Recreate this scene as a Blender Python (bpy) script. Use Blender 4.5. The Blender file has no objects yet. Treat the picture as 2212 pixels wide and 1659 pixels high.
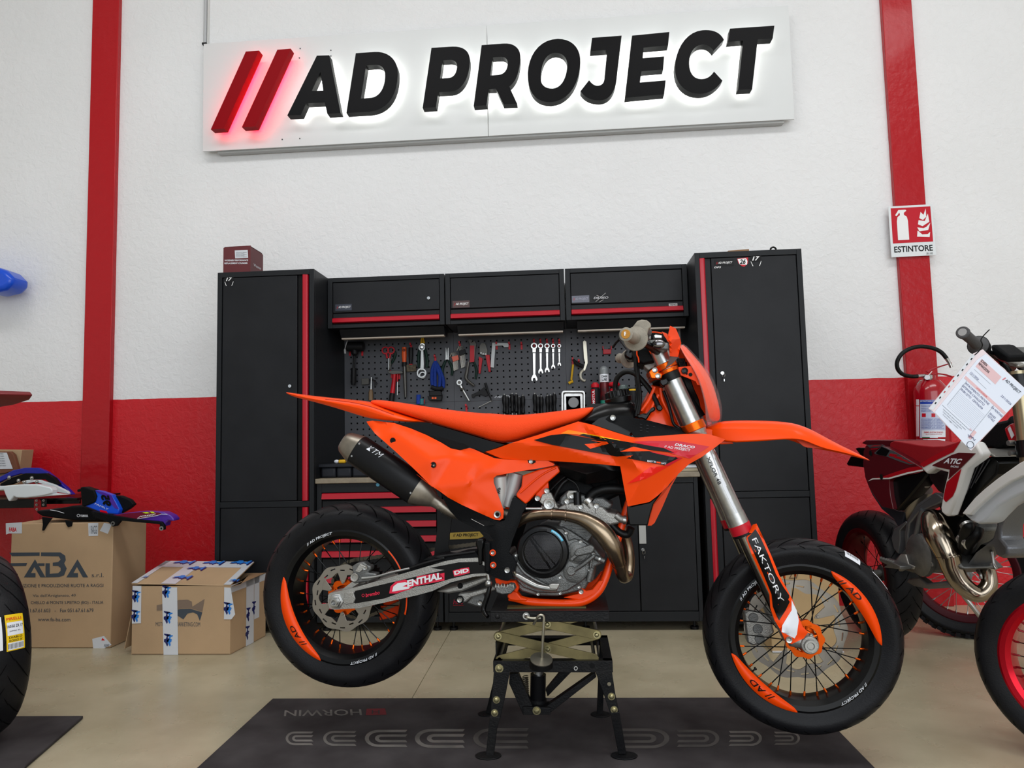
import bpy, math, random
from mathutils import Vector, Matrix, noise
random.seed(7)
SC = bpy.context.scene
COL = SC.collection
# ---------------------------------------------------------------- camera, light, exposure
F_PX, CX, CY = 1550.0, 1106.0, 829.5
_p, _y, _r = map(math.radians, (4.6214, 4.2852, -1.2975))
FW = Vector((-math.sin(_y)*math.cos(_p), math.cos(_y)*math.cos(_p), math.sin(_p)))
_rt = Vector((math.cos(_y), math.sin(_y), 0)); _up = _rt.cross(FW)
RT = _rt*math.cos(_r)+_up*math.sin(_r); UP = -_rt*math.sin(_r)+_up*math.cos(_r)
CAM = Vector((0, 0, 1.0))
cd = bpy.data.cameras.new('camera'); cam = bpy.data.objects.new('camera', cd); COL.objects.link(cam)
m = Matrix((RT, UP, -FW)).transposed().to_4x4(); m.translation = CAM
cam.matrix_world = m
cd.sensor_width = 36; cd.lens = F_PX/2212*36; cd.clip_start = .05
SC.camera = cam
SC.view_settings.view_transform = 'Standard'; SC.view_settings.look = 'None'
SC.view_settings.gamma = 1; SC.view_settings.use_curve_mapping = False
SC.view_settings.exposure = 0.0
w = bpy.data.worlds.new('sky'); SC.world = w; w.use_nodes = True
w.node_tree.nodes['Background'].inputs[0].default_value = (.85, .93, 1, 1)
w.node_tree.nodes['Background'].inputs[1].default_value = .75
def area(name, loc, rot, sx, sy, power, col=(1, 1, 1)):
    l = bpy.data.lights.new(name, 'AREA'); l.shape = 'RECTANGLE'; l.size = sx; l.size_y = sy
    l.energy = power; l.color = col
    o = bpy.data.objects.new(name, l); COL.objects.link(o); o.location = loc; o.rotation_euler = rot
    return o
area('door_daylight', (1.6, -3.3, 2.1), (math.radians(88), 0, math.radians(8)), 6.0, 3.2, 165, (.92, .96, 1))
area('ceiling_lamp', (-1.9, 1.2, 5.2), (0, 0, 0), 3.4, 1.0, 80, (.97, .98, 1))
area('ceiling_lamp', (2.1, 1.2, 5.2), (0, 0, 0), 3.4, 1.0, 80, (.97, .98, 1))

# ---------------------------------------------------------------- pixel -> place helpers
def ray(x, y): return FW*F_PX+RT*(x-CX)-UP*(y-CY)
def W(x, y, Y):
    d = ray(x, y); return CAM+d*((Y-CAM.y)/d.y)
def FL(x, y, z=0.0):
    d = ray(x, y); return CAM+d*((z-CAM.z)/d.z)
# ---------------------------------------------------------------- materials
def lin(c):
    c = c/255.0
    return c/12.92 if c <= .04045 else ((c+.055)/1.055)**2.4
MATS = {}
def M(name, rgb, rough=.5, metal=0.0, bump=0.0, bscale=200.0, coat=0.0, var=0.0, vscale=8.0, emit=0.0, alpha=1.0, spec=.5, aniso=0.0, dark=None):
    if name in MATS: return MATS[name]
    if max(rgb) < 66 and metal < .5: spec = min(spec, .22)
    elif max(rgb)-min(rgb) > 120 and metal < .5: spec = min(spec, .3)
    mt = bpy.data.materials.new(name); mt.use_nodes = True
    nt = mt.node_tree; b = nt.nodes['Principled BSDF']
    c = (lin(rgb[0]), lin(rgb[1]), lin(rgb[2]), 1)
    b.inputs['Base Color'].default_value = c
    b.inputs['Roughness'].default_value = rough; b.inputs['Metallic'].default_value = metal
    b.inputs['Coat Weight'].default_value = coat; b.inputs['Coat Roughness'].default_value = .08
    b.inputs['Specular IOR Level'].default_value = spec
    if alpha < 1: b.inputs['Alpha'].default_value = alpha
    if emit:
        b.inputs['Emission Color'].default_value = c; b.inputs['Emission Strength'].default_value = emit
    if bump or var:
        tc = nt.nodes.new('ShaderNodeTexCoord')
    if bump:
        n = nt.nodes.new('ShaderNodeTexNoise'); n.inputs['Scale'].default_value = bscale; n.inputs['Detail'].default_value = 4
        bp = nt.nodes.new('ShaderNodeBump'); bp.inputs['Strength'].default_value = bump; bp.inputs['Distance'].default_value = .01
        nt.links.new(tc.outputs['Object'], n.inputs['Vector']); nt.links.new(n.outputs['Fac'], bp.inputs['Height'])
        nt.links.new(bp.outputs['Normal'], b.inputs['Normal'])
    if var:
        n = nt.nodes.new('ShaderNodeTexNoise'); n.inputs['Scale'].default_value = vscale; n.inputs['Detail'].default_value = 6
        r = nt.nodes.new('ShaderNodeMapRange'); r.inputs[1].default_value = .3; r.inputs[2].default_value = .7
        r.inputs[3].default_value = 0; r.inputs[4].default_value = 1
        mx = nt.nodes.new('ShaderNodeMix'); mx.data_type = 'RGBA'
        d2 = dark or tuple(v*(1-var) for v in rgb)
        mx.inputs['A'].default_value = (lin(d2[0]), lin(d2[1]), lin(d2[2]), 1); mx.inputs['B'].default_value = c
        nt.links.new(tc.outputs['Object'], n.inputs['Vector']); nt.links.new(n.outputs['Fac'], r.inputs[0])
        nt.links.new(r.outputs[0], mx.inputs['Factor']); nt.links.new(mx.outputs['Result'], b.inputs['Base Color'])
    MATS[name] = mt
    return mt
# ---------------------------------------------------------------- mesh builder
class MB:
    def __init__(s): s.v = []; s.f = []
    def add(s, vs, fs):
        k = len(s.v); s.v += [Vector(p) for p in vs]; s.f += [tuple(i+k for i in f) for f in fs]; return s
    def box(s, c, d, rot=None):
        c = Vector(c); hx, hy, hz = d[0]/2, d[1]/2, d[2]/2
        vs = [Vector((x, y, z)) for x in (-hx, hx) for y in (-hy, hy) for z in (-hz, hz)]
        if rot is not None: vs = [rot @ p for p in vs]
        return s.add([p+c for p in vs], [(0, 1, 3, 2), (4, 6, 7, 5), (0, 4, 5, 1), (2, 3, 7, 6), (0, 2, 6, 4), (1, 5, 7, 3)])
    def bb(s, a, b):
        return s.box([(a[i]+b[i])/2 for i in range(3)], [abs(b[i]-a[i]) for i in range(3)])
    def prism(s, pts, off):
        """pts: 3D loop, off: extrusion vector"""
        n = len(pts); off = Vector(off); pts = [Vector(p) for p in pts]
        # orient so that faces point outwards
        nm = Vector((0, 0, 0))
        for i in range(n): nm += pts[i].cross(pts[(i+1) % n])
        if nm.dot(off) > 0: pts = pts[::-1]
        return s.add(pts+[p+off for p in pts], [tuple(range(n)), tuple(range(2*n-1, n-1, -1))]+[(i, i+n, (i+1) % n+n, (i+1) % n)for i in range(n)])
    def tube(s, pts, r, seg=12, caps=True, closed=False, flat=1.0):
        pts = [Vector(p) for p in pts]; n = len(pts)
        rs = r if isinstance(r, (list, tuple)) else [r]*n
        t0 = (pts[1]-pts[0]).normalized()
        a = Vector((0, 0, 1)) if abs(t0.z) < .9 else Vector((1, 0, 0))
        nx = t0.cross(a).normalized(); rings = []
        for i in range(n):
            if closed: t = pts[(i+1) % n]-pts[i-1]
            else: t = pts[min(i+1, n-1)]-pts[max(i-1, 0)]
            t.normalize(); nx = (nx-t*nx.dot(t))
            if nx.length < 1e-6: nx = t.cross(Vector((0, 1, 0)))
            nx.normalize(); ny = t.cross(nx)
            rings.append([pts[i]+(nx*math.cos(2*math.pi*k/seg)+ny*math.sin(2*math.pi*k/seg)*flat)*rs[i] for k in range(seg)])
        vs = [p for g in rings for p in g]; fs = []
        for i in range(n if closed else n-1):
            j = (i+1) % n
            fs += [(i*seg+k, i*seg+(k+1) % seg, j*seg+(k+1) % seg, j*seg+k) for k in range(seg)]
        if caps and not closed:
            fs += [tuple(range(seg-1, -1, -1)), tuple((n-1)*seg+k for k in range(seg))]
        return s.add(vs, fs)
    def cyl(s, a, b, r, r2=None, seg=20): return s.tube([a, b], [r, r if r2 is None else r2], seg)
    def lathe(s, prof, c, ax, seg=48, a0=0.0, a1=2*math.pi, closed=False):
        """prof: (radius, height along ax) list"""
        ax = Vector(ax).normalized(); c = Vector(c)
        e = Vector((1, 0, 0)) if abs(ax.x) < .7 else Vector((0, 0, 1))
        e = (e-ax*e.dot(ax)).normalized(); g = ax.cross(e); full = abs(a1-a0) > 6.28
        n = seg if full else seg+1; m = len(prof); vs = []
        for i in range(n):
            t = a0+(a1-a0)*i/seg
            d = e*math.cos(t)+g*math.sin(t)
            vs += [c+d*p[0]+ax*p[1] for p in prof]
        fs = []; mm = m if closed else m-1
        for i in range(n if full else n-1):
            j = (i+1) % n
            fs += [(i*m+k, j*m+k, j*m+(k+1) % m, i*m+(k+1) % m) for k in range(mm)]
        return s.add(vs, fs)
    def ball(s, c, r, seg=16, sc=(1, 1, 1)):
        n = seg//2; vs = []; c = Vector(c)
        for i in range(1, n):
            for k in range(seg):
                a = math.pi*i/n; b = 2*math.pi*k/seg
                vs.append(c+Vector((r*sc[0]*math.sin(a)*math.cos(b), r*sc[1]*math.sin(a)*math.sin(b), r*sc[2]*math.cos(a))))
        vs += [c+Vector((0, 0, r*sc[2])), c-Vector((0, 0, r*sc[2]))]; T = len(vs)-2
        fs = [(i*seg+k, (i+1)*seg+k, (i+1)*seg+(k+1) % seg, i*seg+(k+1) % seg) for i in range(n-2) for k in range(seg)]
        fs += [(T, k, (k+1) % seg) for k in range(seg)]+[(T+1, (n-2)*seg+(k+1) % seg, (n-2)*seg+k) for k in range(seg)]
        return s.add(vs, fs)
    def build(s, name, mat, parent=None, bev=0.0, seg=2, smooth=35, sub=0, solid=0.0, soff=0.0, mats=None, fm=None):
        org = Vector(parent['_o']) if parent is not None and '_o' in parent else Vector((0, 0, 0))
        me = bpy.data.meshes.new(name); me.from_pydata([tuple(p-org) for p in s.v], [], s.f)
        for q in (mats or [mat]): me.materials.append(q)
        if fm: me.polygons.foreach_set('material_index', fm)
        o = bpy.data.objects.new(name, me); COL.objects.link(o)
        if parent is not None: o.parent = parent; o['_o'] = tuple(org)
        if smooth:
            me.polygons.foreach_set('use_smooth', [True]*len(me.polygons)); me.set_sharp_from_angle(angle=math.radians(smooth))
        if solid:
            q = o.modifiers.new('thickness', 'SOLIDIFY'); q.thickness = solid; q.offset = soff
        if bev:
            q = o.modifiers.new('bevel', 'BEVEL'); q.width = bev; q.segments = seg; q.limit_method = 'ANGLE'; q.angle_limit = math.radians(40); q.harden_normals = False
        if sub:
            q = o.modifiers.new('smooth', 'SUBSURF'); q.levels = sub; q.render_levels = sub
        me.update(); return o
def tag(o, label=None, cat=None, group=None, kind=None):
    for k, v in (('label', label), ('category', cat), ('group', group), ('kind', kind)):
        if v: o[k] = v
    return o
def thing(name, label, cat, loc=(0, 0, 0), group=None, rz=0.0, local=False):
    o = bpy.data.objects.new(name, None); COL.objects.link(o); o.location = loc; o.rotation_euler = (0, 0, rz); o.empty_display_size = .05
    o['_o'] = (0.0, 0.0, 0.0) if local else tuple(loc)
    return tag(o, label, cat, group)
def sub(name, parent):
    o = bpy.data.objects.new(name, None); COL.objects.link(o); o.parent = parent; o['_o'] = tuple(parent['_o']); o.empty_display_size = .02
    return o
def copy_tree(o, parent=None):
    c = o.copy(); COL.objects.link(c)
    if parent is not None: c.parent = parent
    for ch in [k for k in SRC_CH.get(o.name, [])]: copy_tree(ch, c)
    return c
SRC_CH = {}
def reg(o):
    for k in list(COL.objects):
        if k.parent is not None and k.parent.name == o.name: SRC_CH.setdefault(o.name, []).append(k); reg(k)
def catmull(pts, n=8, closed=False):
    pts = [Vector(p) for p in pts]; out = []; L = len(pts)
    for i in range(L if closed else L-1):
        if closed: p0, p1, p2, p3 = pts[i-1], pts[i], pts[(i+1) % L], pts[(i+2) % L]
        else: p0, p1, p2, p3 = pts[max(i-1, 0)], pts[i], pts[i+1], pts[min(i+2, L-1)]
        for k in range(n):
            t = k/n
            out.append(.5*((2*p1)+(p2-p0)*t+(2*p0-5*p1+4*p2-p3)*t*t+(3*p1-p0-3*p2+p3)*t**3))
    if not closed: out.append(pts[-1])
    return out
def bez(path, n=9):
    """2D path: points, or (c1, c2, end) cubic triples"""
    out = []
    for q in path:
        if isinstance(q[0], tuple):
            p0 = out[-1]; c1, c2, p3 = q
            for k in range(1, n+1):
                t = k/n; u = 1-t
                out.append(tuple(u**3*p0[i]+3*u*u*t*c1[i]+3*u*t*t*c2[i]+t**3*p3[i] for i in (0, 1)))
        else: out.append(q)
    return out
_TC = {}
def text_pts(s, shear=0.0, offset=0.0, res=3):
    k = (s, shear, offset)
    if k in _TC: return _TC[k]
    cu = bpy.data.curves.new('t', 'FONT'); cu.body = s; cu.size = 1; cu.shear = shear; cu.offset = offset; cu.resolution_u = res
    o = bpy.data.objects.new('t', cu); COL.objects.link(o)
    dg = bpy.context.evaluated_depsgraph_get(); dg.update()
    me = bpy.data.meshes.new_from_object(o.evaluated_get(dg))
    vs = [(v.co.x, v.co.y) for v in me.vertices]; fs = [tuple(p.vertices) for p in me.polygons]
    bpy.data.objects.remove(o); bpy.data.curves.remove(cu); bpy.data.meshes.remove(me)
    x0 = min(v[0] for v in vs); x1 = max(v[0] for v in vs); y0 = min(v[1] for v in vs); y1 = max(v[1] for v in vs)
    r = ([((v[0]-x0)/(x1-x0), (v[1]-y0)/(y1-y0)) for v in vs], fs, (x1-x0)/(y1-y0)); _TC[k] = r
    return r
def lettering(s, fn, mat, parent, name='lettering', shear=0.0, offset=0.0, label=None):
    """fn maps (u 0..1 across, v 0..1 up) to a place"""
    vs, fs, asp = text_pts(s, shear, offset)
    mb = MB(); mb.add([fn(u, v) for u, v in vs], fs)
    o = mb.build(name, mat, parent, smooth=0)
    if label: o['label'] = label
    return o
def quad(bl, br, tl, lift=(0, 0, 0)):
    bl, br, tl, lift = Vector(bl), Vector(br), Vector(tl), Vector(lift)
    return lambda u, v: bl+(br-bl)*u+(tl-bl)*v+lift
def text_box(s, c, w, h, mat, parent, xd=(1, 0, 0), zd=(0, 0, 1), **k):
    c, xd, zd = Vector(c), Vector(xd), Vector(zd)
    return lettering(s, lambda u, v: c+xd*(u-.5)*w+zd*(v-.5)*h, mat, parent, **k)
# ================================================================= ROOM
YW = 4.43
def wall_mat():
    mt = bpy.data.materials.new('painted_plaster'); mt.use_nodes = True; nt = mt.node_tree; b = nt.nodes['Principled BSDF']
    N = nt.nodes.new; L = nt.links.new
    tc = N('ShaderNodeTexCoord'); sp = N('ShaderNodeSeparateXYZ'); L(tc.outputs['Object'], sp.inputs[0])
    gt = N('ShaderNodeMath'); gt.operation = 'GREATER_THAN'
    nz = N('ShaderNodeTexNoise'); nz.inputs['Scale'].default_value = 9; L(tc.outputs['Object'], nz.inputs['Vector'])
    ad = N('ShaderNodeMath'); ad.operation = 'MULTIPLY_ADD'; ad.inputs[1].default_value = .008; L(nz.outputs['Fac'], ad.inputs[0]); L(sp.outputs['Z'], ad.inputs[2])
    L(ad.outputs[0], gt.inputs[0]); gt.inputs[1].default_value = 1.335
    n2 = N('ShaderNodeTexNoise'); n2.inputs['Scale'].default_value = 1.6; n2.inputs['Detail'].default_value = 7; L(tc.outputs['Object'], n2.inputs['Vector'])
    def pair(a, c):
        mx = N('ShaderNodeMix'); mx.data_type = 'RGBA'
        mx.inputs['A'].default_value = (*[lin(v) for v in a], 1); mx.inputs['B'].default_value = (*[lin(v) for v in c], 1)
        L(n2.outputs['Fac'], mx.inputs['Factor']); return mx
    red = pair((188, 8, 22), (208, 14, 32)); wh = pair((222, 222, 222), (236, 236, 237))
    mx = N('ShaderNodeMix'); mx.data_type = 'RGBA'; L(gt.outputs[0], mx.inputs['Factor']); L(red.outputs['Result'], mx.inputs['A']); L(wh.outputs['Result'], mx.inputs['B'])
    L(mx.outputs['Result'], b.inputs['Base Color'])
    ro = N('ShaderNodeMapRange'); ro.inputs[3].default_value = .38; ro.inputs[4].default_value = .75; L(gt.outputs[0], ro.inputs[0]); L(ro.outputs[0], b.inputs['Roughness'])
    n3 = N('ShaderNodeTexNoise'); n3.inputs['Scale'].default_value = 26; n3.inputs['Detail'].default_value = 8; n3.inputs['Roughness'].default_value = .62; n3.inputs['Distortion'].default_value = .6
    L(tc.outputs['Object'], n3.inputs['Vector'])
    vo = N('ShaderNodeTexVoronoi'); vo.inputs['Scale'].default_value = 14; vo.distance = 'MINKOWSKI'; L(n3.outputs['Color'], vo.inputs['Vector'])
    bp = N('ShaderNodeBump'); bp.inputs['Strength'].default_value = .55; bp.inputs['Distance'].default_value = .012
    L(n3.outputs['Fac'], bp.inputs['Height']); L(bp.outputs['Normal'], b.inputs['Normal'])
    return mt
WM = wall_mat()
st = lambda mb, n, mt, **k: tag(mb.build(n, mt, **k), kind='structure')
WHITE = M('white_plaster', (228, 226, 220), .8)
st(MB().bb((-6.2, YW, 0), (6.2, YW+.2, 5.4)), 'wall_back', WM, smooth=0)
st(MB().bb((-6.4, -4, 0), (-6.2, YW+.2, 5.4)), 'wall_left', WHITE, smooth=0)
st(MB().bb((6.2, -4, 0), (6.4, YW+.2, 5.4)), 'wall_right', WHITE, smooth=0)
st(MB().bb((-6.4, -4, 5.4), (6.4, YW+.2, 5.6)), 'ceiling', WHITE, smooth=0)
def floor_mat():
    mt = bpy.data.materials.new('resin_floor'); mt.use_nodes = True; nt = mt.node_tree; b = nt.nodes['Principled BSDF']
    N = nt.nodes.new; L = nt.links.new; tc = N('ShaderNodeTexCoord')
    n = N('ShaderNodeTexNoise'); n.inputs['Scale'].default_value = 1.7; n.inputs['Detail'].default_value = 9; n.inputs['Roughness'].default_value = .6; L(tc.outputs['Object'], n.inputs['Vector'])
    cr = N('ShaderNodeValToRGB'); cr.color_ramp.elements[0].position = .32; cr.color_ramp.elements[1].position = .7
    cr.color_ramp.elements[0].color = (*[lin(v) for v in (156, 146, 120)], 1); cr.color_ramp.elements[1].color = (*[lin(v) for v in (192, 182, 156)], 1)
    L(n.outputs['Fac'], cr.inputs[0]); L(cr.outputs[0], b.inputs['Base Color'])
    n2 = N('ShaderNodeTexNoise'); n2.inputs['Scale'].default_value = 5; n2.inputs['Detail'].default_value = 8; L(tc.outputs['Object'], n2.inputs['Vector'])
    r = N('ShaderNodeMapRange'); r.inputs[3].default_value = .16; r.inputs[4].default_value = .42; L(n2.outputs['Fac'], r.inputs[0]); L(r.outputs[0], b.inputs['Roughness'])
    bp = N('ShaderNodeBump'); bp.inputs['Strength'].default_value = .08; bp.inputs['Distance'].default_value = .01; L(n2.outputs['Fac'], bp.inputs['Height']); L(bp.outputs['Normal'], b.inputs['Normal'])
    return mt
# floor laid as two pours with an open joint between them
jx = lambda y: -.652+(y-3.92)*-.011
FM = floor_mat()
def slab(a, c): return MB().prism([(a(-4), -4, 0), (c(-4), -4, 0), (c(YW+.2), YW+.2, 0), (a(YW+.2), YW+.2, 0)], (0, 0, -.1))
fl = slab(lambda y: -6.4, lambda y: jx(y)-.0015); b2 = slab(lambda y: jx(y)+.0015, lambda y: 6.4); fl.add(b2.v, b2.f)
fl.bb((jx(4)-.02, -4, -.1), (jx(4)+.03, YW, -.006))
st(fl, 'floor', FM, smooth=0)
PR = M('pilaster_red', (172, 8, 22), .34, bump=.5, bscale=22, coat=.15)
for i, (xa, xb) in enumerate(((W(190, 430, YW-.03).x, W(248, 430, YW-.03).x), (W(1932, 420, YW-.03).x, W(1998, 420, YW-.03).x))):
    st(MB().bb((xa, YW-.035, 0), (xb, YW+.01, 5.4)), 'trim_%d' % (i+1), PR, bev=.004)
GREY = M('grey_pvc', (176, 178, 180), .45)
cdt = thing('cable_conduit', 'thin light grey vertical cable conduit running down to the sign\'s top left corner', 'conduit', W(443, 95, YW-.02))
a = W(443, 96, YW-.02)
MB().cyl(a, (a.x, a.y, 5.4), .011, seg=12).build('pipe', GREY, cdt)
MB().bb((a.x+.014, a.y, a.z), (a.x+.02, a.y+.02, 5.4)).build('edge_strip', M('pvc_white', (215, 215, 212), .5), cdt)
MB().box((a.x, a.y, a.z+.0), (.03, .03, .012)).build('end_cap', M('black_plastic', (22, 22, 24), .4), cdt)

# ================================================================= SIGN
SY = 4.36
sign = thing('wall_sign', 'long white wall sign with backlit black capitals and two red slashes', 'sign', (W(1078, 290, SY)))
pw = M('sign_panel_white', (212, 214, 214), .42)
for q in (((440, 95), (1051, 54.5), (1054, 293.5), (438, 327)), ((1052.2, 54.4), (1703, 12), (1716, 257), (1055.2, 293.4))):
    MB().prism([W(x, y, SY) for x, y in q], (0, .012, 0)).build('panel', pw, sign, smooth=0)
MB().bb(W(470, 300, SY+.015), W(1690, 285, SY+.06)+Vector((0, 0, .04))).build('mounting_rail', M('alu_rail', (180, 180, 178), .5, .6), sign, smooth=0)
Z1 = lambda x, y: (420+x/3.3515, y/3.3515)
Z2 = lambda x, y: (1040+x/3.16, y/3.16)
LB = M('sign_letter_black', (7, 7, 9), .4, spec=.1); LR = M('sign_letter_red', (140, 0, 12), .5, spec=.1)
LEDW = M('led_white', (255, 255, 250), .5, emit=7); LEDR = M('led_red', (255, 10, 50), .5, emit=20)
ACR = M('clear_acrylic_edge', (150, 154, 158), .3)
def tri2d(outer, holes):
    from mathutils.geometry import tessellate_polygon
    loops = [outer]+holes
    tr = tessellate_polygon([[Vector((x, y, 0)) for x, y in l] for l in loops]); return [p for l in loops for p in l], tr
def shape(outer, holes, fn0, fn1):
    """solid between fn0(p) and fn1(p), with holes"""
    pts, tr = tri2d(outer, holes); n = len(pts); mb = MB()
    vs = [fn0(p) for p in pts]+[fn1(p) for p in pts]; fs = [tuple(t) for t in tr]+[tuple(i+n for i in reversed(t)) for t in tr]
    k = 0
    for l in [outer]+holes:
        m_ = len(l)
        fs += [(k+i, k+(i+1) % m_, k+(i+1) % m_+n, k+i+n) for i in range(m_)]; k += m_
    mb.add(vs, fs); fix(mb); return mb
def fix(mb):
    import bmesh
    bm = bmesh.new(); vv = [bm.verts.new(p) for p in mb.v]
    for f in mb.f:
        try: bm.faces.new([vv[i] for i in f])
        except ValueError: pass
    bmesh.ops.recalc_face_normals(bm, faces=bm.faces); bm.verts.index_update()
    mb.f = [tuple(v.index for v in f.verts) for f in bm.faces]; bm.free()
YL = 4.262
def inset2(l, d):
    n = len(l); ar = sum(l[i][0]*l[(i+1) % n][1]-l[(i+1) % n][0]*l[i][1] for i in range(n)); sg = 1 if ar > 0 else -1; out = []
    for i in range(n):
        a, b, c = Vector(l[i-1]), Vector(l[i]), Vector(l[(i+1) % n])
        e1 = (b-a); e2 = (c-b)
        if e1.length < 1e-6 or e2.length < 1e-6: out.append(tuple(b)); continue
        n1 = Vector((-e1.y, e1.x)).normalized(); n2 = Vector((-e2.y, e2.x)).normalized(); h = (n1+n2)
        h = h/max(.35, h.length_squared/2) if h.length > 1e-6 else n1
        out.append(tuple(b+h*d*sg))
    return out
def letter(Z, outer, holes=(), red=False):
    o = [Z(*p) for p in bez(outer)]; hs = [[Z(*p) for p in bez(h)] for h in holes]
    mb = shape(o, hs, lambda p: W(*p, YL), lambda p: W(*p, YL)+Vector((0, .058, 0)))
    ob = mb.build('slash' if red else 'letter', LR if red else LB, sign, smooth=50)
    io = inset2(o, 5.0); ih = [inset2(h, -5.0) for h in hs]
    q = shape(io, ih, lambda p: W(*p, YL)+Vector((0, .0585, 0)), lambda p: W(*p, YL)+Vector((0, .066, 0)))
    q.build('led_strip', LEDR if red else LEDW, ob, smooth=0)
letter(Z1, [(372, 373), (468, 366), (213, 931), (118, 937)], red=True)
letter(Z1, [(600, 360), (697, 352), (440, 915), (343, 921)], red=True)
letter(Z1, [(886, 403), (976, 400), (1058, 818), (962, 824), (943, 742), (808, 748), (770, 832), (672, 836)], [[(912, 520), (932, 655), (850, 658)]])
letter(Z1, [(1168, 385), (1300, 376), ((1400, 368), (1478, 430), (1472, 540)), ((1468, 690), (1400, 795), (1270, 808)), (1100, 818)],
       [[(1243, 474), (1310, 469), ((1360, 468), (1384, 500), (1380, 565)), ((1375, 640), (1340, 700), (1280, 708)), (1205, 713)]])
letter(Z1, [(1716, 346), (1870, 337), ((1950, 335), (1998, 370), (1994, 450)), ((1990, 560), (1940, 655), (1860, 662)), (1765, 668), (1748, 776), (1652, 781)],
       [[(1797, 437), (1845, 434), ((1885, 432), (1905, 450), (1900, 490)), ((1895, 530), (1880, 562), (1835, 565)), (1778, 568)]])
letter(Z2, [(1, 308), (150, 297), ((225, 292), (270, 330), (265, 400)), ((262, 490), (235, 560), (190, 590)), (243, 707), (150, 711), (98, 605), (50, 607), (35, 718), (-53, 723)],
       [[(77, 391), (125, 388), ((165, 385), (182, 405), (178, 440)), ((175, 480), (155, 508), (115, 511)), (60, 515)]])
letter(Z2, [(316, 500), ((322, 370), (400, 268), (520, 265)), ((620, 264), (680, 330), (675, 430)), ((668, 580), (590, 690), (475, 697)), ((370, 700), (312, 620), (316, 500))][:-1]+[((370, 700), (314, 630), (316.2, 505))],
       [[(405, 515), ((410, 430), (440, 362), (505, 360)), ((560, 360), (590, 400), (585, 455)), ((578, 540), (545, 600), (485, 605)), ((425, 605), (400, 570), (405, 518))]])
letter(Z2, [(755, 258), (957, 243), (922, 545), ((910, 640), (865, 685), (805, 685)), ((745, 685), (705, 665), (676, 622)), (735, 548), ((755, 575), (775, 587), (795, 585)), ((820, 583), (835, 570), (839, 540)), (858, 341), (743, 371 - 22)])
letter(Z2, [(1028, 243), (1283, 218), (1274, 310), (1107, 325), (1101, 397), (1247, 385), (1240, 474), (1092, 487), (1082, 563), (1257, 549), (1247, 643), (980, 668)])
letter(Z2, [(1655, 272), (1585, 347), ((1560, 310), (1530, 300), (1500, 305)), ((1440, 315), (1416, 380), (1418, 440)), ((1420, 500), (1450, 540), (1500, 540)), ((1540, 540), (1568, 520), (1587, 488)), (1645, 550),
            ((1610, 600), (1560, 640), (1490, 640)), ((1390, 640), (1320, 570), (1321, 460)), ((1325, 330), (1400, 215), (1510, 206)), ((1580, 200), (1630, 220), (1655, 271))])
letter(Z2, [(1697, 195), (2000, 175), (1988, 262), (1886, 269), (1848, 608), (1752, 613), (1786, 277), (1683, 286)])
for x, y in ((766, 352), (760, 420), (988, 365), (988, 406), (636, 1010), (763, 1003)):
    p = W(*Z1(x, y), SY); MB().cyl(p+Vector((0, -.002, 0)), p+Vector((0, .001, 0)), .0045, seg=10).build('screw', M('dark_screw', (70, 70, 72), .4, .5), sign)
for x, y in ((912, 245), ):
    p = W(*Z1(x, y), YW); 
# fire extinguisher sign
es = thing('fire_sign', 'square red and white fire extinguisher sign reading ESTINTORE on the right pilaster', 'sign', W(1970, 555, YW-.06))
Ys = YW-.05
q = [(1919, 446), (2014, 441), (2023, 551), (1926, 556)]
WS = M('sign_white', (222, 226, 228), .3); RS = M('sign_red', (190, 22, 40), .35); BK = M('print_black', (20, 20, 22), .6); WP = M('print_white', (235, 235, 235), .5)
MB().prism([W(x, y, Ys) for x, y in q], (0, .006, 0)).build('plate', WS, es, bev=.001)
bi = lambda u, v, Y: W(q[3][0]*(1-u)*(1-v)+q[2][0]*u*(1-v)+q[1][0]*u*v+q[0][0]*(1-u)*v, q[3][1]*(1-u)*(1-v)+q[2][1]*u*(1-v)+q[1][1]*u*v+q[0][1]*(1-u)*v, Y)
def sgn(pts, mt, d, name='pictogram'):
    o_, tr = tri2d([p for p in pts], []); mb = MB(); mb.add([bi(u, v, Ys-d) for u, v in o_], tr); return mb.build(name, mt, es, smooth=0)
sgn([(.05, .27), (.95, .27), (.95, .96), (.05, .96)], RS, .0008, 'red_field')
sgn([(.17, .33), (.42, .33), (.42, .70), (.40, .78), (.34, .82), (.34, .86), (.40, .90), (.38, .92), (.22, .92), (.14, .82), (.17, .80), (.24, .87), (.25, .82), (.19, .78), (.17, .70)], WP, .0016)
sgn([(.60, .38), (.88, .36), (.90, .46), (.84, .42), (.72, .42), (.62, .50)], WP, .0016)
sgn([(.62, .56), (.66, .48), (.86, .50), (.92, .64), (.82, .56), (.76, .54)], WP, .0016)
sgn([(.66, .70), (.64, .62), (.74, .58), (.90, .66), (.88, .82), (.80, .68)], WP, .0016)
sgn([(.72, .86), (.68, .74), (.76, .70), (.84, .76), (.84, .92), (.78, .80)], WP, .0016)
lettering('ESTINTORE', lambda u, v: bi(.07+.86*u, .09+.12*v, Ys-.001), BK, es, offset=.02)
lettering('SR1105', lambda u, v: bi(.78+.14*u, .02+.04*v, Ys-.001), BK, es)

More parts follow.
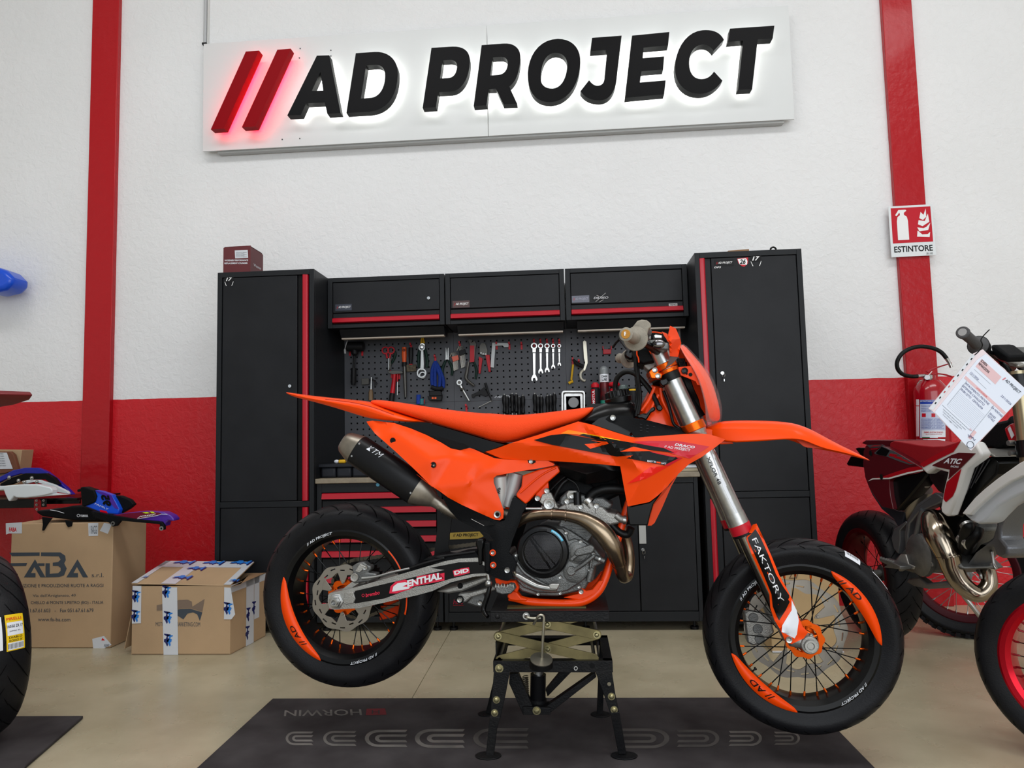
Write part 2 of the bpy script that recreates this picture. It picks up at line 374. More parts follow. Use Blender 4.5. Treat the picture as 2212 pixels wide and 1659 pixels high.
# ================================================================= CABINETS
CB = M('cabinet_black', (22, 23, 26), .42, bump=.12, bscale=900, var=.35, vscale=5, dark=(30, 31, 34))
CBF = M('cabinet_black_edge', (27, 29, 32), .4, bump=.15, bscale=900)
CR = M('handle_red', (176, 10, 34), .3, coat=.3)
CH = M('chrome', (205, 205, 205), .15, 1.0); DK = M('shade_and_black_parts', (8, 8, 9), .7)  # near-black: shade painted into gaps, holes and recesses, also black feet, bolts
STK = M('sticker_dark', (52, 56, 68), .35)
def V3(p): return Vector(p)
def frame_door(t, x0, x1, z0, z1, Y, name='door', inset=.0, th=.018, mt=None):
    return MB().bb((x0, Y+inset, z0), (x1, Y+inset+th, z1)).build(name, mt or CB, t, bev=.002)
def shell(t, x0, x1, z0, z1, Y, D, bw, top=None, bot=None, name='body'):
    """hollow steel carcass: sides, top, bottom, back, with a rolled front lip of width bw"""
    top = top or bw; bot = bot or bw; mb = MB()
    mb.bb((x0, Y, z0), (x0+bw, Y+.022, z1)); mb.bb((x1-bw, Y, z0), (x1, Y+.022, z1))
    mb.bb((x0+bw, Y, z1-top), (x1-bw, Y+.022, z1)); mb.bb((x0+bw, Y, z0), (x1-bw, Y+.022, z0+bot))
    mb.bb((x0, Y+.022, z0), (x0+.003, Y+D, z1)); mb.bb((x1-.003, Y+.022, z0), (x1, Y+D, z1))
    mb.bb((x0+.003, Y+.022, z1-.003), (x1-.003, Y+D, z1)); mb.bb((x0+.003, Y+.022, z0), (x1-.003, Y+D, z0+.003))
    mb.bb((x0+.003, Y+D-.003, z0+.003), (x1-.003, Y+D, z1-.003))
    return mb.build(name, CBF, t, bev=.0022)
def lock(t, c, key=False):
    c = Vector(c)
    o = MB().cyl(c, c+Vector((0, -.006, 0)), .009, seg=18).cyl(c+Vector((0, -.006, 0)), c+Vector((0, -.009, 0)), .006, seg=14).build('lock', CH, t)
    if key:
        k = c+Vector((0, -.012, 0))
        mb = MB().tube([k+Vector((.007*math.cos(a)+.004, -.002, .011*math.sin(a)-.012)) for a in [i*math.pi/8 for i in range(16)]], .0009, 6, closed=True)
        mb.box(k+Vector((0, .004, 0)), (.002, .012, .008)); mb.box(k+Vector((.006, -.002, -.036)), (.004, .0015, .018)); mb.build('key', CH, o)
        MB().box(k+Vector((.006, -.002, -.026)), (.009, .003, .012)).build('key_bow', M('black_plastic', (22, 22, 24), .4), o)
    return o
def adp(t, c, w, h, back, colr=WP):
    """small AD PROJECT sticker"""
    c = Vector(c); s_ = MB().box(c, (w, .0008, h)).build('sticker', back, t, smooth=0)
    lettering('//', lambda u, v: c+Vector((-w*.42+w*.1*u, -.0009, -h*.2+h*.4*v)), M('print_red', (205, 20, 30), .5), s_, shear=.25)
    lettering('AD PROJECT', lambda u, v: c+Vector((-w*.31+w*.75*u, -.0009, -h*.2+h*.4*v)), colr, s_, shear=.2, offset=.01)
YT = 3.85; ZT = 1.99
# left tall
x0, x1 = W(470, 590, YT).x, W(678, 582, YT).x
tl = thing('tall_cabinet', 'tall black steel cabinet at left with red vertical pull and a maroon box on top', 'cabinet', ((x0+x1)/2, YT+.27, .0))
shell(tl, x0, x1, .04, ZT, YT, .575, .026, .03)
zs = W(560, 1090, YT).z
MB().bb((x0+.026, YT+.001, zs-.016), (x1-.026, YT+.02, zs+.016)).build('middle_rail', CBF, tl, bev=.002)
xd = W(641, 850, YT).x; xr0, xr1 = W(652.5, 850, YT).x, W(665.5, 850, YT).x
for nm, za, zb in (('door', zs+.018, ZT-.032), ('door', .07, zs-.018)):
    d_ = frame_door(tl, x0+.03, xd, za, zb, YT, nm, .004)
    MB().bb((xd+.004, YT+.012, za), (xr0-.001, YT+.02, zb)).build('edge_fold', DK, d_, smooth=0)
    q_ = MB(); 
    q_.prism([(xr0, YT+.006, za), (xr0+.004, YT-.006, za), (xr0+.010, YT-.009, za), (xr1-.003, YT-.004, za), (xr1, YT+.008, za)], (0, 0, zb-za)); q_.build('handle', CR, d_, smooth=60)
    MB().bb((x0+.027, YT+.02, za-.01), (x1-.027, YT+.03, zb+.01)).build('gap_shade_panel', DK, d_, smooth=0)  # dark sheet behind the door stands in for shade in its gaps
lock(tl, W(626.5, 834, YT)); 
for xx in (x0+.05, x1-.09):
    for yy in (YT+.06, YT+.4): MB().bb((xx, yy, 0), (xx+.04, yy+.04, .04)).build('foot', DK, tl)
def logo17(t, px, py, Y, s, number='17'):
    c = W(px, py, Y)
    k = MB().prism([c+Vector((x*s, 0, z*s)) for x, z in ((-.5, .5), (.5, .5), (.5, 0), (.3, -.5), (.22, -.45), (.32, -.05), (-.32, -.05), (-.22, -.45), (-.3, -.5), (-.5, 0))], (0, -.0006, 0)).build('sticker', M('print_black', (20, 20, 22), .6), t, smooth=0)
    lettering(number, lambda u, v: c+Vector((s*(-.35+.7*u), -.001, s*(.05+.4*v))), WP, k, shear=.3, offset=.03)
    for sx in (-1, 1): MB().prism([c+Vector((x*s*sx, -.0008, z*s)) for x, z in ((.46, -.02), (.50, -.02), (.34, -.48), (.27, -.48))], (0, -.0003, 0)).build('mark', WP, k, smooth=0)
logo17(tl, 495, 608, YT+.003, .052)
# right tall
x0, x1 = W(1500, 548, YT).x, W(1731, 537, YT).x
tr = thing('tall_cabinet', 'tall black steel cabinet at right with a key hanging in its lock', 'cabinet', ((x0+x1)/2, YT+.27, .0))
shell(tr, x0, x1, .04, ZT, YT, .575, .026, .03)
zs2 = W(1660, 1068, YT).z
MB().bb((x0+.026, YT+.001, zs2-.016), (x1-.026, YT+.02, zs2+.016)).build('middle_rail', CBF, tr, bev=.002)
xr0, xr1 = W(1511.5, 600, YT).x, W(1524.5, 600, YT).x; xd = W(1538, 600, YT).x
for za, zb in ((zs2+.018, ZT-.032), (.07, zs2-.018)):
    d_ = frame_door(tr, xd, x1-.029, za, zb, YT, 'door', .004)
    MB().bb((xr1+.001, YT+.012, za), (xd-.004, YT+.02, zb)).build('edge_fold', CBF, d_, smooth=0)
    MB().prism([(xr0, YT+.008, za), (xr0+.003, YT-.004, za), (xr1-.010, YT-.009, za), (xr1-.004, YT-.006, za), (xr1, YT+.006, za)], (0, 0, zb-za)).build('handle', CR, d_, smooth=60)
    MB().bb((x0+.027, YT+.02, za-.01), (x1-.027, YT+.03, zb+.01)).build('gap_shade_panel', DK, d_, smooth=0)  # near-black sheet paints the shade around this door
lock(tr, W(1560, 806, YT), True)
for xx in (x0+.05, x1-.09):
    for yy in (YT+.06, YT+.4): MB().bb((xx, yy, 0), (xx+.04, yy+.04, .04)).build('foot', DK, tr)
adp(tr, W(1564, 568, YT+.003), .1, .034, M('sticker_black', (16, 16, 18), .5))
c = W(1604.5, 566.5, YT+.003)
k = MB().prism([c+Vector((x*.058, 0, z*.05)) for x, z in ((-.5, .42), (.5, .5), (.46, -.15), (.1, -.5), (-.1, -.42), (-.4, -.1))], (0, -.0006, 0)).build('sticker', RS, tr, smooth=0)
MB().prism([c+Vector((x*.058, -.0007, z*.05)) for x, z in ((-.46, .36), (.3, .42), (.42, .1), (.36, -.3), (-.3, -.22))], (0, -.0003, 0)).build('number_field', WP, k, smooth=0)
lettering('26', lambda u, v: c+Vector((-.017+.032*u, -.0014, -.010+.026*v)), BK, k, shear=.25, offset=.03)
logo17(tr, 1633, 564, YT+.003, .056)
text_box('DP3', W(1550, 577.5, YT+.003)+Vector((0, -.0008, 0)), .035, .009, WP, tr, shear=.2, offset=.02)
# wall cabinets with hinged flap doors
YC = 4.07; wcs = []
xs = [W(706.5, 600, YC).x, W(960, 590, YC).x, W(1219, 579, YC).x, W(1484.5, 569, YC).x]
zt = W(960, 591, YC).z; zb = W(960, 701, YC).z
names = ('leftmost black wall cabinet with a red strip, beside the left tall cabinet', 'middle black wall cabinet with a dented flap door and a red strip', 'rightmost black wall cabinet with a red strip and a dragon logo sticker')
TUBE = M('lamp_tube', (190, 176, 160), .35)
for i in range(3):
    x0, x1 = xs[i]+.003, xs[i+1]-.003
    t = thing('wall_cabinet', names[i], 'cabinet', ((x0+x1)/2, YC, zb), 'wall cabinets in a row')
    shell(t, x0, x1, zb, zt, YC, YW-YC, .028, .026, .022)
    zc = zb+.092
    d_ = frame_door(t, x0+.031, x1-.031, zc, zt-.029, YC, 'flap_door', .003)
    if i == 1:
        pass
    MB().bb((x0+.031, YC+.008, zb+.062), (x1-.031, YC+.02, zc-.006)).build('lower_rail', CB, t, smooth=0)
    MB().prism([(x0+.031, YC+.006, zb+.062), (x0+.031, YC-.008, zb+.056), (x0+.031, YC-.012, zb+.034), (x0+.031, YC+.006, zb+.030)], (x1-x0-.062, 0, 0)).build('handle', CR, t, smooth=30)
    MB().bb((x0+.028, YC+.02, zb+.02), (x1-.028, YC+.03, zt-.026)).build('gap_shade_panel', DK, t, smooth=0)  # dark sheet gives the gaps round the flap their shade
    # lamp under the cabinet
    lx = W(1078, 640, YC).x-x1
    l_ = MB().prism([(x0+.06, YC+.03, zb-.002), (x0+.06, YC+.06, zb-.05), (x0+.06, YC+.14, zb-.052), (x0+.06, YC+.2, zb-.002)], (x1-x0-.07, 0, 0)).build('lamp_housing', CB, t, bev=.002)
    MB().bb((x0+.065, YC+.058, zb-.058), (x1-.015, YC+.1, zb-.050)).build('lamp_tube', TUBE, l_)
    wcs.append(t)
    if i == 0: lock(t, W(926, 644, YC))
adp(wcs[0], W(742, 664, YC+.002), .098, .038, STK)
adp(wcs[1], W(996, 657, YC+.002), .1, .04, M('sticker_brown', (70, 44, 42), .4))
adp(wcs[2], W(1254, 646, YC+.002), .1, .04, M('sticker_grey', (96, 98, 112), .4), M('print_grey', (150, 150, 165), .5))
c = W(1298, 643, YC+.001)
k = MB().prism([c+Vector((x*.001, 0, z*.001)) for x, z in ((-48, -6), (-20, 8), (-8, 24), (0, 8), (24, 22), (14, 6), (48, 8), (40, -8), (14, -8), (-10, -24), (-14, -8), (-46, -12))], (0, -.0006, 0)).build('sticker', M('print_black', (20, 20, 22), .6), wcs[2], smooth=0)
text_box('DRACO', c+Vector((0, -.0012, -.001)), .084, .013, M('print_grey2', (190, 190, 195), .5), k, shear=.3, offset=.02)
for a_, b_ in (((-30, -22), (28, 26)), ((-24, 14), (22, -2)), ((-12, -26), (14, -12))):
    MB().tube([c+Vector((a_[0]*.001, -.001, a_[1]*.001)), c+Vector((b_[0]*.001, -.001, b_[1]*.001))], .0008, 4).build('mark', WP, k)
c = W(1454, 658, YC+.002); k = MB().box(c, (.048, .0008, .014)).build('sticker', M('sticker_light', (180, 182, 180), .4), wcs[2], smooth=0)
text_box('TENG', c+Vector((0, -.0008, 0)), .038, .009, BK, k, offset=.02)
# pegboards with square holes
zw = .823
YP = 4.395
PB = M('pegboard_grey', (70, 71, 76), .5, .2, bump=.05, bscale=700)
HOLE = M('hole_dark', (5, 5, 6), .8)
def pegboard(xa, xb, za, zb_, label):
    t = thing('pegboard', label, 'pegboard', ((xa+xb)/2, YP, za), 'steel pegboard panels')
    p = .038; nx = int((xb-xa-.012)/p); nz = int((zb_-za-.012)/p)
    mx = ((xb-xa)-nx*p)/2; mz = ((zb_-za)-nz*p)/2; h = .0048
    mb = MB(); vs = []; fs = []
    def g(i, j, a, b): return (xa+mx+(i+.5)*p+a, YP, za+mz+(j+.5)*p+b)
    for i in range(nx):
        for j in range(nz):
            k = len(vs); o_ = p/2
            vs += [g(i, j, -o_, -o_), g(i, j, o_, -o_), g(i, j, o_, o_), g(i, j, -o_, o_), g(i, j, -h, -h), g(i, j, h, -h), g(i, j, h, h), g(i, j, -h, h)]
            vs += [(q[0], q[1]+.003, q[2]) for q in vs[k+4:k+8]]
            fs += [(k, k+1, k+5, k+4), (k+1, k+2, k+6, k+5), (k+2, k+3, k+7, k+6), (k+3, k, k+4, k+7), (k+4, k+5, k+9, k+8), (k+5, k+6, k+10, k+9), (k+6, k+7, k+11, k+10), (k+7, k+4, k+8, k+11)]
    mb.add(vs, fs)
    for a, b in (((xa, YP, za), (xa+mx, YP+.012, zb_)), ((xb-mx, YP, za), (xb, YP+.012, zb_)), ((xa+mx, YP, za), (xb-mx, YP+.012, za+mz)), ((xa+mx, YP, zb_-mz), (xb-mx, YP+.012, zb_))): mb.bb(a, b)
    mb.build('board', PB, t, smooth=0)
    MB().bb((xa+.002, YP+.013, za+.002), (xb-.002, YW-.006, zb_-.002)).build('back_tray', HOLE, t, smooth=0)
    return t
px_ = [W(744, 800, YP).x, W(980.5, 800, YP).x, W(1222.5, 790, YP).x, W(1467, 790, YP).x]
zm = W(980, 867.5, YP).z; ztp = W(980, 716, YP).z
pl = ('left', 'middle', 'right')
for i in range(3):
    pegboard(px_[i]+.0006, px_[i+1]-.0006, zm+.0006, ztp, 'grey perforated steel tool board, upper %s panel under the wall cabinets' % pl[i])
    pegboard(px_[i]+.0006, px_[i+1]-.0006, zw+.006, zm-.0006, 'grey perforated steel tool board, lower %s panel above the worktop' % pl[i])
text_box('// AD PROJECT', W(1112, 857, YP-.002), .24, .018, WP, bpy.data.objects['pegboard.002'], shear=.2, offset=.01) if False else None
# ================================================================= WORKBENCH
YB = 3.875
xa, xb = W(681, 1035, YB-.01).x, W(1512, 1020, YB-.01).x
wt = thing('worktop', 'long beige laminate worktop spanning all the bench cabinets', 'worktop', ((xa+xb)/2, YB, zw-.027))
MB().bb((xa, YB-.015, zw-.027), (xb, YP-.02, zw)).build('top', M('worktop_beige', (150, 138, 118), .45, var=.15, vscale=30), wt, bev=.003)
x0, x1 = W(684, 1150, YB).x, W(955, 1150, YB).x
dc = thing('drawer_cabinet', 'black drawer cabinet with red drawer pulls behind the rear wheel', 'cabinet', ((x0+x1)/2, YB, 0))
zt_, zb_ = zw-.0275, .05
shell(dc, x0, x1, zb_, zt_, YB, .46, .028, .05, .03)
hs = [W(800, y, YB).z for y in (1070, 1101, 1132, 1164, 1196, 1252, 1308)]
ys = [zt_-.052]+[h-.024 for h in hs]
for i, h in enumerate(hs):
    top_ = ys[i]; d_ = MB().bb((x0+.031, YB+.004, h-.004), (x1-.031, YB+.016, top_-.003)).build('drawer', CB, dc, bev=.0015)
    MB().prism([(x0+.031, YB+.01, h+.016), (x0+.031, YB-.004, h+.013), (x0+.031, YB-.013, h-.016), (x0+.031, YB+.008, h-.019)], (x1-x0-.062, 0, 0)).build('handle', CR, d_, smooth=30)
MB().bb((x0+.028, YB+.017, zb_+.028), (x1-.028, YB+.03, zt_-.05)).build('gap_shade_panel', DK, dc, smooth=0)  # shade between the drawers, put in as a near-black sheet
for x in (x0+.04, x1-.04):
    for y in (YB+.05, YB+.4): MB().cyl((x, y, 0), (x, y, .014), .022).cyl((x, y, .014), (x, y, .05), .007).build('foot', M('black_plastic', (22, 22, 24), .4), dc)
cut = [(958, 1240, 1100, 'black two-door base cabinet behind the engine with a white and red brand sticker'), (1243, 1512, 1379, 'black two-door base cabinet beside the right tall cabinet with a key in its lock')]
bcs = []
for l_, r_, s_, lb in cut:
    x0, x1, xm = W(l_, 1150, YB).x, W(r_, 1150, YB).x, W(s_, 1150, YB).x
    t = thing('base_cabinet', lb, 'cabinet', ((x0+x1)/2, YB, 0)); bcs.append(t)
    shell(t, x0, x1, zb_, zt_, YB, .46, .022, .03, .05)
    frame_door(t, x0+.024, xm-.002, zb_+.053, zt_-.033, YB, 'door', .002); frame_door(t, xm+.002, x1-.024, zb_+.053, zt_-.033, YB, 'door', .002)
    for x in (x0+.04, x1-.04):
        for y in (YB+.05, YB+.4): MB().cyl((x, y, 0), (x, y, .014), .022).cyl((x, y, .014), (x, y, .05), .007).build('foot', M('black_plastic', (22, 22, 24), .4), t)
lock(bcs[1], W(1388.5, 1187, YB), True)
c = W(1388, 1154, YB+.001); MB().box(c, (.036, .001, .098)).build('sticker', M('sticker_light', (180, 182, 180), .4), bcs[1], smooth=0)
c = W(990, 1300, YB+.001); text_box('HRC', c, .055, .026, M('print_redblue', (150, 20, 50), .5), bcs[0], shear=.25, offset=.02)
text_box('HONDA RACING CORPORATION', c+Vector((0, 0, -.019)), .055, .004, M('print_red', (205, 20, 30), .5), bcs[0])
# gold strip label and its strap on the two-door base cabinet
gs_ = MB().prism([W(x, y, YB-.001) for x, y in ((971.9, 1151), (1035.6, 1148), (1044.7, 1158.2), (1035.6, 1163), (971.9, 1165.5))], (0, .0008, 0)).build('gold_label', M('gold_card', (176, 150, 70), .4, .3), bcs[0], smooth=0)
lettering('// AD PROJECT', quad(W(978.7, 1161, YB-.0022), W(1033, 1160, YB-.0022), W(979, 1153, YB-.0022)), BK, gs_, offset=.02)
# ================================================================= MOTORCYCLE (right side faces the camera)
from mathutils.geometry import delaunay_2d_cdt
TH = math.radians(-5.0); BO = Vector((-.757, 2.474, 0))
BU = Vector((math.cos(TH), math.sin(TH), 0)); BN = Vector((math.sin(TH), -math.cos(TH), 0))
class Frame:
    """side-on construction frame: u forward, w towards the viewer's side, z up"""
    def __init__(s, O, th): s.O = Vector(O); s.u = Vector((math.cos(th), math.sin(th), 0)); s.n = Vector((math.sin(th), -math.cos(th), 0))
    def __call__(s, p, w):
        d = ray(p[0], p[1]); t = (w-(CAM-s.O).dot(s.n))/d.dot(s.n); q = CAM+d*t-s.O
        return Vector((q.dot(s.u), -w, q.z))
B = Frame(BO, TH)
def zone(ox, oy, k): return lambda *ps: [(ox+p[0]/k, oy+p[1]/k) for p in ps]
A2 = zone(600, 800, 4.424); A3 = zone(900, 1000, 4.424); A4 = zone(1050, 820, 4.424); A5 = zone(1300, 660, 4.88); A6 = zone(1480, 880, 2.304)
A7 = zone(1440, 880, 4.608); A8 = zone(1300, 680, 7.9); A9 = zone(1000, 1100, 5.53); AR = zone(560, 1050, 3.6875); AF = zone(1500, 1150, 3.687); AW = zone(570, 1080, 4.047)
def P1(z, x, y): return z((x, y))[0]
class Surf:
    def __init__(s, ctrl):
        s.c = ctrl
        r = delaunay_2d_cdt([Vector((c[0], c[1])) for c in ctrl], [], [], 0, 1e-5); s.v = r[0]; s.t = r[2]
        s.o = [ctrl[(o[0] if o else 0)][2] for o in r[3]]
    def __call__(s, x, y):
        for t in s.t:
            a, b, c = (s.v[i] for i in t[:3]); d = (b.y-c.y)*(a.x-c.x)+(c.x-b.x)*(a.y-c.y)
            if abs(d) < 1e-9: continue
            l1 = ((b.y-c.y)*(x-c.x)+(c.x-b.x)*(y-c.y))/d; l2 = ((c.y-a.y)*(x-c.x)+(a.x-c.x)*(y-c.y))/d; l3 = 1-l1-l2
            if min(l1, l2, l3) > -1e-6: return l1*s.o[t[0]]+l2*s.o[t[1]]+l3*s.o[t[2]]
        sw = sv = 0
        for c in s.c:
            k = 1/((c[0]-x)**2+(c[1]-y)**2+1)**2; sw += k; sv += k*c[2]
        return sv/sw
class IDW:
    def __init__(s, ctrl, p=3): s.c = ctrl; s.p = p
    def __call__(s, x, y):
        sw = sv = 0
        for c in s.c:
            k = 1/((c[0]-x)**2+(c[1]-y)**2+9)**(s.p/2); sw += k; sv += k*c[2]
        return sv/sw
def inside(x, y, l):
    r = False; n = len(l); j = n-1
    for i in range(n):
        if (l[i][1] > y) != (l[j][1] > y) and x < (l[j][0]-l[i][0])*(y-l[i][1])/(l[j][1]-l[i][1])+l[i][0]: r = not r
        j = i
    return r
def panel(name, out, wf, mat, parent, holes=(), th=.004, g=11, mirror=False, lift=0.0, smooth=40, fr=None, bev=0.0, solidto=None):
    fr = fr or B; wf_ = wf if callable(wf) else (lambda x, y: wf)
    loops = [list(out)]+[list(h) for h in holes]; vs = []; es = []
    for l in loops:
        k = len(vs); m_ = []
        for i in range(len(l)):
            a, b = Vector(l[i]), Vector(l[(i+1) % len(l)]); n = max(1, int((b-a).length/(g*1.3))); m_ += [a+(b-a)*(q/n) for q in range(n)]
        vs += m_; es += [(k+i, k+(i+1) % len(m_)) for i in range(len(m_))]
    x0 = min(p[0] for p in out); x1 = max(p[0] for p in out); y0 = min(p[1] for p in out); y1 = max(p[1] for p in out)
    bs = list(vs); y = y0+g*.5; r_ = 0
    while y < y1:
        x = x0+g*(.5 if r_ % 2 else .9)
        while x < x1:
            if inside(x, y, out) and not any(inside(x, y, h) for h in holes) and min((p.x-x)**2+(p.y-y)**2 for p in bs) > (g*.45)**2: vs.append(Vector((x, y)))
            x += g
        y += g*.87; r_ += 1
    R_ = delaunay_2d_cdt(vs, es, [], 0, 1e-4); V_, T_ = R_[0], R_[2]; T = []
    for t in T_:
        cx = sum(V_[i].x for i in t)/3; cy = sum(V_[i].y for i in t)/3
        if inside(cx, cy, out) and not any(inside(cx, cy, h) for h in holes): T.append(tuple(t[:3]))
    F3 = [fr((v.x, v.y), wf_(v.x, v.y)+lift) for v in V_]; n = len(F3)
    bk = [Vector((p.x, p.y+th if solidto is None else -solidto, p.z)) for p in F3]
    # orientation: front face must point to -y
    a, b, c = (F3[i] for i in T[0])
    if (b-a).cross(c-a).y > 0: T = [t[::-1] for t in T]
    cnt = {}
    for t in T:
        for i in range(3): cnt[(t[i], t[(i+1) % 3])] = 1
    bd = [e for e in cnt if (e[1], e[0]) not in cnt]
    fs = list(T)+[tuple(i+n for i in reversed(t)) for t in T]+[(e[1], e[0], e[0]+n, e[1]+n) for e in bd]
    r = []
    for s_ in ((1, -1) if mirror else (1,)):
        mb = MB(); mb.add([Vector((p.x, p.y*s_, p.z)) for p in F3+bk], fs if s_ > 0 else [f[::-1] for f in fs])
        r.append(mb.build(name, mat, parent, smooth=smooth, bev=bev))
    return r if mirror else r[0]
def plate(name, pts, w0, w1, mat, parent, bev=.0015, mirror=False, smooth=35, fr=None, seg=2):
    """straight lateral extrusion of an outline seen at depth w1, back to w0"""
    fr = fr or B; r = []
    q = [fr(p, w1) for p in pts]
    for s_ in ((1, -1) if mirror else (1,)):
        o_, tr = tri2d([(p.x, p.z) for p in q], []); n = len(o_); mb = MB()
        vs = [Vector((x, -w1*s_, z)) for x, z in o_]+[Vector((x, -w0*s_, z)) for x, z in o_]
        mb.add(vs, [tuple(range(n)), tuple(range(2*n-1, n-1, -1))]+[(i, (i+1) % n, (i+1) % n+n, i+n) for i in range(n)]); fix(mb)
        r.append(mb.build(name, mat, parent, bev=bev, smooth=smooth, seg=seg))
    return r if mirror else r[0]
def loft(name, st_, mat, parent, subd=1, smooth=60, fr=None, caps=True, n=0):
    fr = fr or B; rings = []
    for s_ in st_:
        q = [fr((a[0], a[1]), a[2]) for a in s_]
        rg = list(q)+[Vector((p.x, -p.y, p.z)) for p in reversed(q) if abs(p.y) > 1e-6]
        rings.append(rg)
    m_ = min(len(r) for r in rings); assert all(len(r) == m_ for r in rings), name
    if n:
        cols = [catmull([r[k] for r in rings], n) for k in range(m_)]; rings = [[c[i] for c in cols] for i in range(len(cols[0]))]
    mb = MB(); vs = [p for r in rings for p in r]
    fs = [(i*m_+k, (i+1)*m_+k, (i+1)*m_+(k+1) % m_, i*m_+(k+1) % m_) for i in range(len(rings)-1) for k in range(m_)]
    if caps: fs += [tuple(range(m_)), tuple((len(rings)-1)*m_+k for k in reversed(range(m_)))]
    mb.add(vs, fs); fix(mb); return mb.build(name, mat, parent, smooth=smooth, sub=subd)
def btube(name, pts, r, mat, parent, seg=12, n=6, fr=None, smooth=60, closed=False):
    """pts: (px, py, w)"""
    fr = fr or B; q = [fr((a[0], a[1]), a[2]) for a in pts]
    if n and len(q) > 2:
        if isinstance(r, (list, tuple)):
            rr = catmull([(v, 0, 0) for v in r], n, closed); r = [v.x for v in rr]
        q = catmull(q, n, closed)
    return MB().tube(q, r, seg, closed=closed).build(name, mat, parent, smooth=smooth)
def zt3(z, *ps): return [(*z((p[0], p[1]))[0], p[2]) for p in ps]
def bolt(parent, p, w, r=.006, mat=None, name='bolt', fr=None):
    c = (fr or B)(p, w)
    mb = MB().lathe([(0, .0), (r*.45, 0), (r*.5, .002), (r*.9, .003), (r, .001), (r, -.003), (0, -.003)], c, (0, -1, 0), 14)
    return mb.build(name, mat or STEEL, parent)
# materials
OR = M('orange_plastic', (246, 72, 2), .32, spec=.22)
ORM = M('orange_matte', (240, 66, 6), .5, spec=.2)
ORF = M('orange_frame', (244, 68, 4), .28, coat=.12)
ORA = M('orange_anodised', (225, 88, 10), .28, .85)
SEAT = M('seat_orange', (246, 68, 0), .62, bump=.35, bscale=520)
BP = M('black_bodywork', (9, 9, 10), .24)
BPM = M('black_rough_plastic', (15, 16, 18), .55, bump=.2, bscale=300, spec=.1)
BG = M('black_gloss', (8, 8, 10), .3, coat=.05)
RUB = M('tyre_rubber', (25, 25, 28), .4, bump=.1, bscale=260, var=.25, vscale=14, spec=.16)
GRV = M('groove_shade_dark', (2, 2, 3), .8, spec=.1)
STEEL = M('steel', (176, 176, 174), .3, .9)
SILV = M('brushed_silver', (186, 186, 184), .3, .9, var=.12, vscale=40)
ALU = M('cast_aluminium', (126, 127, 126), .42, .75, bump=.25, bscale=320, var=.25, vscale=18)
ALU2 = M('light_cast_alloy', (172, 170, 165), .42, .7, bump=.2, bscale=260, var=.12, vscale=12)
HEAD = M('header_bronze', (158, 142, 120), .26, .95, var=.35, vscale=9, dark=(108, 88, 72))
MUF = M('titanium_grey', (150, 142, 130), .38, .85, var=.2, vscale=26)
CARB = M('silencer_black', (20, 20, 22), .38, .2, spec=.45)
RIMB = M('rim_black', (10, 10, 11), .3, spec=.45)
HOSE = M('black_rubber_hose', (13, 13, 14), .42, spec=.4)
CHAINM = M('chain_steel', (110, 102, 88), .42, .8)
GRIP = M('grip_grey', (158, 150, 136), .62, bump=.25, bscale=420, var=.2, vscale=30)
REDA = M('decal_red', (206, 6, 36), .3); YEL = M('decal_yellow', (255, 190, 10), .35); YOR = M('decal_amber', (255, 130, 8), .35)
RO = M('decal_red_orange', (240, 24, 6), .3); DBK = M('decal_black', (9, 9, 11), .3)
WPT = M('decal_white', (225, 228, 235), .35)
PINK = M('decal_pink_red', (220, 40, 70), .4)
moto = thing('motorcycle', 'orange and black supermoto motorcycle lifted on a black scissor stand', 'motorcycle', BO, rz=TH, local=True)
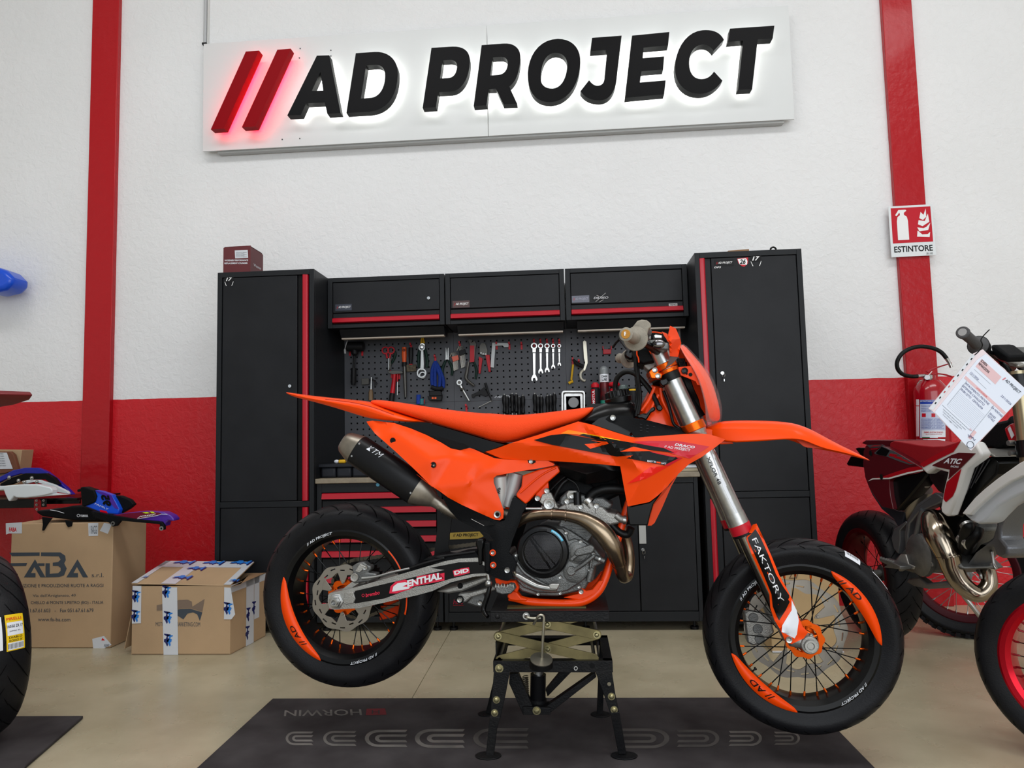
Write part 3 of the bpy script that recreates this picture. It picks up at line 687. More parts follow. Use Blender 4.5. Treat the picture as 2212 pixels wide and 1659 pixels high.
# ---------------------------------------------------------------- wheels
def wheel(parent, name, u, z, R, W_, lip, lw, rimmat=None, nsp=32, hub=ORA, nip=ORA, spk=None, fr_=None, groove=26, tilt=.16, hf=.036, sw=.85, spokes=True):
    wh = sub(name, parent); c = Vector((u, 0, z)); ax = (0, -1, 0); rimmat = rimmat or RIMB; hw = W_/2
    prof = []
    for k in range(25):
        a = -math.pi*.5+math.pi*k/24
        prof.append((R-hw*.62+hw*.62*math.cos(a)**.9, hw*math.sin(a)))
    b0 = [(lip+.001, -lw), (lip+.012, -lw-.004), (lip+.028, -hw*.97)]; b1 = [(r, -w) for r, w in reversed(b0)]
    prof = b0+prof[1:-1]+b1+[(lip-.01, lw-.004), (lip-.012, 0), (lip-.01, -lw+.004)]
    def rad_at(w):
        a = math.asin(max(-1, min(1, w/hw))); return R-hw*.62+hw*.62*math.cos(a)**.9
    MB().lathe(prof, c, ax, 96, closed=True).build('tyre', RUB, wh, smooth=50)
    # tread grooves: slim dark strips laid on the surface paint their shade
    g_ = MB()
    for i in range(groove):
        for sd in (-1, 1):
            for (wa, wb, da, wd) in ((.22, .84, tilt*1.15, .0038), (.02, .24, tilt*.5, .0028), (.86, .96, -tilt*.3, .003)):
                a0 = 2*math.pi*(i+(.5 if sd > 0 else 0)+(.35 if wa < .2 else 0))/groove; n = 7; ln = []
                for k in range(n+1):
                    t = k/n; w_ = sd*hw*(wa+(wb-wa)*t); a = a0-da*t; r = rad_at(w_)+.0006; wd_ = wd*math.sin(math.pi*(.12+.76*t))/max(r, .1)
                    for s2 in (-1, 1): ln.append(c+Vector((math.cos(a+s2*wd_)*r, -w_, math.sin(a+s2*wd_)*r)))
                g_.add(ln, [(2*k, 2*k+1, 2*k+3, 2*k+2) for k in range(n)])
    tag(g_.build('groove_shade', GRV, wh, smooth=0), kind='stuff')
    bed = lip-.03
    rp = [(lip, lw), (lip, lw-.006), (lip-.016, lw-.009), (bed+.004, lw*.45), (bed+.004, -lw*.45), (lip-.016, -lw+.009), (lip, -lw+.006), (lip, -lw), (lip-.006, -lw-.002), (lip-.02, -lw+.001), (bed-.003, -lw*.72), (bed-.005, -lw*.3), (bed-.005, lw*.3), (bed-.003, lw*.72), (lip-.02, lw-.001), (lip-.006, lw+.002)]
    MB().lathe(rp, c, ax, 96, closed=True).build('rim', rimmat, wh, smooth=30)
    if spokes:
        h0 = MB().lathe([(.012, -.058), (.026, -.056), (.028, -.05), (.02, -.046), (.019, -.036), (hf+.002, -.034), (hf+.002, -.028), (.02, -.025), (.018, 0), (.02, .025), (hf+.002, .028), (hf+.002, .034), (.019, .036), (.02, .046), (.028, .05), (.026, .056), (.012, .058)], c, ax, 36).build('hub', hub, wh)
        spk = spk or BP
        sm = MB(); r1 = bed-.018
        for g4 in range(4):
            sd = 1 if g4 % 2 else -1; dr = 1 if g4 < 2 else -1
            a_r = 0; a_h = dr*sw
            p0 = Vector((math.cos(a_h)*hf, -sd*.031, math.sin(a_h)*hf)); p1 = Vector((r1, -sd*.006, 0))
            s_ = MB().cyl(p0, p1, .00175, seg=6); e = (p1-p0).normalized()
            n_ = MB().tube([p1, p1+e*.004, p1+e*.017], [.0024, .0034, .0034], 8)
            so = s_.build('spoke', spk, wh); no = n_.build('nipple', nip, wh)
            for q in range(nsp//4):
                a = -(2*math.pi*(q*4+g4*1.0+(.15 if dr > 0 else -.15))/nsp)
                for src in (so, no):
                    o = src if q == 0 else src.copy()
                    if q: COL.objects.link(o)
                    o.location = c; o.rotation_euler = (0, a, 0)
    return wh, c
RW, rc = wheel(moto, 'rear_wheel', 0.0, .494, .309, .164, .224, .070)
FWh, fc = wheel(moto, 'front_wheel', 1.467, .385, .295, .122, .222, .047, groove=30, tilt=-.2)
def ring_pt(c, r, a, w): return c+Vector((math.cos(a)*r, -w, math.sin(a)*r))
def crescent(parent, c, w, a0, a1, ri, ro, rin_end, mat, n=28, lip=.224):
    mb = MB(); vs = []
    for k in range(n+1):
        t = k/n; a = a0+(a1-a0)*t; b = math.sin(math.pi*t)**.6; r0 = ro-.003-(ro-ri)*b
        vs += [ring_pt(c, ro, a, w), ring_pt(c, r0, a, w-.006*b)]
    mb.add(vs, [(2*k, 2*k+1, 2*k+3, 2*k+2) for k in range(n)]); return mb.build('rim_sticker', mat, parent, smooth=60, solid=.0006)
def rim_text(parent, s, c, w, am, ra, h, span, mat, flip=False, shear=.2):
    """letters stand outwards around the rim; span in radians"""
    def f(u, v):
        a = am+(.5-u)*span if not flip else am-(.5-u)*span
        r = ra+(v-.5)*h if not flip else ra-(v-.5)*h
        return ring_pt(c, r, a, w)
    return lettering(s, f, mat, parent, name='lettering', shear=shear, offset=.012)
D2R = math.radians
crescent(RW, rc, .0735, D2R(163), D2R(249), .188, .2235, 0, OR)
crescent(RW, rc, .0735, D2R(12), D2R(44), .2135, .2235, 0, OR)
crescent(RW, rc, .0735, D2R(-14), D2R(8), .212, .2235, 0, OR)
rim_text(RW, '// AD PROJECT', rc, .0738, D2R(113.5), .2145, .0105, D2R(27), WPT)
rim_text(RW, '// AD PROJECT', rc, .0738, D2R(-70), .2145, .0105, D2R(27), WPT)
rim_text(RW, '// AD', rc, .0745, D2R(219), .208, .016, D2R(23), DBK, flip=False)
crescent(FWh, fc, .0505, D2R(193), D2R(262), .188, .2215, 0, OR)
crescent(FWh, fc, .0505, D2R(-4), D2R(66), .188, .2215, 0, OR)
rim_text(FWh, '// AD PROJECT', fc, .0508, D2R(135), .212, .0105, D2R(27), WPT)
rim_text(FWh, '// AD PROJECT', fc, .0508, D2R(-50), .212, .0105, D2R(27), WPT)
rim_text(FWh, '// AD', fc, .0515, D2R(47), .205, .016, D2R(24), DBK)
rim_text(FWh, '// AD', fc, .0515, D2R(230), .205, .016, D2R(24), DBK)
# tyre barcode labels on the front tyre
for a0, a1, wa, wb in ((D2R(62), D2R(52), .020, .052), (D2R(43), D2R(30), .03, .036)):
    mb = MB(); vs = []
    for i in range(9):
        for j in range(5):
            a = a0+(a1-a0)*i/8; w_ = wa+(wb-wa)*j/4; q = math.asin(w_/.061); r = .295-.061*.62+.061*.62*math.cos(q)**.9+.0009
            vs.append(ring_pt(fc, r, a, w_))
    mb.add(vs, [(i*5+j, i*5+j+1, i*5+j+6, i*5+j+5) for i in range(8) for j in range(4)])
    lab = mb.build('tyre_label', WPT, FWh, smooth=60)
    if wb > .05:
        bm_ = MB()
        for i in range(16):
            a = a0+(a1-a0)*(.1+.8*i/16); r = lambda w_: .295-.061*.62+.061*.62*math.cos(math.asin(w_/.061))**.9+.0013
            bm_.add([ring_pt(fc, r(.026), a, .026), ring_pt(fc, r(.026), a-.004*(1+i % 3)*.5, .026), ring_pt(fc, r(.040), a-.004*(1+i % 3)*.5, .040), ring_pt(fc, r(.040), a, .040)], [(0, 1, 2, 3)])
        tag(bm_.build('barcode_print', BK, FWh, smooth=0), kind='stuff')
def disc(parent, c, w, R_, ri, lobes, mat, name='brake_disc', amp=.05, th=.004, slots=True, arms=6):
    n = lobes*12; out = []; inn = []
    for i in range(n):
        a = 2*math.pi*i/n; out.append((c.x+math.cos(a)*R_*(1+amp*.5*math.cos(lobes*a)), c.z+math.sin(a)*R_*(1+amp*.5*math.cos(lobes*a))))
        inn.append((c.x+math.cos(a)*ri*(1-.05*math.cos(lobes*a)), c.z+math.sin(a)*ri*(1-.05*math.cos(lobes*a))))
    hs = [inn]
    if slots:
        for i in range(lobes*2):
            a = 2*math.pi*(i+.5)/(lobes*2); rm = (R_+ri)/2+.004*(1 if i % 2 else -1); d = .10; e = .0022
            hs.append([(c.x+math.cos(a+s_*d*.9)*(rm+r_*e), c.z+math.sin(a+s_*d*.9)*(rm+r_*e)) for s_, r_ in ((-1, -1), (0, -1), (1, -1), (1, 1), (0, 1), (-1, 1))])
    f = lambda ww: (lambda p: Vector((p[0], -ww, p[1])))
    d_ = shape(out, hs, f(w), f(w-th)).build(name, mat, parent, smooth=30)
    for i in range(arms):
        mb = MB(); a = 2*math.pi*i/arms+.5; e = Vector((math.cos(a), 0, math.sin(a))); g_ = Vector((-math.sin(a), 0, math.cos(a)))
        pts = [c+e*ri*1.1+g_*.022, c+e*ri*1.0+g_*.018, c+e*(ri*.62)+g_*.006, c+e*(ri*.56), c+e*(ri*.62)-g_*.006, c+e*ri*1.0-g_*.018, c+e*ri*1.1-g_*.022]
        mb.prism([Vector((p.x, -w+.0005, p.z)) for p in pts], (0, th-.001, 0))
        mb.cyl(c+e*ri*.66+Vector((0, -w-.003, 0)), c+e*ri*.66+Vector((0, -w+.006, 0)), .005, seg=12)
        mb.build('disc_carrier', mat, parent, bev=.0006)
    return d_
DISC = M('brake_disc_steel', (150, 144, 136), .34, .9)
disc(RW, rc, .078, .108, .080, 9, DISC, amp=.06)
disc(FWh, fc, -.066, .155, .122, 10, DISC, amp=.05, arms=5)
# orange scalloped hub rings seen around the axles
for wh, c, w, r in ((RW, rc, .066, .056), (FWh, fc, .060, .056)):
    out = [(c.x+math.cos(a)*r*(1+.05*math.cos(9*a)), c.z+math.sin(a)*r*(1+.05*math.cos(9*a))) for a in [2*math.pi*i/72 for i in range(72)]]
    inn = [(c.x+math.cos(a)*r*.7, c.z+math.sin(a)*r*.7) for a in [2*math.pi*i/36 for i in range(36)]]
    f = lambda ww: (lambda p: Vector((p[0], -ww, p[1])))
    shape(out, [inn], f(w), f(w-.012)).build('hub_ring', ORA, wh, bev=.001)
    for i in range(6):
        a_ = i*math.pi/3+.3; MB().cyl(c+Vector((math.cos(a_)*.024, -w+.004, math.sin(a_)*.024)), c+Vector((math.cos(a_)*r*.85, -w+.007, math.sin(a_)*r*.85)), .004, seg=8).build('hub_arm', ORA, wh)
    MB().lathe([(.018, w-.02), (.027, w-.006), (.026, w), (.016, w+.004), (.016, w+.01), (.0, w+.01)], c, (0, -1, 0), 40).build('hub_cap', ORA, wh)
# sprocket on the far side
sp_o = [(rc.x+math.cos(a)*(.105 if i % 4 < 2 else .098), rc.z+math.sin(a)*(.105 if i % 4 < 2 else .098)) for i, a in enumerate([2*math.pi*k/168 for k in range(168)])]
sp_i = [(rc.x+math.cos(a)*.082, rc.z+math.sin(a)*.082) for a in [2*math.pi*k/48 for k in range(48)]]
f = lambda ww: (lambda p: Vector((p[0], -ww, p[1])))
shape(sp_o, [sp_i], f(-.072), f(-.079)).build('sprocket', BP, RW, smooth=20)
mb = MB()
for i in range(6):
    a = i*math.pi/3; e = Vector((math.cos(a), 0, math.sin(a))); mb.prism([rc+Vector((0, .073, 0))+e*.083+Vector((-e.z, 0, e.x))*.012, rc+Vector((0, .073, 0))+e*.04+Vector((-e.z, 0, e.x))*.006, rc+Vector((0, .073, 0))+e*.04-Vector((-e.z, 0, e.x))*.006, rc+Vector((0, .073, 0))+e*.083-Vector((-e.z, 0, e.x))*.012], (0, .005, 0))
mb.build('sprocket_arms', BP, RW)
# chain: loop of side plates
cs = B(P1(A3, 620, 830), -.075); cs = Vector((cs.x+.06, .0755, cs.z)); chn = MB(); path = []
r1, r2 = .101, .03; d = Vector((cs.x-rc.x, 0, cs.z-rc.z)); L_ = d.length; al = math.atan2(d.z, d.x); be = math.acos((r1-r2)/L_)
for k in range(25): a = al+be+(2*math.pi-2*be)*k/24; path.append(Vector((rc.x+math.cos(a)*r1, .0755, rc.z+math.sin(a)*r1)))
for k in range(9): a = al-be+2*be*k/8; path.append(Vector((cs.x+math.cos(a)*r2, .0755, cs.z+math.sin(a)*r2)))
path.append(path[0]); seg_ = []; acc = 0
for i in range(len(path)-1):
    a, b = path[i], path[i+1]; l = (b-a).length
    while acc < l: seg_.append((a+(b-a)*(acc/l), (b-a).normalized())); acc += .0159
    acc -= l
for i, (p, e) in enumerate(seg_):
    up_ = Vector((-e.z, 0, e.x)); w_ = .0085 if i % 2 else .0065
    for s_ in (-1, 1):
        q = p+Vector((0, s_*w_, 0)); chn.prism([q+e*.0105+up_*.003, q+e*.007+up_*.0062, q+up_*.0046, q-e*.007+up_*.0062, q-e*.0105+up_*.003, q-e*.0105-up_*.003, q-e*.007-up_*.0062, q-up_*.0046, q+e*.007-up_*.0062, q+e*.0105-up_*.003], (0, .0018, 0))
    chn.cyl(p+e*.008+Vector((0, -.009, 0)), p+e*.008+Vector((0, .011, 0)), .0035, seg=6)
tag(chn.build('drive_chain', CHAINM, moto, smooth=0), kind='stuff')
# ---------------------------------------------------------------- swingarm
SA = sub('swingarm', moto)
arm = AR((548, 872), (556, 856), (600, 845), (740, 815), (1475, 600))+A3((130, 965), (400, 915), (580, 905), (660, 960), (700, 1050), (660, 1078), (560, 1085), (330, 1140), (150, 1225), (0, 1266))+AR((800, 972), (600, 985), (560, 975), (545, 920))
plate('arm', arm, .062, .128, ALU2, SA, bev=.006, mirror=True, seg=3)
plate('arm_boss', A3((660, 960), (860, 860), (900, 1000), (860, 1100), (700, 1060)), -.09, .09, ALU2, SA, bev=.006)
plate('cross_brace', A3((300, 960), (560, 920), (600, 1060), (380, 1090)), -.064, .064, ALU2, SA, bev=.01)
sb = AR((765, 835), (1475, 668))+A3((130, 1003), (400, 950), (585, 945), (650, 985), (655, 1055), (540, 1060), (330, 1105), (140, 1165), (0, 1180))+AR((1000, 895), (765, 935), (752, 925), (756, 850))
panel('arm_sticker', sb, .1288, DBK, SA, th=.0006, g=30, smooth=0)
def tq(z, a, b, c, w, fr=None):
    """lettering placed with its lower left at a, lower right at b, upper left at c (pixels in zone z)"""
    fr = fr or B; a_, b_, c_ = (fr(P1(z, *q), w) for q in (a, b, c)); return quad(a_, b_, c_)
WT2 = M('print_offwhite', (225, 225, 228), .4)
panel('brand_shape', AR((1035, 855), (1045, 800), (1085, 762), (1160, 745), (1200, 756), (1475, 690), (1475, 752), (1230, 800), (1200, 822), (1090, 855)), .1292, PINK, SA, th=.0004, g=40, smooth=0)
panel('brand_shape', A3((0, 1130), (0, 1085), (215, 1050), (262, 1105), (150, 1128), (0, 1170)), .1292, PINK, SA, th=.0004, g=40, smooth=0)
panel('brand_mark', AR((1058, 840), (1068, 800), (1100, 775), (1160, 765), (1200, 775), (1140, 800), (1200, 805), (1190, 818), (1080, 838)), .1297, WT2, SA, th=.0004, g=40, smooth=0)
q0 = AR((1180, 805))[0]; q1 = A3((242, 1108))[0]; q2 = AR((1172, 752))[0]
lettering('ENTHAL', quad(B(q0, .1300), B(q1, .1300), B(q2, .1300)), WT2, SA, shear=.1, offset=.045)
lettering('brembo', tq(AR, (848, 886), (960, 862), (846, 855), .1296), PINK, SA, shear=.1, offset=.02)
c_ = B(P1(AR, 828, 871), .1296); MB().lathe([(.0035, 0), (.0048, 0), (.0048, .0005), (.0035, .0005)], c_, (0, -1, 0), 20, closed=True).build('brand_mark', PINK, SA)
panel('brand_shape', A3((345, 1030), (430, 1008), (500, 998), (508, 1050), (420, 1075), (358, 1085)), .1292, PINK, SA, th=.0004, g=40, smooth=0)
lettering('DID', tq(A3, (362, 1072), (500, 1042), (356, 1034), .1298), WT2, SA, offset=.05)
# axle block, nut
MB().lathe([(.026, -.002), (.026, .004), (.018, .006), (.018, .012), (.0, .012)], Vector((rc.x, -.128, rc.z)), (0, -1, 0), 6).build('axle_nut', STEEL, SA, bev=.0012)
MB().lathe([(.0, .0), (.0115, .0), (.0115, .017), (.008, .017), (.008, .004), (0, .004)], Vector((rc.x, -.136, rc.z)), (0, -1, 0), 24).build('axle_end', STEEL, SA)
plate('chain_adjuster', AR((680, 850), (745, 840), (765, 900), (750, 935), (690, 945), (665, 925)), .12, .134, ALU2, SA, bev=.002)
plate('chain_guide', AR((960, 905), (1100, 895), (1120, 1010), (1060, 1050), (960, 1070), (950, 1000)), -.1, -.085, ORM, SA, bev=.003)
# black chain slider along the top of the arm
plate('chain_slider', AR((1100, 690), (1475, 585))+A3((60, 930), (230, 880), (330, 895), (440, 860), (560, 850), (600, 900), (560, 912), (130, 962))+AR((1475, 604), (1110, 706)), .05, .126, BPM, SA, bev=.002)
# rear brake caliper on the near side
cal = plate('brake_caliper', AR((735, 640), (780, 612), (830, 605), (860, 632), (890, 640), (888, 668), (862, 690), (935, 700), (925, 740), (870, 762), (800, 770), (760, 778), (730, 760), (722, 715), (745, 690)), .082, .118, ALU, moto, bev=.004)
bolt(cal, P1(AR, 758, 728), .124, .014, ALU2); bolt(cal, P1(AR, 845, 650), .12, .008); btube('brake_line', zt3(AR, (820, 735, .125), (930, 722, .13), (1050, 688, .13), (1200, 655, .13)), [.0055, .004, .004, .0035], STEEL, cal)
plate('pad_cover', AR((800, 620), (850, 640), (800, 690), (760, 680)), .116, .124, ALU2, cal, bev=.002)
plate('caliper_hanger', AR((650, 830), (735, 765), (800, 770), (700, 840)), .098, .108, ALU2, cal, bev=.002)
btube('brake_hose', zt3(AR, (1200, 655, .13), (1330, 612, .132), (1475, 572, .13))+zt3(A3, (200, 900, .13), (560, 850, .126)), .0045, HOSE, moto)
# ---------------------------------------------------------------- linkage, footpeg, brake pedal
LK = sub('linkage', moto)
plate('link_arm', A3((385, 1290), (400, 1250), (440, 1245), (520, 1235), (740, 1175), (760, 1215), (520, 1290), (470, 1330), (410, 1345)), .05, .075, ALU2, LK, bev=.005, seg=3)
plate('link_arm', A3((470, 1340), (560, 1230), (640, 1230), (660, 1330), (620, 1385), (570, 1375)), -.03, .04, ALU, LK, bev=.005)
plate('link_arm', A3((180, 1230), (400, 1165), (660, 1080), (690, 1120), (560, 1180), (430, 1230), (300, 1250)), -.03, .06, ALU2, LK, bev=.006)
bolt(LK, P1(A3, 412, 1308), .08, .013, DK); bolt(LK, P1(A3, 412, 1308), .084, .009); bolt(LK, P1(A3, 605, 1335), .045, .008); bolt(LK, P1(A3, 415, 1175), .066, .009, DK)
peg = plate('footpeg', A3((745, 1165), (790, 1185), (800, 1165), (850, 1190), (880, 1160), (925, 1165), (940, 1210), (900, 1250), (820, 1258), (760, 1240)), .13, .165, ALU, moto, bev=.003)
mb = MB()
for i in range(7):
    for j in range(3):
        p = B(P1(A3, 755+i*28, 1165), .165-j*.014); mb.prism([p+Vector((-.003, 0, -.008)), p+Vector((.003, 0, -.008)), p+Vector((0, 0, .004))], (0, .002, 0))
mb.build('peg_teeth', STEEL, peg, smooth=0)
plate('peg_bracket', A3((745, 1105), (770, 1095), (900, 1130), (940, 1130), (975, 1195), (960, 1240), (930, 1230), (905, 1150), (860, 1160), (800, 1175), (760, 1160)), .09, .118, ORM, moto, bev=.003)
btube('rear_brake_cylinder_rod', zt3(A3, (680, 1060, .12), (690, 1120, .12), (690, 1180, .12)), .006, STEEL, moto, n=0)
MB().ball(B(P1(A3, 688, 1150), .124), .012).build('rod_eye', STEEL, moto)
btube('side_lever', zt3(A3, (700, 1180, .118), (680, 1260, .12), (640, 1390, .122), (655, 1440, .13), (680, 1470, .14)), [.0065, .008, .008, .007, .006], BP, moto)
ped = btube('brake_pedal', zt3(A3, (915, 1055, .112), (960, 1075, .122), (1050, 1130, .13), (1150, 1178, .135), (1260, 1200, .14), (1340, 1205, .145)), [.007, .008, .010, .009, .008, .007], STEEL, moto)
plate('pedal_tip', A3((1262, 1168), (1290, 1155), (1365, 1155), (1345, 1210), (1275, 1205)), .125, .165, STEEL, ped, bev=.002)
btube('pedal_spring', zt3(A3, (930, 1040, .125), (960, 1085, .125), (985, 1110, .125)), .0042, CHAINM, moto)
# ---------------------------------------------------------------- frame
plate('frame_rear_spar', A3((1010, 120), (1180, 60), (1350, 25), (1368, 85), (1240, 195), (1140, 290), (1075, 365), (1040, 395), (955, 325), (950, 300), (1000, 225)), .062, .098, ORF, moto, bev=.008, mirror=True, seg=3)
plate('frame_gusset', A3((1140, 290), (1255, 175), (1262, 250), (1225, 290), (1170, 370), (1125, 345)), .068, .086, ORF, moto, bev=.004, mirror=True)
btube('frame_weld_rib', zt3(A3, (990, 285, .1), (1180, 125, .1), (1330, 45, .1)), .0035, ORF, moto)
def cradle(sg):
    q = zt3(A3, (885, 1280, .085), (960, 1295, .085), (1080, 1325, .085), (1300, 1340, .085), (1520, 1338, .085), (1640, 1305, .083), (1740, 1225, .078), (1800, 1110, .07), (1850, 960, .06), (1900, 800, .05), (1960, 600, .04), (2030, 380, .035))
    pts = [B((a[0], a[1]), a[2]) for a in q]
    if sg < 0: pts = [Vector((p.x, -p.y, p.z)) for p in pts]
    MB().tube(catmull(pts, 6), .0125, 16).build('frame_tube', ORF, moto, smooth=60)
cradle(1); cradle(-1)
plate('frame_lug', A3((865, 1265), (930, 1215), (960, 1240), (1000, 1290), (1060, 1300), (1050, 1325), (940, 1320), (890, 1310), (868, 1290)), .07, .1, ORF, moto, bev=.004, mirror=True)
plate('frame_lug', A3((1400, 1290), (1500, 1262), (1545, 1255), (1545, 1215), (1580, 1200), (1620, 1225), (1680, 1210), (1740, 1130), (1790, 1120), (1700, 1290), (1560, 1310)), .072, .09, ORF, moto, bev=.003, mirror=True)
bolt(moto, P1(A3, 1572, 1230), .094, .008)
# head tube and orange neck casting
loft('frame_neck', [[(*P1(A5, *a), b) for a, b in s_] for s_ in (
    (((515, 810), 0), ((525, 812), .03), ((640, 850), .03), ((655, 852), 0)),
    (((490, 900), 0), ((500, 905), .038), ((690, 960), .038), ((705, 965), 0)),
    (((430, 1000), 0), ((440, 1010), .05), ((735, 1080), .045), ((750, 1085), 0)),
    (((380, 1120), 0), ((390, 1130), .062), ((790, 1200), .055), ((805, 1205), 0)),
    (((340, 1260), 0), ((350, 1270), .07), ((850, 1330), .06), ((860, 1335), 0)),
    (((420, 1380), 0), ((430, 1380), .06), ((870, 1400), .05), ((880, 1400), 0)))], ORF, moto, subd=2)
for q in (((560, 860), (490, 1010), (415, 1110)), ((620, 870), (640, 1000), (700, 1120), (760, 1230)), ((600, 940), (540, 1050), (500, 1150))):
    btube('neck_rib', [(*P1(A5, *a), .053) for a in q], .006, ORF, moto)
# ---------------------------------------------------------------- black lower side guards
gd = A3((215, 268), (430, 400), (600, 475), (740, 545), (800, 562), (838, 550), (862, 500), (880, 450), (905, 370), (930, 330), (1040, 398), (1050, 420), (1010, 480), (985, 560), (955, 640), (915, 740), (880, 862), (925, 900), (952, 965), (935, 1020), (905, 1050), (918, 1100), (870, 1130), (800, 1115), (720, 1080), (680, 1062), (648, 1050), (648, 765), (660, 745), (735, 745), (700, 690), (620, 660), (500, 600), (400, 545), (320, 460), (260, 350))
gs = Surf([(*P1(A3, *a), b) for a, b in (((215, 268), .125), ((430, 400), .125), ((740, 545), .118), ((930, 330), .102), ((1050, 400), .1), ((900, 600), .13), ((760, 640), .135), ((400, 545), .11), ((640, 720), .12), ((800, 860), .14), ((950, 960), .128), ((650, 1050), .135), ((870, 1130), .135), ((300, 460), .11))])
panel('side_guard', gd, gs, BPM, moto, th=.012, mirror=True, g=9, bev=.001)
panel('guard_recess_shade', A3((515, 530), (650, 605), (755, 590), (700, 560)), gs, DK, moto, th=.001, lift=.0008, smooth=0)  # flat dark patch on the guard paints the recess's shade
btube('guard_edge_line', [(*P1(A3, *a), .133) for a in ((520, 535), (645, 600))], .0007, STEEL, moto, n=0)
for a in ((728, 857), (733, 975)):
    c = B(P1(A3, *a), .137); MB().lathe([(0, 0), (.010, 0), (.010, .003), (.007, .003)], c, (0, -1, 0), 20).build('washer', ORM, moto); bolt(moto, P1(A3, *a), .142, .006)
bolt(moto, P1(A3, 866, 1025), .142, .009)
plate('reservoir', A3((565, 730), (640, 725), (645, 780), (632, 830), (636, 975), (585, 990), (578, 830), (562, 780)), .09, .13, BP, moto, bev=.006)
plate('swingarm_guard', A3((648, 760), (700, 760), (700, 1055), (650, 1045)), .1, .142, BPM, moto, bev=.005)
# ---------------------------------------------------------------- rear shock (seen through the window in the side panel)
btube('shock_body', zt3(A3, (950, 100, .055), (865, 410, .055)), .025, M('shock_silver', (170, 170, 170), .35, .35), moto, n=0, seg=24)
btube('shock_reservoir', zt3(A3, (790, 130, .07), (800, 300, .065), (790, 420, .06)), [.024, .024, .022], M('shock_pale', (200, 200, 198), .35, .3), moto, n=0, seg=20)
lettering('WP', tq(A3, (765, 290), (770, 232), (798, 296), .098), DBK, moto, shear=.2, offset=.03)
btube('shock_clamp', zt3(A3, (925, 330, .09), (1050, 410, .09)), .008, BP, moto, n=0)
# ---------------------------------------------------------------- engine
case = plate('engine', A9((575, 560), (640, 500), (760, 330), (860, 235), (950, 190), (1040, 205), (1200, 215), (1290, 260), (1400, 330), (1500, 400), (1590, 480), (1690, 600), (1660, 650), (1570, 690), (1560, 860), (1500, 880), (1460, 960), (1400, 980), (1240, 1015), (1130, 1045), (880, 1040), (700, 985), (620, 900), (590, 780), (560, 640)), -.09, .082, ALU, moto, bev=.006, seg=3)
plate('case_cover', A9((640, 620), (680, 480), (800, 300), (900, 215), (1040, 215), (1190, 235), (1240, 290), (1260, 380), (1330, 350), (1420, 380), (1460, 440), (1560, 500), (1560, 560), (1500, 620), (1520, 700), (1490, 800), (1400, 880), (1250, 980), (1100, 1005), (880, 1000), (720, 940), (640, 860), (615, 740)), .07, .098, ALU, case, bev=.005, seg=3)
cc = B(P1(A9, 960, 500), .1)
CW = lambda w: Vector((cc.x, -w, cc.z))
MB().lathe([(.0, .09), (.082, .09), (.083, .112), (.078, .119), (.066, .122), (.063, .1195), (.061, .1195), (.058, .122), (0, .1235)], CW(0), (0, -1, 0), 72).build('clutch_cover', BG, case, smooth=40)
# fine perforated relief of the clutch cover
mb = MB()
for i in range(-22, 23):
    for j in range(-22, 23):
        x = i*.0026+(.0013 if j % 2 else 0); z = j*.0023
        if x*x+z*z < .056**2 and not (-.02 < z+x*1.5 < -.008) and not (.005 < z+x*1.2 < .012): mb.lathe([(0, .1244), (.0009, .1237)], CW(0)+Vector((x, 0, z)), (0, -1, 0), 5)
tag(mb.build('cover_relief', M('relief_grey', (74, 74, 78), .35, .3), case, smooth=0), kind='stuff')
mb = MB(); vs = []
for k in range(13):
    a = D2R(66-38*k/12)
    for r in (.069, .0765): vs.append(CW(.1215 if r < .07 else .1202)+Vector((math.cos(a)*r, 0, math.sin(a)*r)))
mb.add(vs, [(2*k, 2*k+1, 2*k+3, 2*k+2) for k in range(12)]); cst = mb.build('cover_sticker', M('sticker_cyan', (90, 190, 225), .4), case, smooth=60, solid=.0006)
lettering('RACING', lambda u, v: CW(.1232)+Vector((math.cos(D2R(62-30*u))*(.0705+.0045*v), 0, math.sin(D2R(62-30*u))*(.0705+.0045*v))), WPT, case)
c = B(P1(A9, 960, 262), .112); MB().cyl(c+Vector((0, .012, 0)), c+Vector((0, -.006, 0)), .0135, seg=20).box(c+Vector((0, -.009, .004)), (.024, .008, .006)).build('oil_cap', BG, case, bev=.001)
for a in ((870, 240), (1235, 280), (1225, 400), (1165, 810), (835, 845), (640, 545), (1410, 385), (1520, 725), (1390, 925), (1165, 1000), (900, 1010), (1560, 530)): bolt(case, P1(A9, *a), .104, .0058)
def boss(parent, x, y, r, w0, w1, mat=None, z=A9, name='cover_boss'):
    c = B(P1(z, x, y), w1); return MB().lathe([(0, 0), (r*.8, 0), (r, -.003), (r*1.02, -(w1-w0))], c, (0, -1, 0), 32).build(name, mat or ALU, parent)
boss(case, 1380, 530, .037, .09, .108); boss(case, 1380, 530, .028, .09, .114)
boss(case, 1330, 745, .036, .09, .106); boss(case, 1290, 745, .014, .1, .124)
plate('water_pump', A9((1330, 520), (1360, 480), (1530, 425), (1570, 450), (1575, 490), (1540, 530), (1370, 570), (1330, 555)), .1, .128, ALU, case, bev=.006, seg=3)
for q, r in ((((1300, 600, .12), (1370, 540, .12)), .006), (((1330, 730, .118), (1440, 660, .12), (1570, 550, .118)), .006), (((1520, 700, .1), (1535, 600, .1)), .004), (((1500, 860, .1), (1540, 700, .1)), .009), (((1580, 575, .1), (1690, 620, .1)), .009), (((650, 640, .104), (740, 760, .108), (900, 860, .108), (1050, 930, .1)), .005)):
    btube('oil_line', zt3(A9, *q), r, ALU, case, n=5)
btube('clamp', zt3(A9, (1620, 590, .1), (1640, 600, .1)), .0115, STEEL, case, n=0)
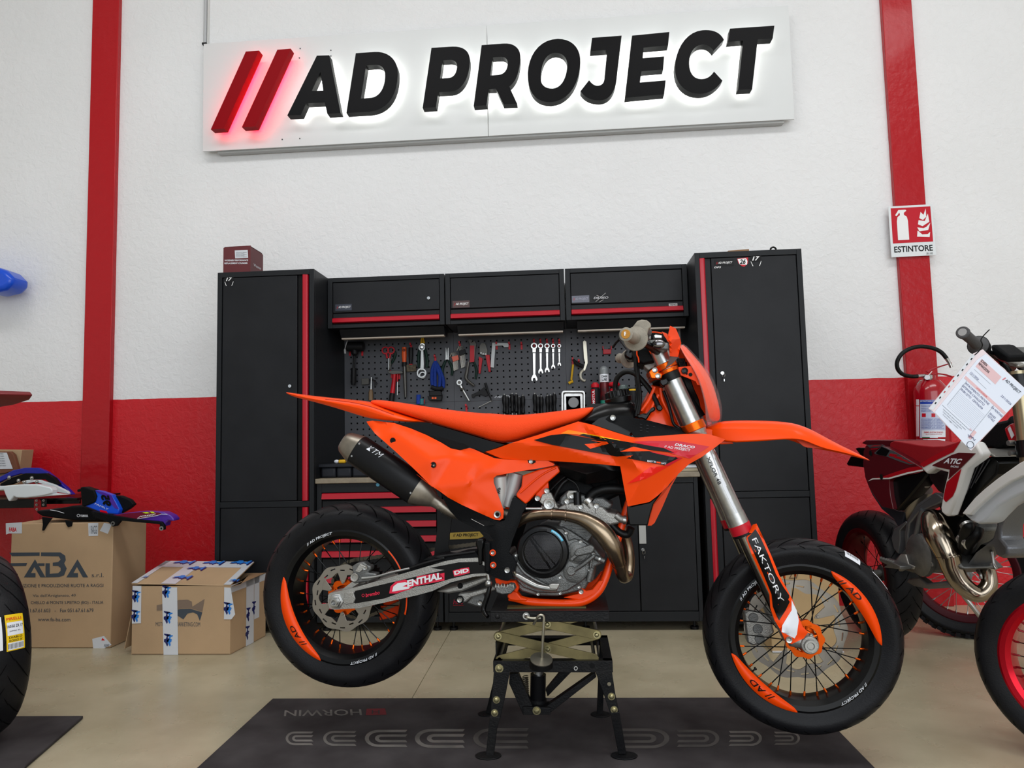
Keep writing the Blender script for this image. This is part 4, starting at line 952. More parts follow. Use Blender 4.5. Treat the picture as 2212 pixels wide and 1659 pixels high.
# cylinder, head and cam cover lean slightly forward
plate('cylinder', A9((1130, 200), (1190, 60), (1480, 60), (1560, 320), (1480, 420), (1280, 300)), -.06, .062, ALU, case, bev=.006)
for i in range(5): plate('cooling_fin', A9((1180, 190+i*32), (1470, 220+i*32), (1470, 228+i*32), (1180, 198+i*32)), -.066, .07, ALU, case, bev=0)
hd = plate('cylinder_head', A3((1180, 400), (1350, 430), (1420, 390), (1480, 380), (1620, 380), (1780, 420), (1830, 470), (1900, 480), (1960, 530), (1940, 580), (1850, 600), (1700, 560), (1500, 520), (1200, 500)), -.07, .066, ALU2, case, bev=.007, seg=3)
plate('cam_cover', A3((1370, 330), (1440, 260), (1530, 260), (1560, 300), (1700, 330), (1780, 330), (1880, 400), (1840, 450), (1600, 420), (1400, 430), (1350, 390)), -.065, .05, ALU, case, bev=.008, seg=3)
plate('cam_plate', A3((1425, 300), (1450, 262), (1530, 265), (1540, 300), (1520, 345), (1440, 350)), .05, .062, ALU2, case, bev=.003)
bolt(case, P1(A3, 1485, 315), .066, .009)
btube('injector_plug', zt3(A3, (1535, 280, .07), (1540, 400, .072)), .013, BP, case, n=0, seg=10)
for x, y in ((1438, 375), (1720, 420), (1570, 425)): btube('head_stud', zt3(A3, (x-5, y-22, .06), (x, y+60, .06)), .0075, ALU2, case, n=0); bolt(case, P1(A3, x, y-10), .07, .009)
btube('coolant_neck', zt3(A3, (1610, 350, .055), (1670, 420, .055)), .014, ALU2, case, n=0, seg=16)
btube('hose_clamp', zt3(A3, (1625, 350, .056), (1655, 378, .056)), .0175, STEEL, case, n=0, seg=18)
btube('coolant_hose', zt3(A3, (1640, 350, .05), (1690, 290, .05), (1800, 250, .05), (1960, 250, .045), (2060, 270, .04)), .0155, HOSE, moto, seg=16)
btube('coolant_hose', zt3(A3, (1830, 530, .05), (1870, 600, .05), (1950, 670, .05), (2020, 680, .05), (2050, 620, .055)), .0125, HOSE, moto, seg=14)
btube('coolant_elbow', zt3(A3, (1905, 500, .06), (1950, 535, .062), (1985, 545, .064), (2005, 545, .064)), .0115, ALU2, moto, seg=14)
btube('hose_clamp', zt3(A3, (1975, 543, .064), (2002, 547, .064)), .0145, STEEL, moto, n=0, seg=16)
btube('breather_hose', zt3(A3, (1310, 340, .06), (1350, 260, .06), (1400, 190, .055), (1460, 150, .05)), .006, HOSE, moto)
btube('throttle_cable', zt3(A3, (1280, 260, .05), (1360, 180, .05), (1420, 130, .05)), .0035, HOSE, moto)
btube('wire', zt3(A3, (1440, 150, .07), (1520, 200, .07), (1560, 290, .07)), .003, HOSE, moto)
plate('throttle_body', A3((1280, 200), (1420, 140), (1600, 160), (1700, 230), (1640, 330), (1480, 270), (1330, 330)), -.05, .035, BPM, moto, bev=.008)
plate('engine_mount', A3((1170, 370), (1200, 300), (1262, 275), (1285, 290), (1355, 440), (1230, 425)), .07, .09, ALU2, moto, bev=.003)
for a, r in (((1245, 266), .009), ((1155, 338), .009), ((1267, 392), .019)): bolt(moto, P1(A3, *a), .096, r)
bolt(moto, P1(A3, 1267, 392), .1, .010)
# dark fill behind the engine: airbox boot and far-side parts
plate('air_boot', A3((1040, 420), (1240, 200), (1400, 60), (1900, 60), (1960, 300), (1700, 420), (1400, 330), (1200, 480), (1100, 520)), -.05, .01, BPM, moto, bev=.01)
plate('radiator_core', A3((1880, 60), (2080, 60), (2120, 560), (1990, 600)), -.13, -.06, BPM, moto, bev=.004)
# ---------------------------------------------------------------- exhaust
hp = zt3(A9, (560, 215, .06), (640, 165, .068), (760, 100, .08), (900, 65, .092), (1050, 58, .098), (1240, 72, .104), (1450, 125, .112), (1640, 250, .116), (1770, 420, .114), (1830, 560, .106), (1865, 660, .094), (1895, 760, .075), (1925, 815, .045), (1955, 790, .015))
header = btube('exhaust_header', hp, [.0165, .0165, .0165, .0168, .0172, .0185, .0235, .0295, .0300, .0250, .0212, .0195, .0185, .018], HEAD, moto, seg=28)
btube('exhaust_header', zt3(A9, (1925, 815, .03), (1965, 790, -.01), (1985, 680, -.02), (1985, 540, -.02), (1960, 400, -.02), (1900, 250, -.01), (1820, 150, 0), (1740, 110, 0)), [.0185, .0185, .018, .0175, .017, .017, .017, .017], HEAD, moto, seg=24)
for q, r in (((1065, 0), .0195), ((1230, 0), .0205)):
    x = q[0]; w_ = .099 if x < 1100 else .104; y = 58 if x < 1100 else 72
    btube('weld_ring', zt3(A9, (x-7, y, w_), (x+7, y+1, w_)), r, HEAD, header, n=0, seg=28)
btube('weld_ring', zt3(A9, (1862, 652, .095), (1867, 668, .093)), .0225, HEAD, header, n=0, seg=28)
btube('exhaust_spring', zt3(A3, (1045, 438, .118), (1200, 438, .118)), .0038, STEEL, header, n=0)
SL = sub('silencer', moto)
W_S = .084
def slc(t, dy=0): # axis in zone A2
    return (720+(1520-720)*t, 720+(1238-720)*t)
ax = [(*P1(A2, *slc(t)), W_S) for t in (-.02, .0, .06)]
p0, p1 = B(P1(A2, 690, 712), W_S), B(P1(A2, 1500, 1252), W_S); e = (p1-p0); Ls = e.length; e.normalize()
def sil(prof, name, mat, seg=40):
    mb = MB(); up_ = Vector((-e.z, 0, e.x)); sd = Vector((0, 1, 0)); vs = []; n = seg
    for t, r in prof:
        for k in range(n):
            a = 2*math.pi*k/n; ca, sa = math.cos(a), math.sin(a); f_ = 2.6
            q = (abs(ca)**f_+abs(sa)**f_)**(-1/f_); vs.append(p0+e*(t*Ls)+up_*(ca*r*q)+sd*(sa*r*.92*q))
    m_ = len(prof); fs = [(i*n+k, i*n+(k+1) % n, (i+1)*n+(k+1) % n, (i+1)*n+k) for i in range(m_-1) for k in range(n)]
    fs += [tuple(range(n)), tuple((m_-1)*n+k for k in reversed(range(n)))]; mb.add(vs, fs); fix(mb); return mb.build(name, mat, SL, smooth=45)
sil([(.085, .0505), (.098, .0525), (.80, .0525), (.812, .051)], 'body', CARB)
sil([(-.075, .012), (-.07, .030), (-.045, .038), (.085, .0525), (.094, .053), (.096, .0515)], 'end_cap', MUF)
sil([(.80, .051), (.803, .0535), (.815, .053), (.90, .040), (.985, .0235), (1.0, .020), (1.08, .0175)], 'inlet_cone', MUF)
for t_, s_ in ((.115, .6), (.118, -.35), (.79, -.2)):
    up_ = Vector((-e.z, 0, e.x)); c = p0+e*(t_*Ls)+up_*.05*s_+Vector((0, -.049+abs(s_)*.012, 0)); MB().lathe([(0, .003), (.003, .003), (.0045, 0), (0, 0)], c, (0, -1, 0), 12).build('rivet', STEEL, SL)
kA, kB, kC = P1(A2, 840, 752), P1(A2, 972, 838), P1(A2, 868, 716)
def kt(u, v):
    q = B((kA[0]+(kB[0]-kA[0])*u+(kC[0]-kA[0])*v, kA[1]+(kB[1]-kA[1])*u+(kC[1]-kA[1])*v), .1335); r = q-p0; up_ = Vector((-e.z, 0, e.x)); s_ = min(1, abs(r.dot(up_))/.0525)
    q.y = -(W_S+.0525*.92*(1-s_**2.6)**(1/2.6)+.0012); return q
kl = [(0, 1), (0, 0), (.28, 0), (.28, 1), None, (.28, .5), (.3, 0)]
lettering('KTM', kt, WPT, SL, shear=.25, offset=-.012)
btube('link_pipe', [(P1(A2, 1540, 1275)[0], P1(A2, 1540, 1275)[1], .083), (*P1(A2, 1700, 1370), .075), (*P1(A3, 500, 440), .06), (*P1(A3, 900, 500), .06), (*P1(A9, 640, 165), .068)], [.019, .0175, .0165, .0165, .0165], MUF, moto, seg=20)
# ---------------------------------------------------------------- rear bodywork
loft('rear_fender', [[(*P1(A2, *a), b) for a, b in s_] for s_ in (
    (((58, 204), 0), ((60, 206), .016), ((62, 208), .018), ((64, 210), .014), ((64, 210), 0)),
    (((140, 214), 0), ((142, 222), .046), ((142, 232), .052), ((142, 258), .042), ((142, 252), 0)),
    (((300, 236), 0), ((302, 246), .07), ((303, 268), .078), ((304, 297), .064), ((304, 285), 0)),
    (((560, 262), 0), ((562, 272), .082), ((563, 308), .09), ((565, 377), .072), ((565, 345), 0)),
    (((800, 284), 0), ((802, 294), .086), ((803, 360), .094), ((805, 470), .08), ((805, 400), 0)),
    (((880, 296), 0), ((882, 306), .086), ((883, 392), .096), ((885, 487), .086), ((885, 420), 0)),
    (((1010, 350), 0), ((1012, 362), .086), ((1013, 440), .096), ((1015, 494), .09), ((1015, 460), 0)),
    (((1200, 420), 0), ((1202, 428), .086), ((1203, 478), .093), ((1205, 499), .09), ((1205, 480), 0)),
    (((1420, 490), 0), ((1422, 492), .084), ((1422, 496), .088), ((1422, 499), .086), ((1422, 498), 0)))], OR, moto, subd=1, smooth=30)
# shade along the tail's crease, drawn as a darker orange line
for q in ((((455, 275), .0905), ((700, 305), .094), ((900, 350), .0955), ((1110, 425), .0965)),): btube('tail_crease_shade', [(*P1(A2, *a), b) for a, b in q], .0012, M('orange_shadow', (190, 36, 0), .5), moto)
def seat_st(zn, x, top, bot, w):
    h = bot-top; zf = zn
    return [(*P1(zf, x, top), 0), (*P1(zf, x, top+h*.02), w*.62), (*P1(zf, x, top+h*.14), w*.9), (*P1(zf, x, top+h*.55), w), (*P1(zf, x, bot), w*.93), (*P1(zf, x, bot), 0)]
loft('seat', [seat_st(A2, 882, 298, 305, .03), seat_st(A2, 900, 284, 325, .055), seat_st(A2, 960, 279, 348, .066), seat_st(A2, 1150, 302, 405, .082), seat_st(A2, 1420, 345, 494, .098), seat_st(A2, 1700, 385, 572, .108), seat_st(A2, 2000, 412, 660, .115),
    seat_st(A4, 0, 316, 575, .118), seat_st(A4, 150, 330, 613, .118), seat_st(A4, 300, 337, 590, .114), seat_st(A4, 500, 322, 512, .108), seat_st(A4, 750, 290, 440, .1), seat_st(A4, 900, 272, 398, .09), seat_st(A4, 1000, 262, 322, .075), seat_st(A4, 1030, 264, 276, .05)], SEAT, moto, subd=2, smooth=60)
# black strip between seat and side panel
bs_ = A2((1080, 498), (1422, 497), (1700, 578), (2000, 668), (2170, 712))+A4((175, 622), (60, 665), (-10, 690), (-60, 715))+A2((2130, 850), (1990, 800), (1830, 735), (1700, 700), (1400, 615))
panel('subframe_cover', bs_, .088, BP, moto, th=.01, mirror=True, g=16, bev=.001)
panel('subframe_slot_shade', A2((1400, 615), (1560, 640), (1790, 705), (1840, 735), (1760, 760), (1650, 745), (1500, 670)), .0885, DK, moto, th=.001, smooth=0, lift=.0003)  # flat near-black patch stands in for shade in the slot
sp = A2((848, 490), (905, 481), (1040, 494), (1110, 503), (1270, 555), (1420, 618), (1560, 690), (1650, 745), (1740, 765), (1830, 742), (1870, 752), (1990, 806), (2100, 850))+A4((0, 722), (80, 750), (170, 763), (410, 772), (590, 776), (655, 808), (640, 824), (480, 852), (330, 875), (190, 900), (100, 918), (72, 940), (72, 985), (120, 1120), (168, 1250), (163, 1325), (130, 1345), (95, 1338))+A3((740, 540), (600, 478), (430, 400), (300, 330), (222, 272), (150, 225), (0, 110))+A2((1480, 1118), (1300, 940), (1130, 780), (1000, 665), (930, 605), (885, 545), (865, 520))
ss = Surf([(*z, b) for z, b in zip(A2((848, 490), (1110, 503), (1560, 690), (1740, 765), (1990, 806), (1000, 665), (1300, 940), (1480, 1118), (1100, 600), (1480, 860), (1650, 830), (1900, 860))+A4((170, 763), (655, 808), (640, 824), (190, 900), (72, 960), (168, 1250), (130, 1345), (95, 1338), (0, 880), (-150, 1000))+A3((430, 400), (150, 225), (500, 200)),
    (.093, .096, .1, .1, .106, .118, .142, .143, .116, .142, .118, .116, .112, .108, .108, .118, .118, .12, .12, .12, .124, .128, .13, .142, .136))])
SPN = panel('side_panel', sp, ss, OR, moto, th=.004, mirror=True, g=8, smooth=28, bev=.0008)
for a in ((1100, 672), (1487, 904)):
    c = P1(A2, *a); q = B(c, ss(*c)+.0005); MB().lathe([(0, .0005), (.0095, .0005)], q, (0, -1, 0), 24).build('fixing_hole', DK, SPN[0]); MB().lathe([(.0095, 0), (.0105, .0012), (.0112, 0)], q, (0, -1, 0), 24).build('hole_rim', OR, SPN[0])
bolt(SPN[0], P1(A2, 1495, 906), ss(*P1(A2, 1495, 906))+.002, .004); 
c = P1(A3, 771, 492); bolt(SPN[0], c, ss(*c)+.004, .012); bolt(SPN[0], c, ss(*c)+.006, .0065, DK); c = P1(A4, 430, 783); bolt(SPN[0], c, ss(*c)+.003, .007)
panel('pocket_shade', A4((395, 768), (470, 772), (475, 790), (440, 808), (405, 795)), ss, DK, SPN[0], th=.0006, lift=.0006, smooth=0)  # shade of the pocket, laid on as a dark patch
# ---------------------------------------------------------------- tank and shrouds
loft('fuel_tank', [[(*P1(A4, *a), b) for a, b in s_] for s_ in (
    (((880, 385), 0), ((880, 388), .05), ((880, 395), .075), ((880, 400), .078), ((880, 400), 0)),
    (((1010, 262), 0), ((1012, 272), .062), ((1015, 340), .088), ((1015, 440), .09), ((1015, 440), 0)),
    (((1080, 238), 0), ((1082, 250), .066), ((1085, 340), .094), ((1085, 480), .096), ((1085, 480), 0)),
    (((1160, 205), 0), ((1162, 218), .066), ((1165, 330), .096), ((1165, 500), .098), ((1165, 500), 0)),
    (((1370, 188), 0), ((1372, 200), .058), ((1375, 330), .088), ((1375, 530), .095), ((1375, 530), 0)),
    (((1420, 205), 0), ((1422, 230), .05), ((1425, 340), .08), ((1425, 530), .09), ((1425, 530), 0)),
    (((1445, 300), 0), ((1445, 310), .03), ((1450, 360), .06), ((1450, 500), .07), ((1450, 500), 0)))], BP, moto, subd=2)
cap = sub('tank_cap', moto)
pc = B(P1(A4, 1262, 178), 0); tl_ = Vector((-.17, 0, 1)).normalized()
MB().lathe([(.0, .026), (.034, .026), (.038, .022), (.038, .006), (.046, .0), (.044, -.016), (0, -.016)], pc, tl_, 40).build('cap_body', BP, cap)
mb = MB()
ex = Vector((0, 1, 0)).cross(tl_)
for k in range(20):
    a = 2*math.pi*k/20; d_ = ex*math.cos(a)+Vector((0, 1, 0))*math.sin(a); mb.cyl(pc+d_*.0375+tl_*.004, pc+d_*.0375+tl_*.022, .0035, seg=8)
mb.build('cap_grips', BP, cap)
btube('vent_hose', zt3(A5, (150, 925, 0), (140, 860, 0), (165, 760, .01), (250, 700, .02), (350, 720, .03), (460, 830, .04), (540, 940, .05), (590, 1050, .06), (612, 1090, .062)), .0085, HOSE, moto, seg=12)
plate('hose_end', A5((580, 1050), (620, 1040), (645, 1085), (625, 1112), (590, 1108), (572, 1080)), .045, .075, BP, moto, bev=.003)
sw_ = Surf([(*z, b) for z, b in zip(A4((0, 690), (240, 606), (880, 398), (1420, 555), (2140, 524), (2289, 572), (2060, 740), (1740, 1010), (1560, 1170), (1350, 1215), (1282, 830), (620, 776), (170, 762), (700, 640), (1350, 720), (1900, 700), (1500, 900)),
    (.1, .122, .108, .135, .148, .152, .15, .136, .14, .148, .128, .112, .104, .132, .158, .148, .165))])
so = A4((-5, 690), (110, 655), (240, 606), (500, 528), (880, 400), (1030, 435), (1240, 505), (1385, 548), (1450, 552), (1900, 520), (2060, 516), (2140, 524), (2289, 570), (2200, 640), (2060, 740), (1940, 808), (1840, 900), (1740, 1012), (1640, 1110), (1560, 1170), (1440, 1195), (1355, 1213), (1340, 1150), (1318, 1030), (1300, 930), (1282, 828), (1080, 808), (880, 794), (620, 776), (170, 762), (90, 732))
SHR = panel('radiator_shroud', so, sw_, OR, moto, th=.005, mirror=True, g=8, smooth=20, bev=.0008)
def dec(name, pts, mat, lift, z=A4): return panel(name, z(*pts), sw_, mat, SHR[0], th=.0007, lift=lift, g=10, smooth=0)
dec('sticker_stripe', [(710, 516), (785, 481), (885, 497), (1060, 535), (1290, 580), (1200, 583), (900, 531), (880, 524)], YOR, 0.0032)
dec('sticker_stripe', [(885, 512), (960, 514), (1290, 580), (1240, 584)], YEL, 0.0036)
dec('sticker_graphic', [(455, 578), (620, 530), (760, 518), (1150, 590), (1100, 592), (1215, 600), (995, 661), (940, 617), (1090, 600), (880, 545), (1260, 612), (1560, 680), (1420, 642), (1282, 688), (1555, 684), (1700, 712), (1880, 749), (1745, 826), (1410, 745), (1340, 752), (1410, 722), (1250, 735), (1000, 690), (640, 625), (560, 590)][:4]+[(1160, 592), (1400, 640), (1282, 688), (1555, 684), (1700, 712), (1880, 749), (1745, 826), (1410, 762), (1340, 752), (1410, 722), (1250, 735), (1000, 690), (640, 625)], DBK, 0.0040)
dec('sticker_graphic', [(885, 530), (930, 518), (1260, 580), (1700, 655), (1800, 700), (1560, 672), (1240, 612)], DBK, 0.0044)
dec('sticker_flash', [(940, 617), (1110, 602), (1000, 580), (1218, 600), (995, 661)], OR, 0.0052)
dec('sticker_flash', [(1282, 688), (1410, 641), (1600, 683)], OR, 0.0052)
dec('sticker_patch', [(1400, 594), (1560, 584), (1830, 586), (2135, 640), (1945, 755), (1800, 715), (1700, 680), (1560, 635)], REDA, 0.0034)
dec('sticker_edge', [(1560, 684), (1880, 749), (1745, 826), (1700, 820), (1840, 752), (1600, 700)], REDA, 0.0046)
dec('sticker_facet', [(1345, 998), (1570, 835), (1745, 830), (1530, 948)], RO, 0.0034)
def stext(s, a, b, c, mat, lift=.0062, **k):
    (ax_, ay), (bx, by), (cx_, cy_) = (P1(A4, *q) for q in (a, b, c))
    def f_(u, v):
        x = ax_+(bx-ax_)*u+(cx_-ax_)*v; y = ay+(by-ay)*u+(cy_-ay)*v; return B((x, y), sw_(x, y)+lift)
    return lettering(s, f_, mat, SHR[0], **k)
stext('DRACO', (1800, 630), (1995, 660), (1802, 606), WPT, shear=.35, offset=.03)
stext('GRAPHIC', (1840, 650), (1950, 667), (1841, 642), WPT)
stext('// AD PROJECT', (1700, 655), (1950, 695), (1704, 626), WPT, shear=.1, offset=.01)
stext('READY TO', (1540, 786), (1622, 797), (1542, 768), WPT, offset=.02)
dec('sticker_bar', [(1630, 782), (1670, 788), (1668, 803), (1628, 797)], OR, 0.0052)
stext('RACE', (1676, 806), (1720, 811), (1678, 790), WPT, offset=.02)
plate('lower_shroud', A4((1345, 1218), (1560, 1170), (1640, 1108), (1682, 1020), (1680, 1080), (1600, 1190), (1570, 1290), (1545, 1395), (1370, 1395), (1350, 1300)), .06, .135, BP, moto, bev=.006, mirror=True)
panel('shroud_inner', A4((1850, 880), (1770, 990), (1690, 1100), (1600, 1200), (1545, 1395), (1580, 1395), (1610, 1370), (1680, 1230), (1770, 1020)), .06, OR, moto, th=.004, mirror=True, g=16)
# black grip pad on top of the shroud
panel('tank_pad', A4((1140, 378), (1195, 336), (1290, 345), (1530, 385), (1900, 478), (2080, 515), (2289, 572), (2140, 530), (1900, 527), (1600, 545), (1420, 552), (1385, 500), (1250, 430), (1170, 402)), Surf([(*z, b) for z, b in zip(A4((1140, 378), (1290, 345), (1530, 385), (2080, 515), (2289, 572), (1900, 527), (1420, 552)), (.104, .096, .09, .1, .12, .13, .138))]), BPM, moto, th=.008, mirror=True, g=11, bev=.001)
bolt(moto, P1(A4, 1213, 365), .11, .0095)
panel('tank_side', A4((1010, 425), (1080, 370), (1180, 340), (1140, 378), (1250, 430), (1385, 500), (1360, 540), (1240, 500)), .1, BP, moto, th=.004, mirror=True, g=20, lift=.002)
mb = MB()
for i in range(9):
    for j in range(3):
        x = 1470+i*62; y = 425+j*30+i*12; a_, b_ = P1(A4, x, y), P1(A4, x+22, y+4); mb.tube([B(a_, .112+j*.006-i*.001), B(b_, .112+j*.006-i*.001)], .0009, 4)
tag(mb.build('pad_ribs', M('rib_grey', (58, 60, 64), .5), moto, smooth=0), kind='stuff')
# airbox cover under the shroud
loft('airbox', [[(*P1(A4, *a), b) for a, b in s_] for s_ in (
    (((640, 790), 0), ((642, 790), .07), ((650, 795), .085), ((655, 800), .08), ((655, 805), 0)),
    (((690, 780), 0), ((690, 785), .085), ((700, 830), .11), ((715, 900), .08), ((715, 905), 0)),
    (((880, 785), 0), ((880, 790), .09), ((960, 905), .118), ((950, 1000), .08), ((950, 1005), 0)),
    (((1160, 800), 0), ((1160, 810), .09), ((1130, 860), .112), ((1150, 975), .08), ((1150, 985), 0)),
    (((1300, 800), 0), ((1300, 830), .08), ((1300, 880), .09), ((1300, 920), .07), ((1300, 925), 0)))], BP, moto, subd=0, smooth=20)
# wiring under the tank in front of the frame neck
for q in ((((345, 450), .02), ((355, 700), .03), ((375, 950), .04), ((340, 1160), .06)), (((360, 450), .03), ((370, 700), .04), ((395, 950), .05), ((360, 1170), .07)), (((380, 640), .035), ((392, 800), .045), ((410, 980), .055), ((385, 1150), .07)), (((650, 900), .07), ((700, 1030), .075), ((730, 1150), .08), ((760, 1250), .08), ((830, 1300), .08))):
    btube('control_cable', [(*P1(A5, *a), b) for a, b in q], .0048, HOSE, moto)
plate('cable_bracket', A5((370, 1160), (440, 1135), (470, 1140), (520, 1080), (545, 1065), (568, 1080), (560, 1110), (520, 1130), (470, 1210), (420, 1190), (380, 1190)), .075, .09, BP, moto, bev=.004)
# ---------------------------------------------------------------- front fork
fz = lambda y: (1443+.4597*(y-801), y)
FK = sub('fork', moto)
fw_ = .102
def fk(y0_, y1_, r0, r1, name, mat, bothmat=None, seg=32, dx=0.0, **k):
    for s_ in (1, -1):
        a, b = B(fz(y0_), fw_), B(fz(y1_), fw_); MB().tube([Vector((p.x+dx, p.y*s_, p.z)) for p in (a, b)], [r0, r1], seg).build(name, mat, FK, smooth=60)
fk(758, 800, .0275, .0275, 'tube_top', SILV); fk(752, 762, .024, .026, 'top_cap', MUF)
fk(812, 1052, .0285, .0285, 'upper_tube', SILV)
fk(800, 822, .0305, .0305, 'rubber_band', HOSE)
fk(914, 1110, .0285, .0305, 'outer_tube', SILV); fk(1108, 1134, .0315, .0325, 'tube_lip', SILV)
fk(1132, 1152, .0335, .033, 'dust_seal', M('seal_red', (190, 22, 40), .35)); fk(1151, 1156, .0335, .0335, 'seal_ring', HOSE)
fk(1150, 1345, .0225, .0225, 'slider', M('polished_slider', (140, 136, 128), .16, 1.0))
a = B(P1(A6, 605, 1172), .11)
for s_ in (1, -1):
    q = B(fz(1335), fw_); r = B(fz(1378), fw_); m1 = MB().tube([Vector((p.x, p.y*s_, p.z)) for p in (q, r)], [.026, .024], 24); m1.lathe([(0, .022), (.024, .022), (.026, .018), (.026, -.03), (0, -.03)], Vector((1.467, -.105*s_, .385)), (0, -s_, 0), 32)
    r2 = Vector((r.x, r.y*s_, r.z)); m1.tube([r2, Vector((1.467, -.1*s_, .385))], [.024, .02], 20); m1.build('axle_lug', ALU2, FK, bev=.0015)
MB().lathe([(0, .004), (.009, .004), (.011, .008), (.0165, .008), (.0175, 0), (0, 0)], Vector((1.467, -.128, .385)), (0, -1, 0), 32).build('axle_cap', STEEL, FK)
bolt(FK, P1(A6, 628, 1135), .118, .006); bolt(FK, P1(A6, 640, 1160), .118, .005)
# fork leg decals
def flat_on_tube(name, pts, mat, z, r=.0305, lift=.0012, parent=None):
    """decal wrapped round the near fork tube"""
    def wf(x, y):
        cx_ = 1443+.4597*(y-801); d = (x-cx_)*math.cos(math.atan(.4597))*2.3/F_PX; d = max(-r*.96, min(r*.96, d)); return fw_+math.sqrt(max(r*r-d*d, 1e-7))
    return panel(name, z(*pts), wf, mat, parent or FK, th=.0006, lift=lift, g=5, smooth=60)
flat_on_tube('leg_sticker', [(435, 400), (480, 420), (500, 480), (520, 540), (545, 600), (590, 720), (640, 770), (665, 830), (700, 900), (735, 985), (790, 1090), (730, 1112), (640, 960), (560, 790), (500, 600), (470, 520)], WPT, A7)
flat_on_tube('leg_sticker', [(618, 795), (655, 800), (690, 880), (672, 885), (640, 850)], REDA, A7, lift=.002)
def leg_text(s, x0_, y0_, x1_, y1_, hw, r, mat, z, **k):
    (ax_, ay), (bx, by) = P1(z, x0_, y0_), P1(z, x1_, y1_); dx_, dy = bx-ax_, by-ay; L = math.hypot(dx_, dy); nx, ny = dy/L, -dx_/L
    def f_(u, v):
        x = ax_+dx_*u+nx*hw*(v-.5)*2; y = ay+dy*u+ny*hw*(v-.5)*2; cx_ = 1443+.4597*(y-801); d = (x-cx_)*.909*2.3/F_PX; d = max(-r*.97, min(r*.97, d))
        return B((x, y), fw_+math.sqrt(max(r*r-d*d, 1e-7))+.0016)
    return lettering(s, f_, mat, FK, **k)
leg_text('XPLOR 48', 412, 495, 530, 765, 3.9, .0305, DBK, A7, offset=.01)
# fork guard
gp = A6((338, 585), (356, 579), (385, 640), (430, 740), (470, 838), (505, 900), (540, 970), (560, 1030), (585, 1090), (612, 1120), (590, 1150), (530, 1178), (500, 1165), (470, 1100), (445, 1060), (425, 1000), (420, 930), (380, 840), (330, 730), (304, 652))
gs2 = Surf([(*P1(A6, *a), b) for a, b in (((338, 585), .136), ((356, 579), .118), ((304, 652), .13), ((430, 740), .128), ((380, 760), .145), ((425, 960), .14), ((470, 940), .155), ((540, 970), .138), ((612, 1120), .14), ((530, 1178), .146), ((500, 1100), .152), ((445, 1060), .14))])
fg = panel('fork_guard', gp, gs2, OR, moto, th=.005, g=6, smooth=35, mirror=True)[0]
panel('guard_sticker', A6((312, 650), (350, 606), (372, 640), (415, 735), (452, 830), (490, 895), (518, 935), (520, 970), (500, 1010), (468, 1060), (452, 1030), (436, 990), (430, 930), (392, 838), (345, 730), (318, 670)), gs2, DBK, fg, th=.0008, lift=.0012, g=7, smooth=40)
panel('guard_sticker', A6((530, 958), (555, 1010), (566, 1060), (556, 1130), (545, 1150), (480, 1118), (484, 1085), (505, 1050), (530, 1010)), gs2, WPT, fg, th=.0008, lift=.0012, g=7, smooth=40)
(ax_, ay), (bx, by) = P1(A6, 343, 652), P1(A6, 482, 968)
def gt(u, v):
    dx_, dy = bx-ax_, by-ay; L = math.hypot(dx_, dy); x = ax_+dx_*u+dy/L*9.5*(v-.5)*1.15; y = ay+dy*u-dx_/L*9.5*(v-.5)*1.15; return B((x, y), gs2(x, y)+.003)
lettering('FAKTORY', gt, WT2, fg, offset=-.004)
bolt(fg, P1(A6, 517, 1157), .152, .0095)
# triple clamps
for y_, nm in ((788, 'clamp_top'), (806, 'clamp_mid')):
    pass
def clamp(y0_, y1_, r, name):
    mb = MB()
    a, b = B(fz(y0_), fw_), B(fz(y1_), fw_); e_ = (b-a).normalized()
    for s_ in (1, -1):
        q = [Vector((p.x, p.y*s_, p.z)) for p in (a, b)]; mb.tube(q, r, 32)
    c1 = (a+b)/2; c1.y = 0; d_ = Vector((e_.z, 0, -e_.x)); 
    if d_.x > 0: d_ = -d_
    h = (b-a).length*.42
    pts = [(.03, -.085), (-.03, -.09), (-.062, -.035), (-.062, .035), (-.03, .09), (.03, .085), (.012, .03), (.012, -.03)]
    mb.prism([c1-e_*h-d_*x+Vector((0, y, 0)) for x, y in pts], e_*h*2)
    return mb.build(name, ORA, FK, bev=.002)
clamp(785, 797, .0355, 'upper_clamp'); clamp(798, 806, .034, 'upper_clamp_rim'); clamp(913, 930, .0365, 'lower_clamp'); 
for s_ in (1, -1):
    q = B(fz(930), fw_); r = B(fz(940), fw_); MB().tube([Vector((p.x, p.y*s_, p.z)) for p in (q, r)], [.034, .030], 24).build('clamp_ring', SILV, FK)
for a in ((560, 680), (592, 742)): bolt(FK, P1(A5, *a), .142, .0088)
plate('clamp_ears', A5((495, 700), (540, 660), (585, 650), (600, 700), (640, 720), (630, 770), (590, 775), (520, 770)), .1, .138, ORA, FK, bev=.003)
btube('head_bearing', zt3(A5, (515, 790, 0), (600, 755, 0)), .03, BP, FK, n=0)
plate('cable_buckle', A5((612, 790), (680, 762), (705, 800), (690, 830), (640, 852), (615, 820)), .12, .145, BP, FK, bev=.003)
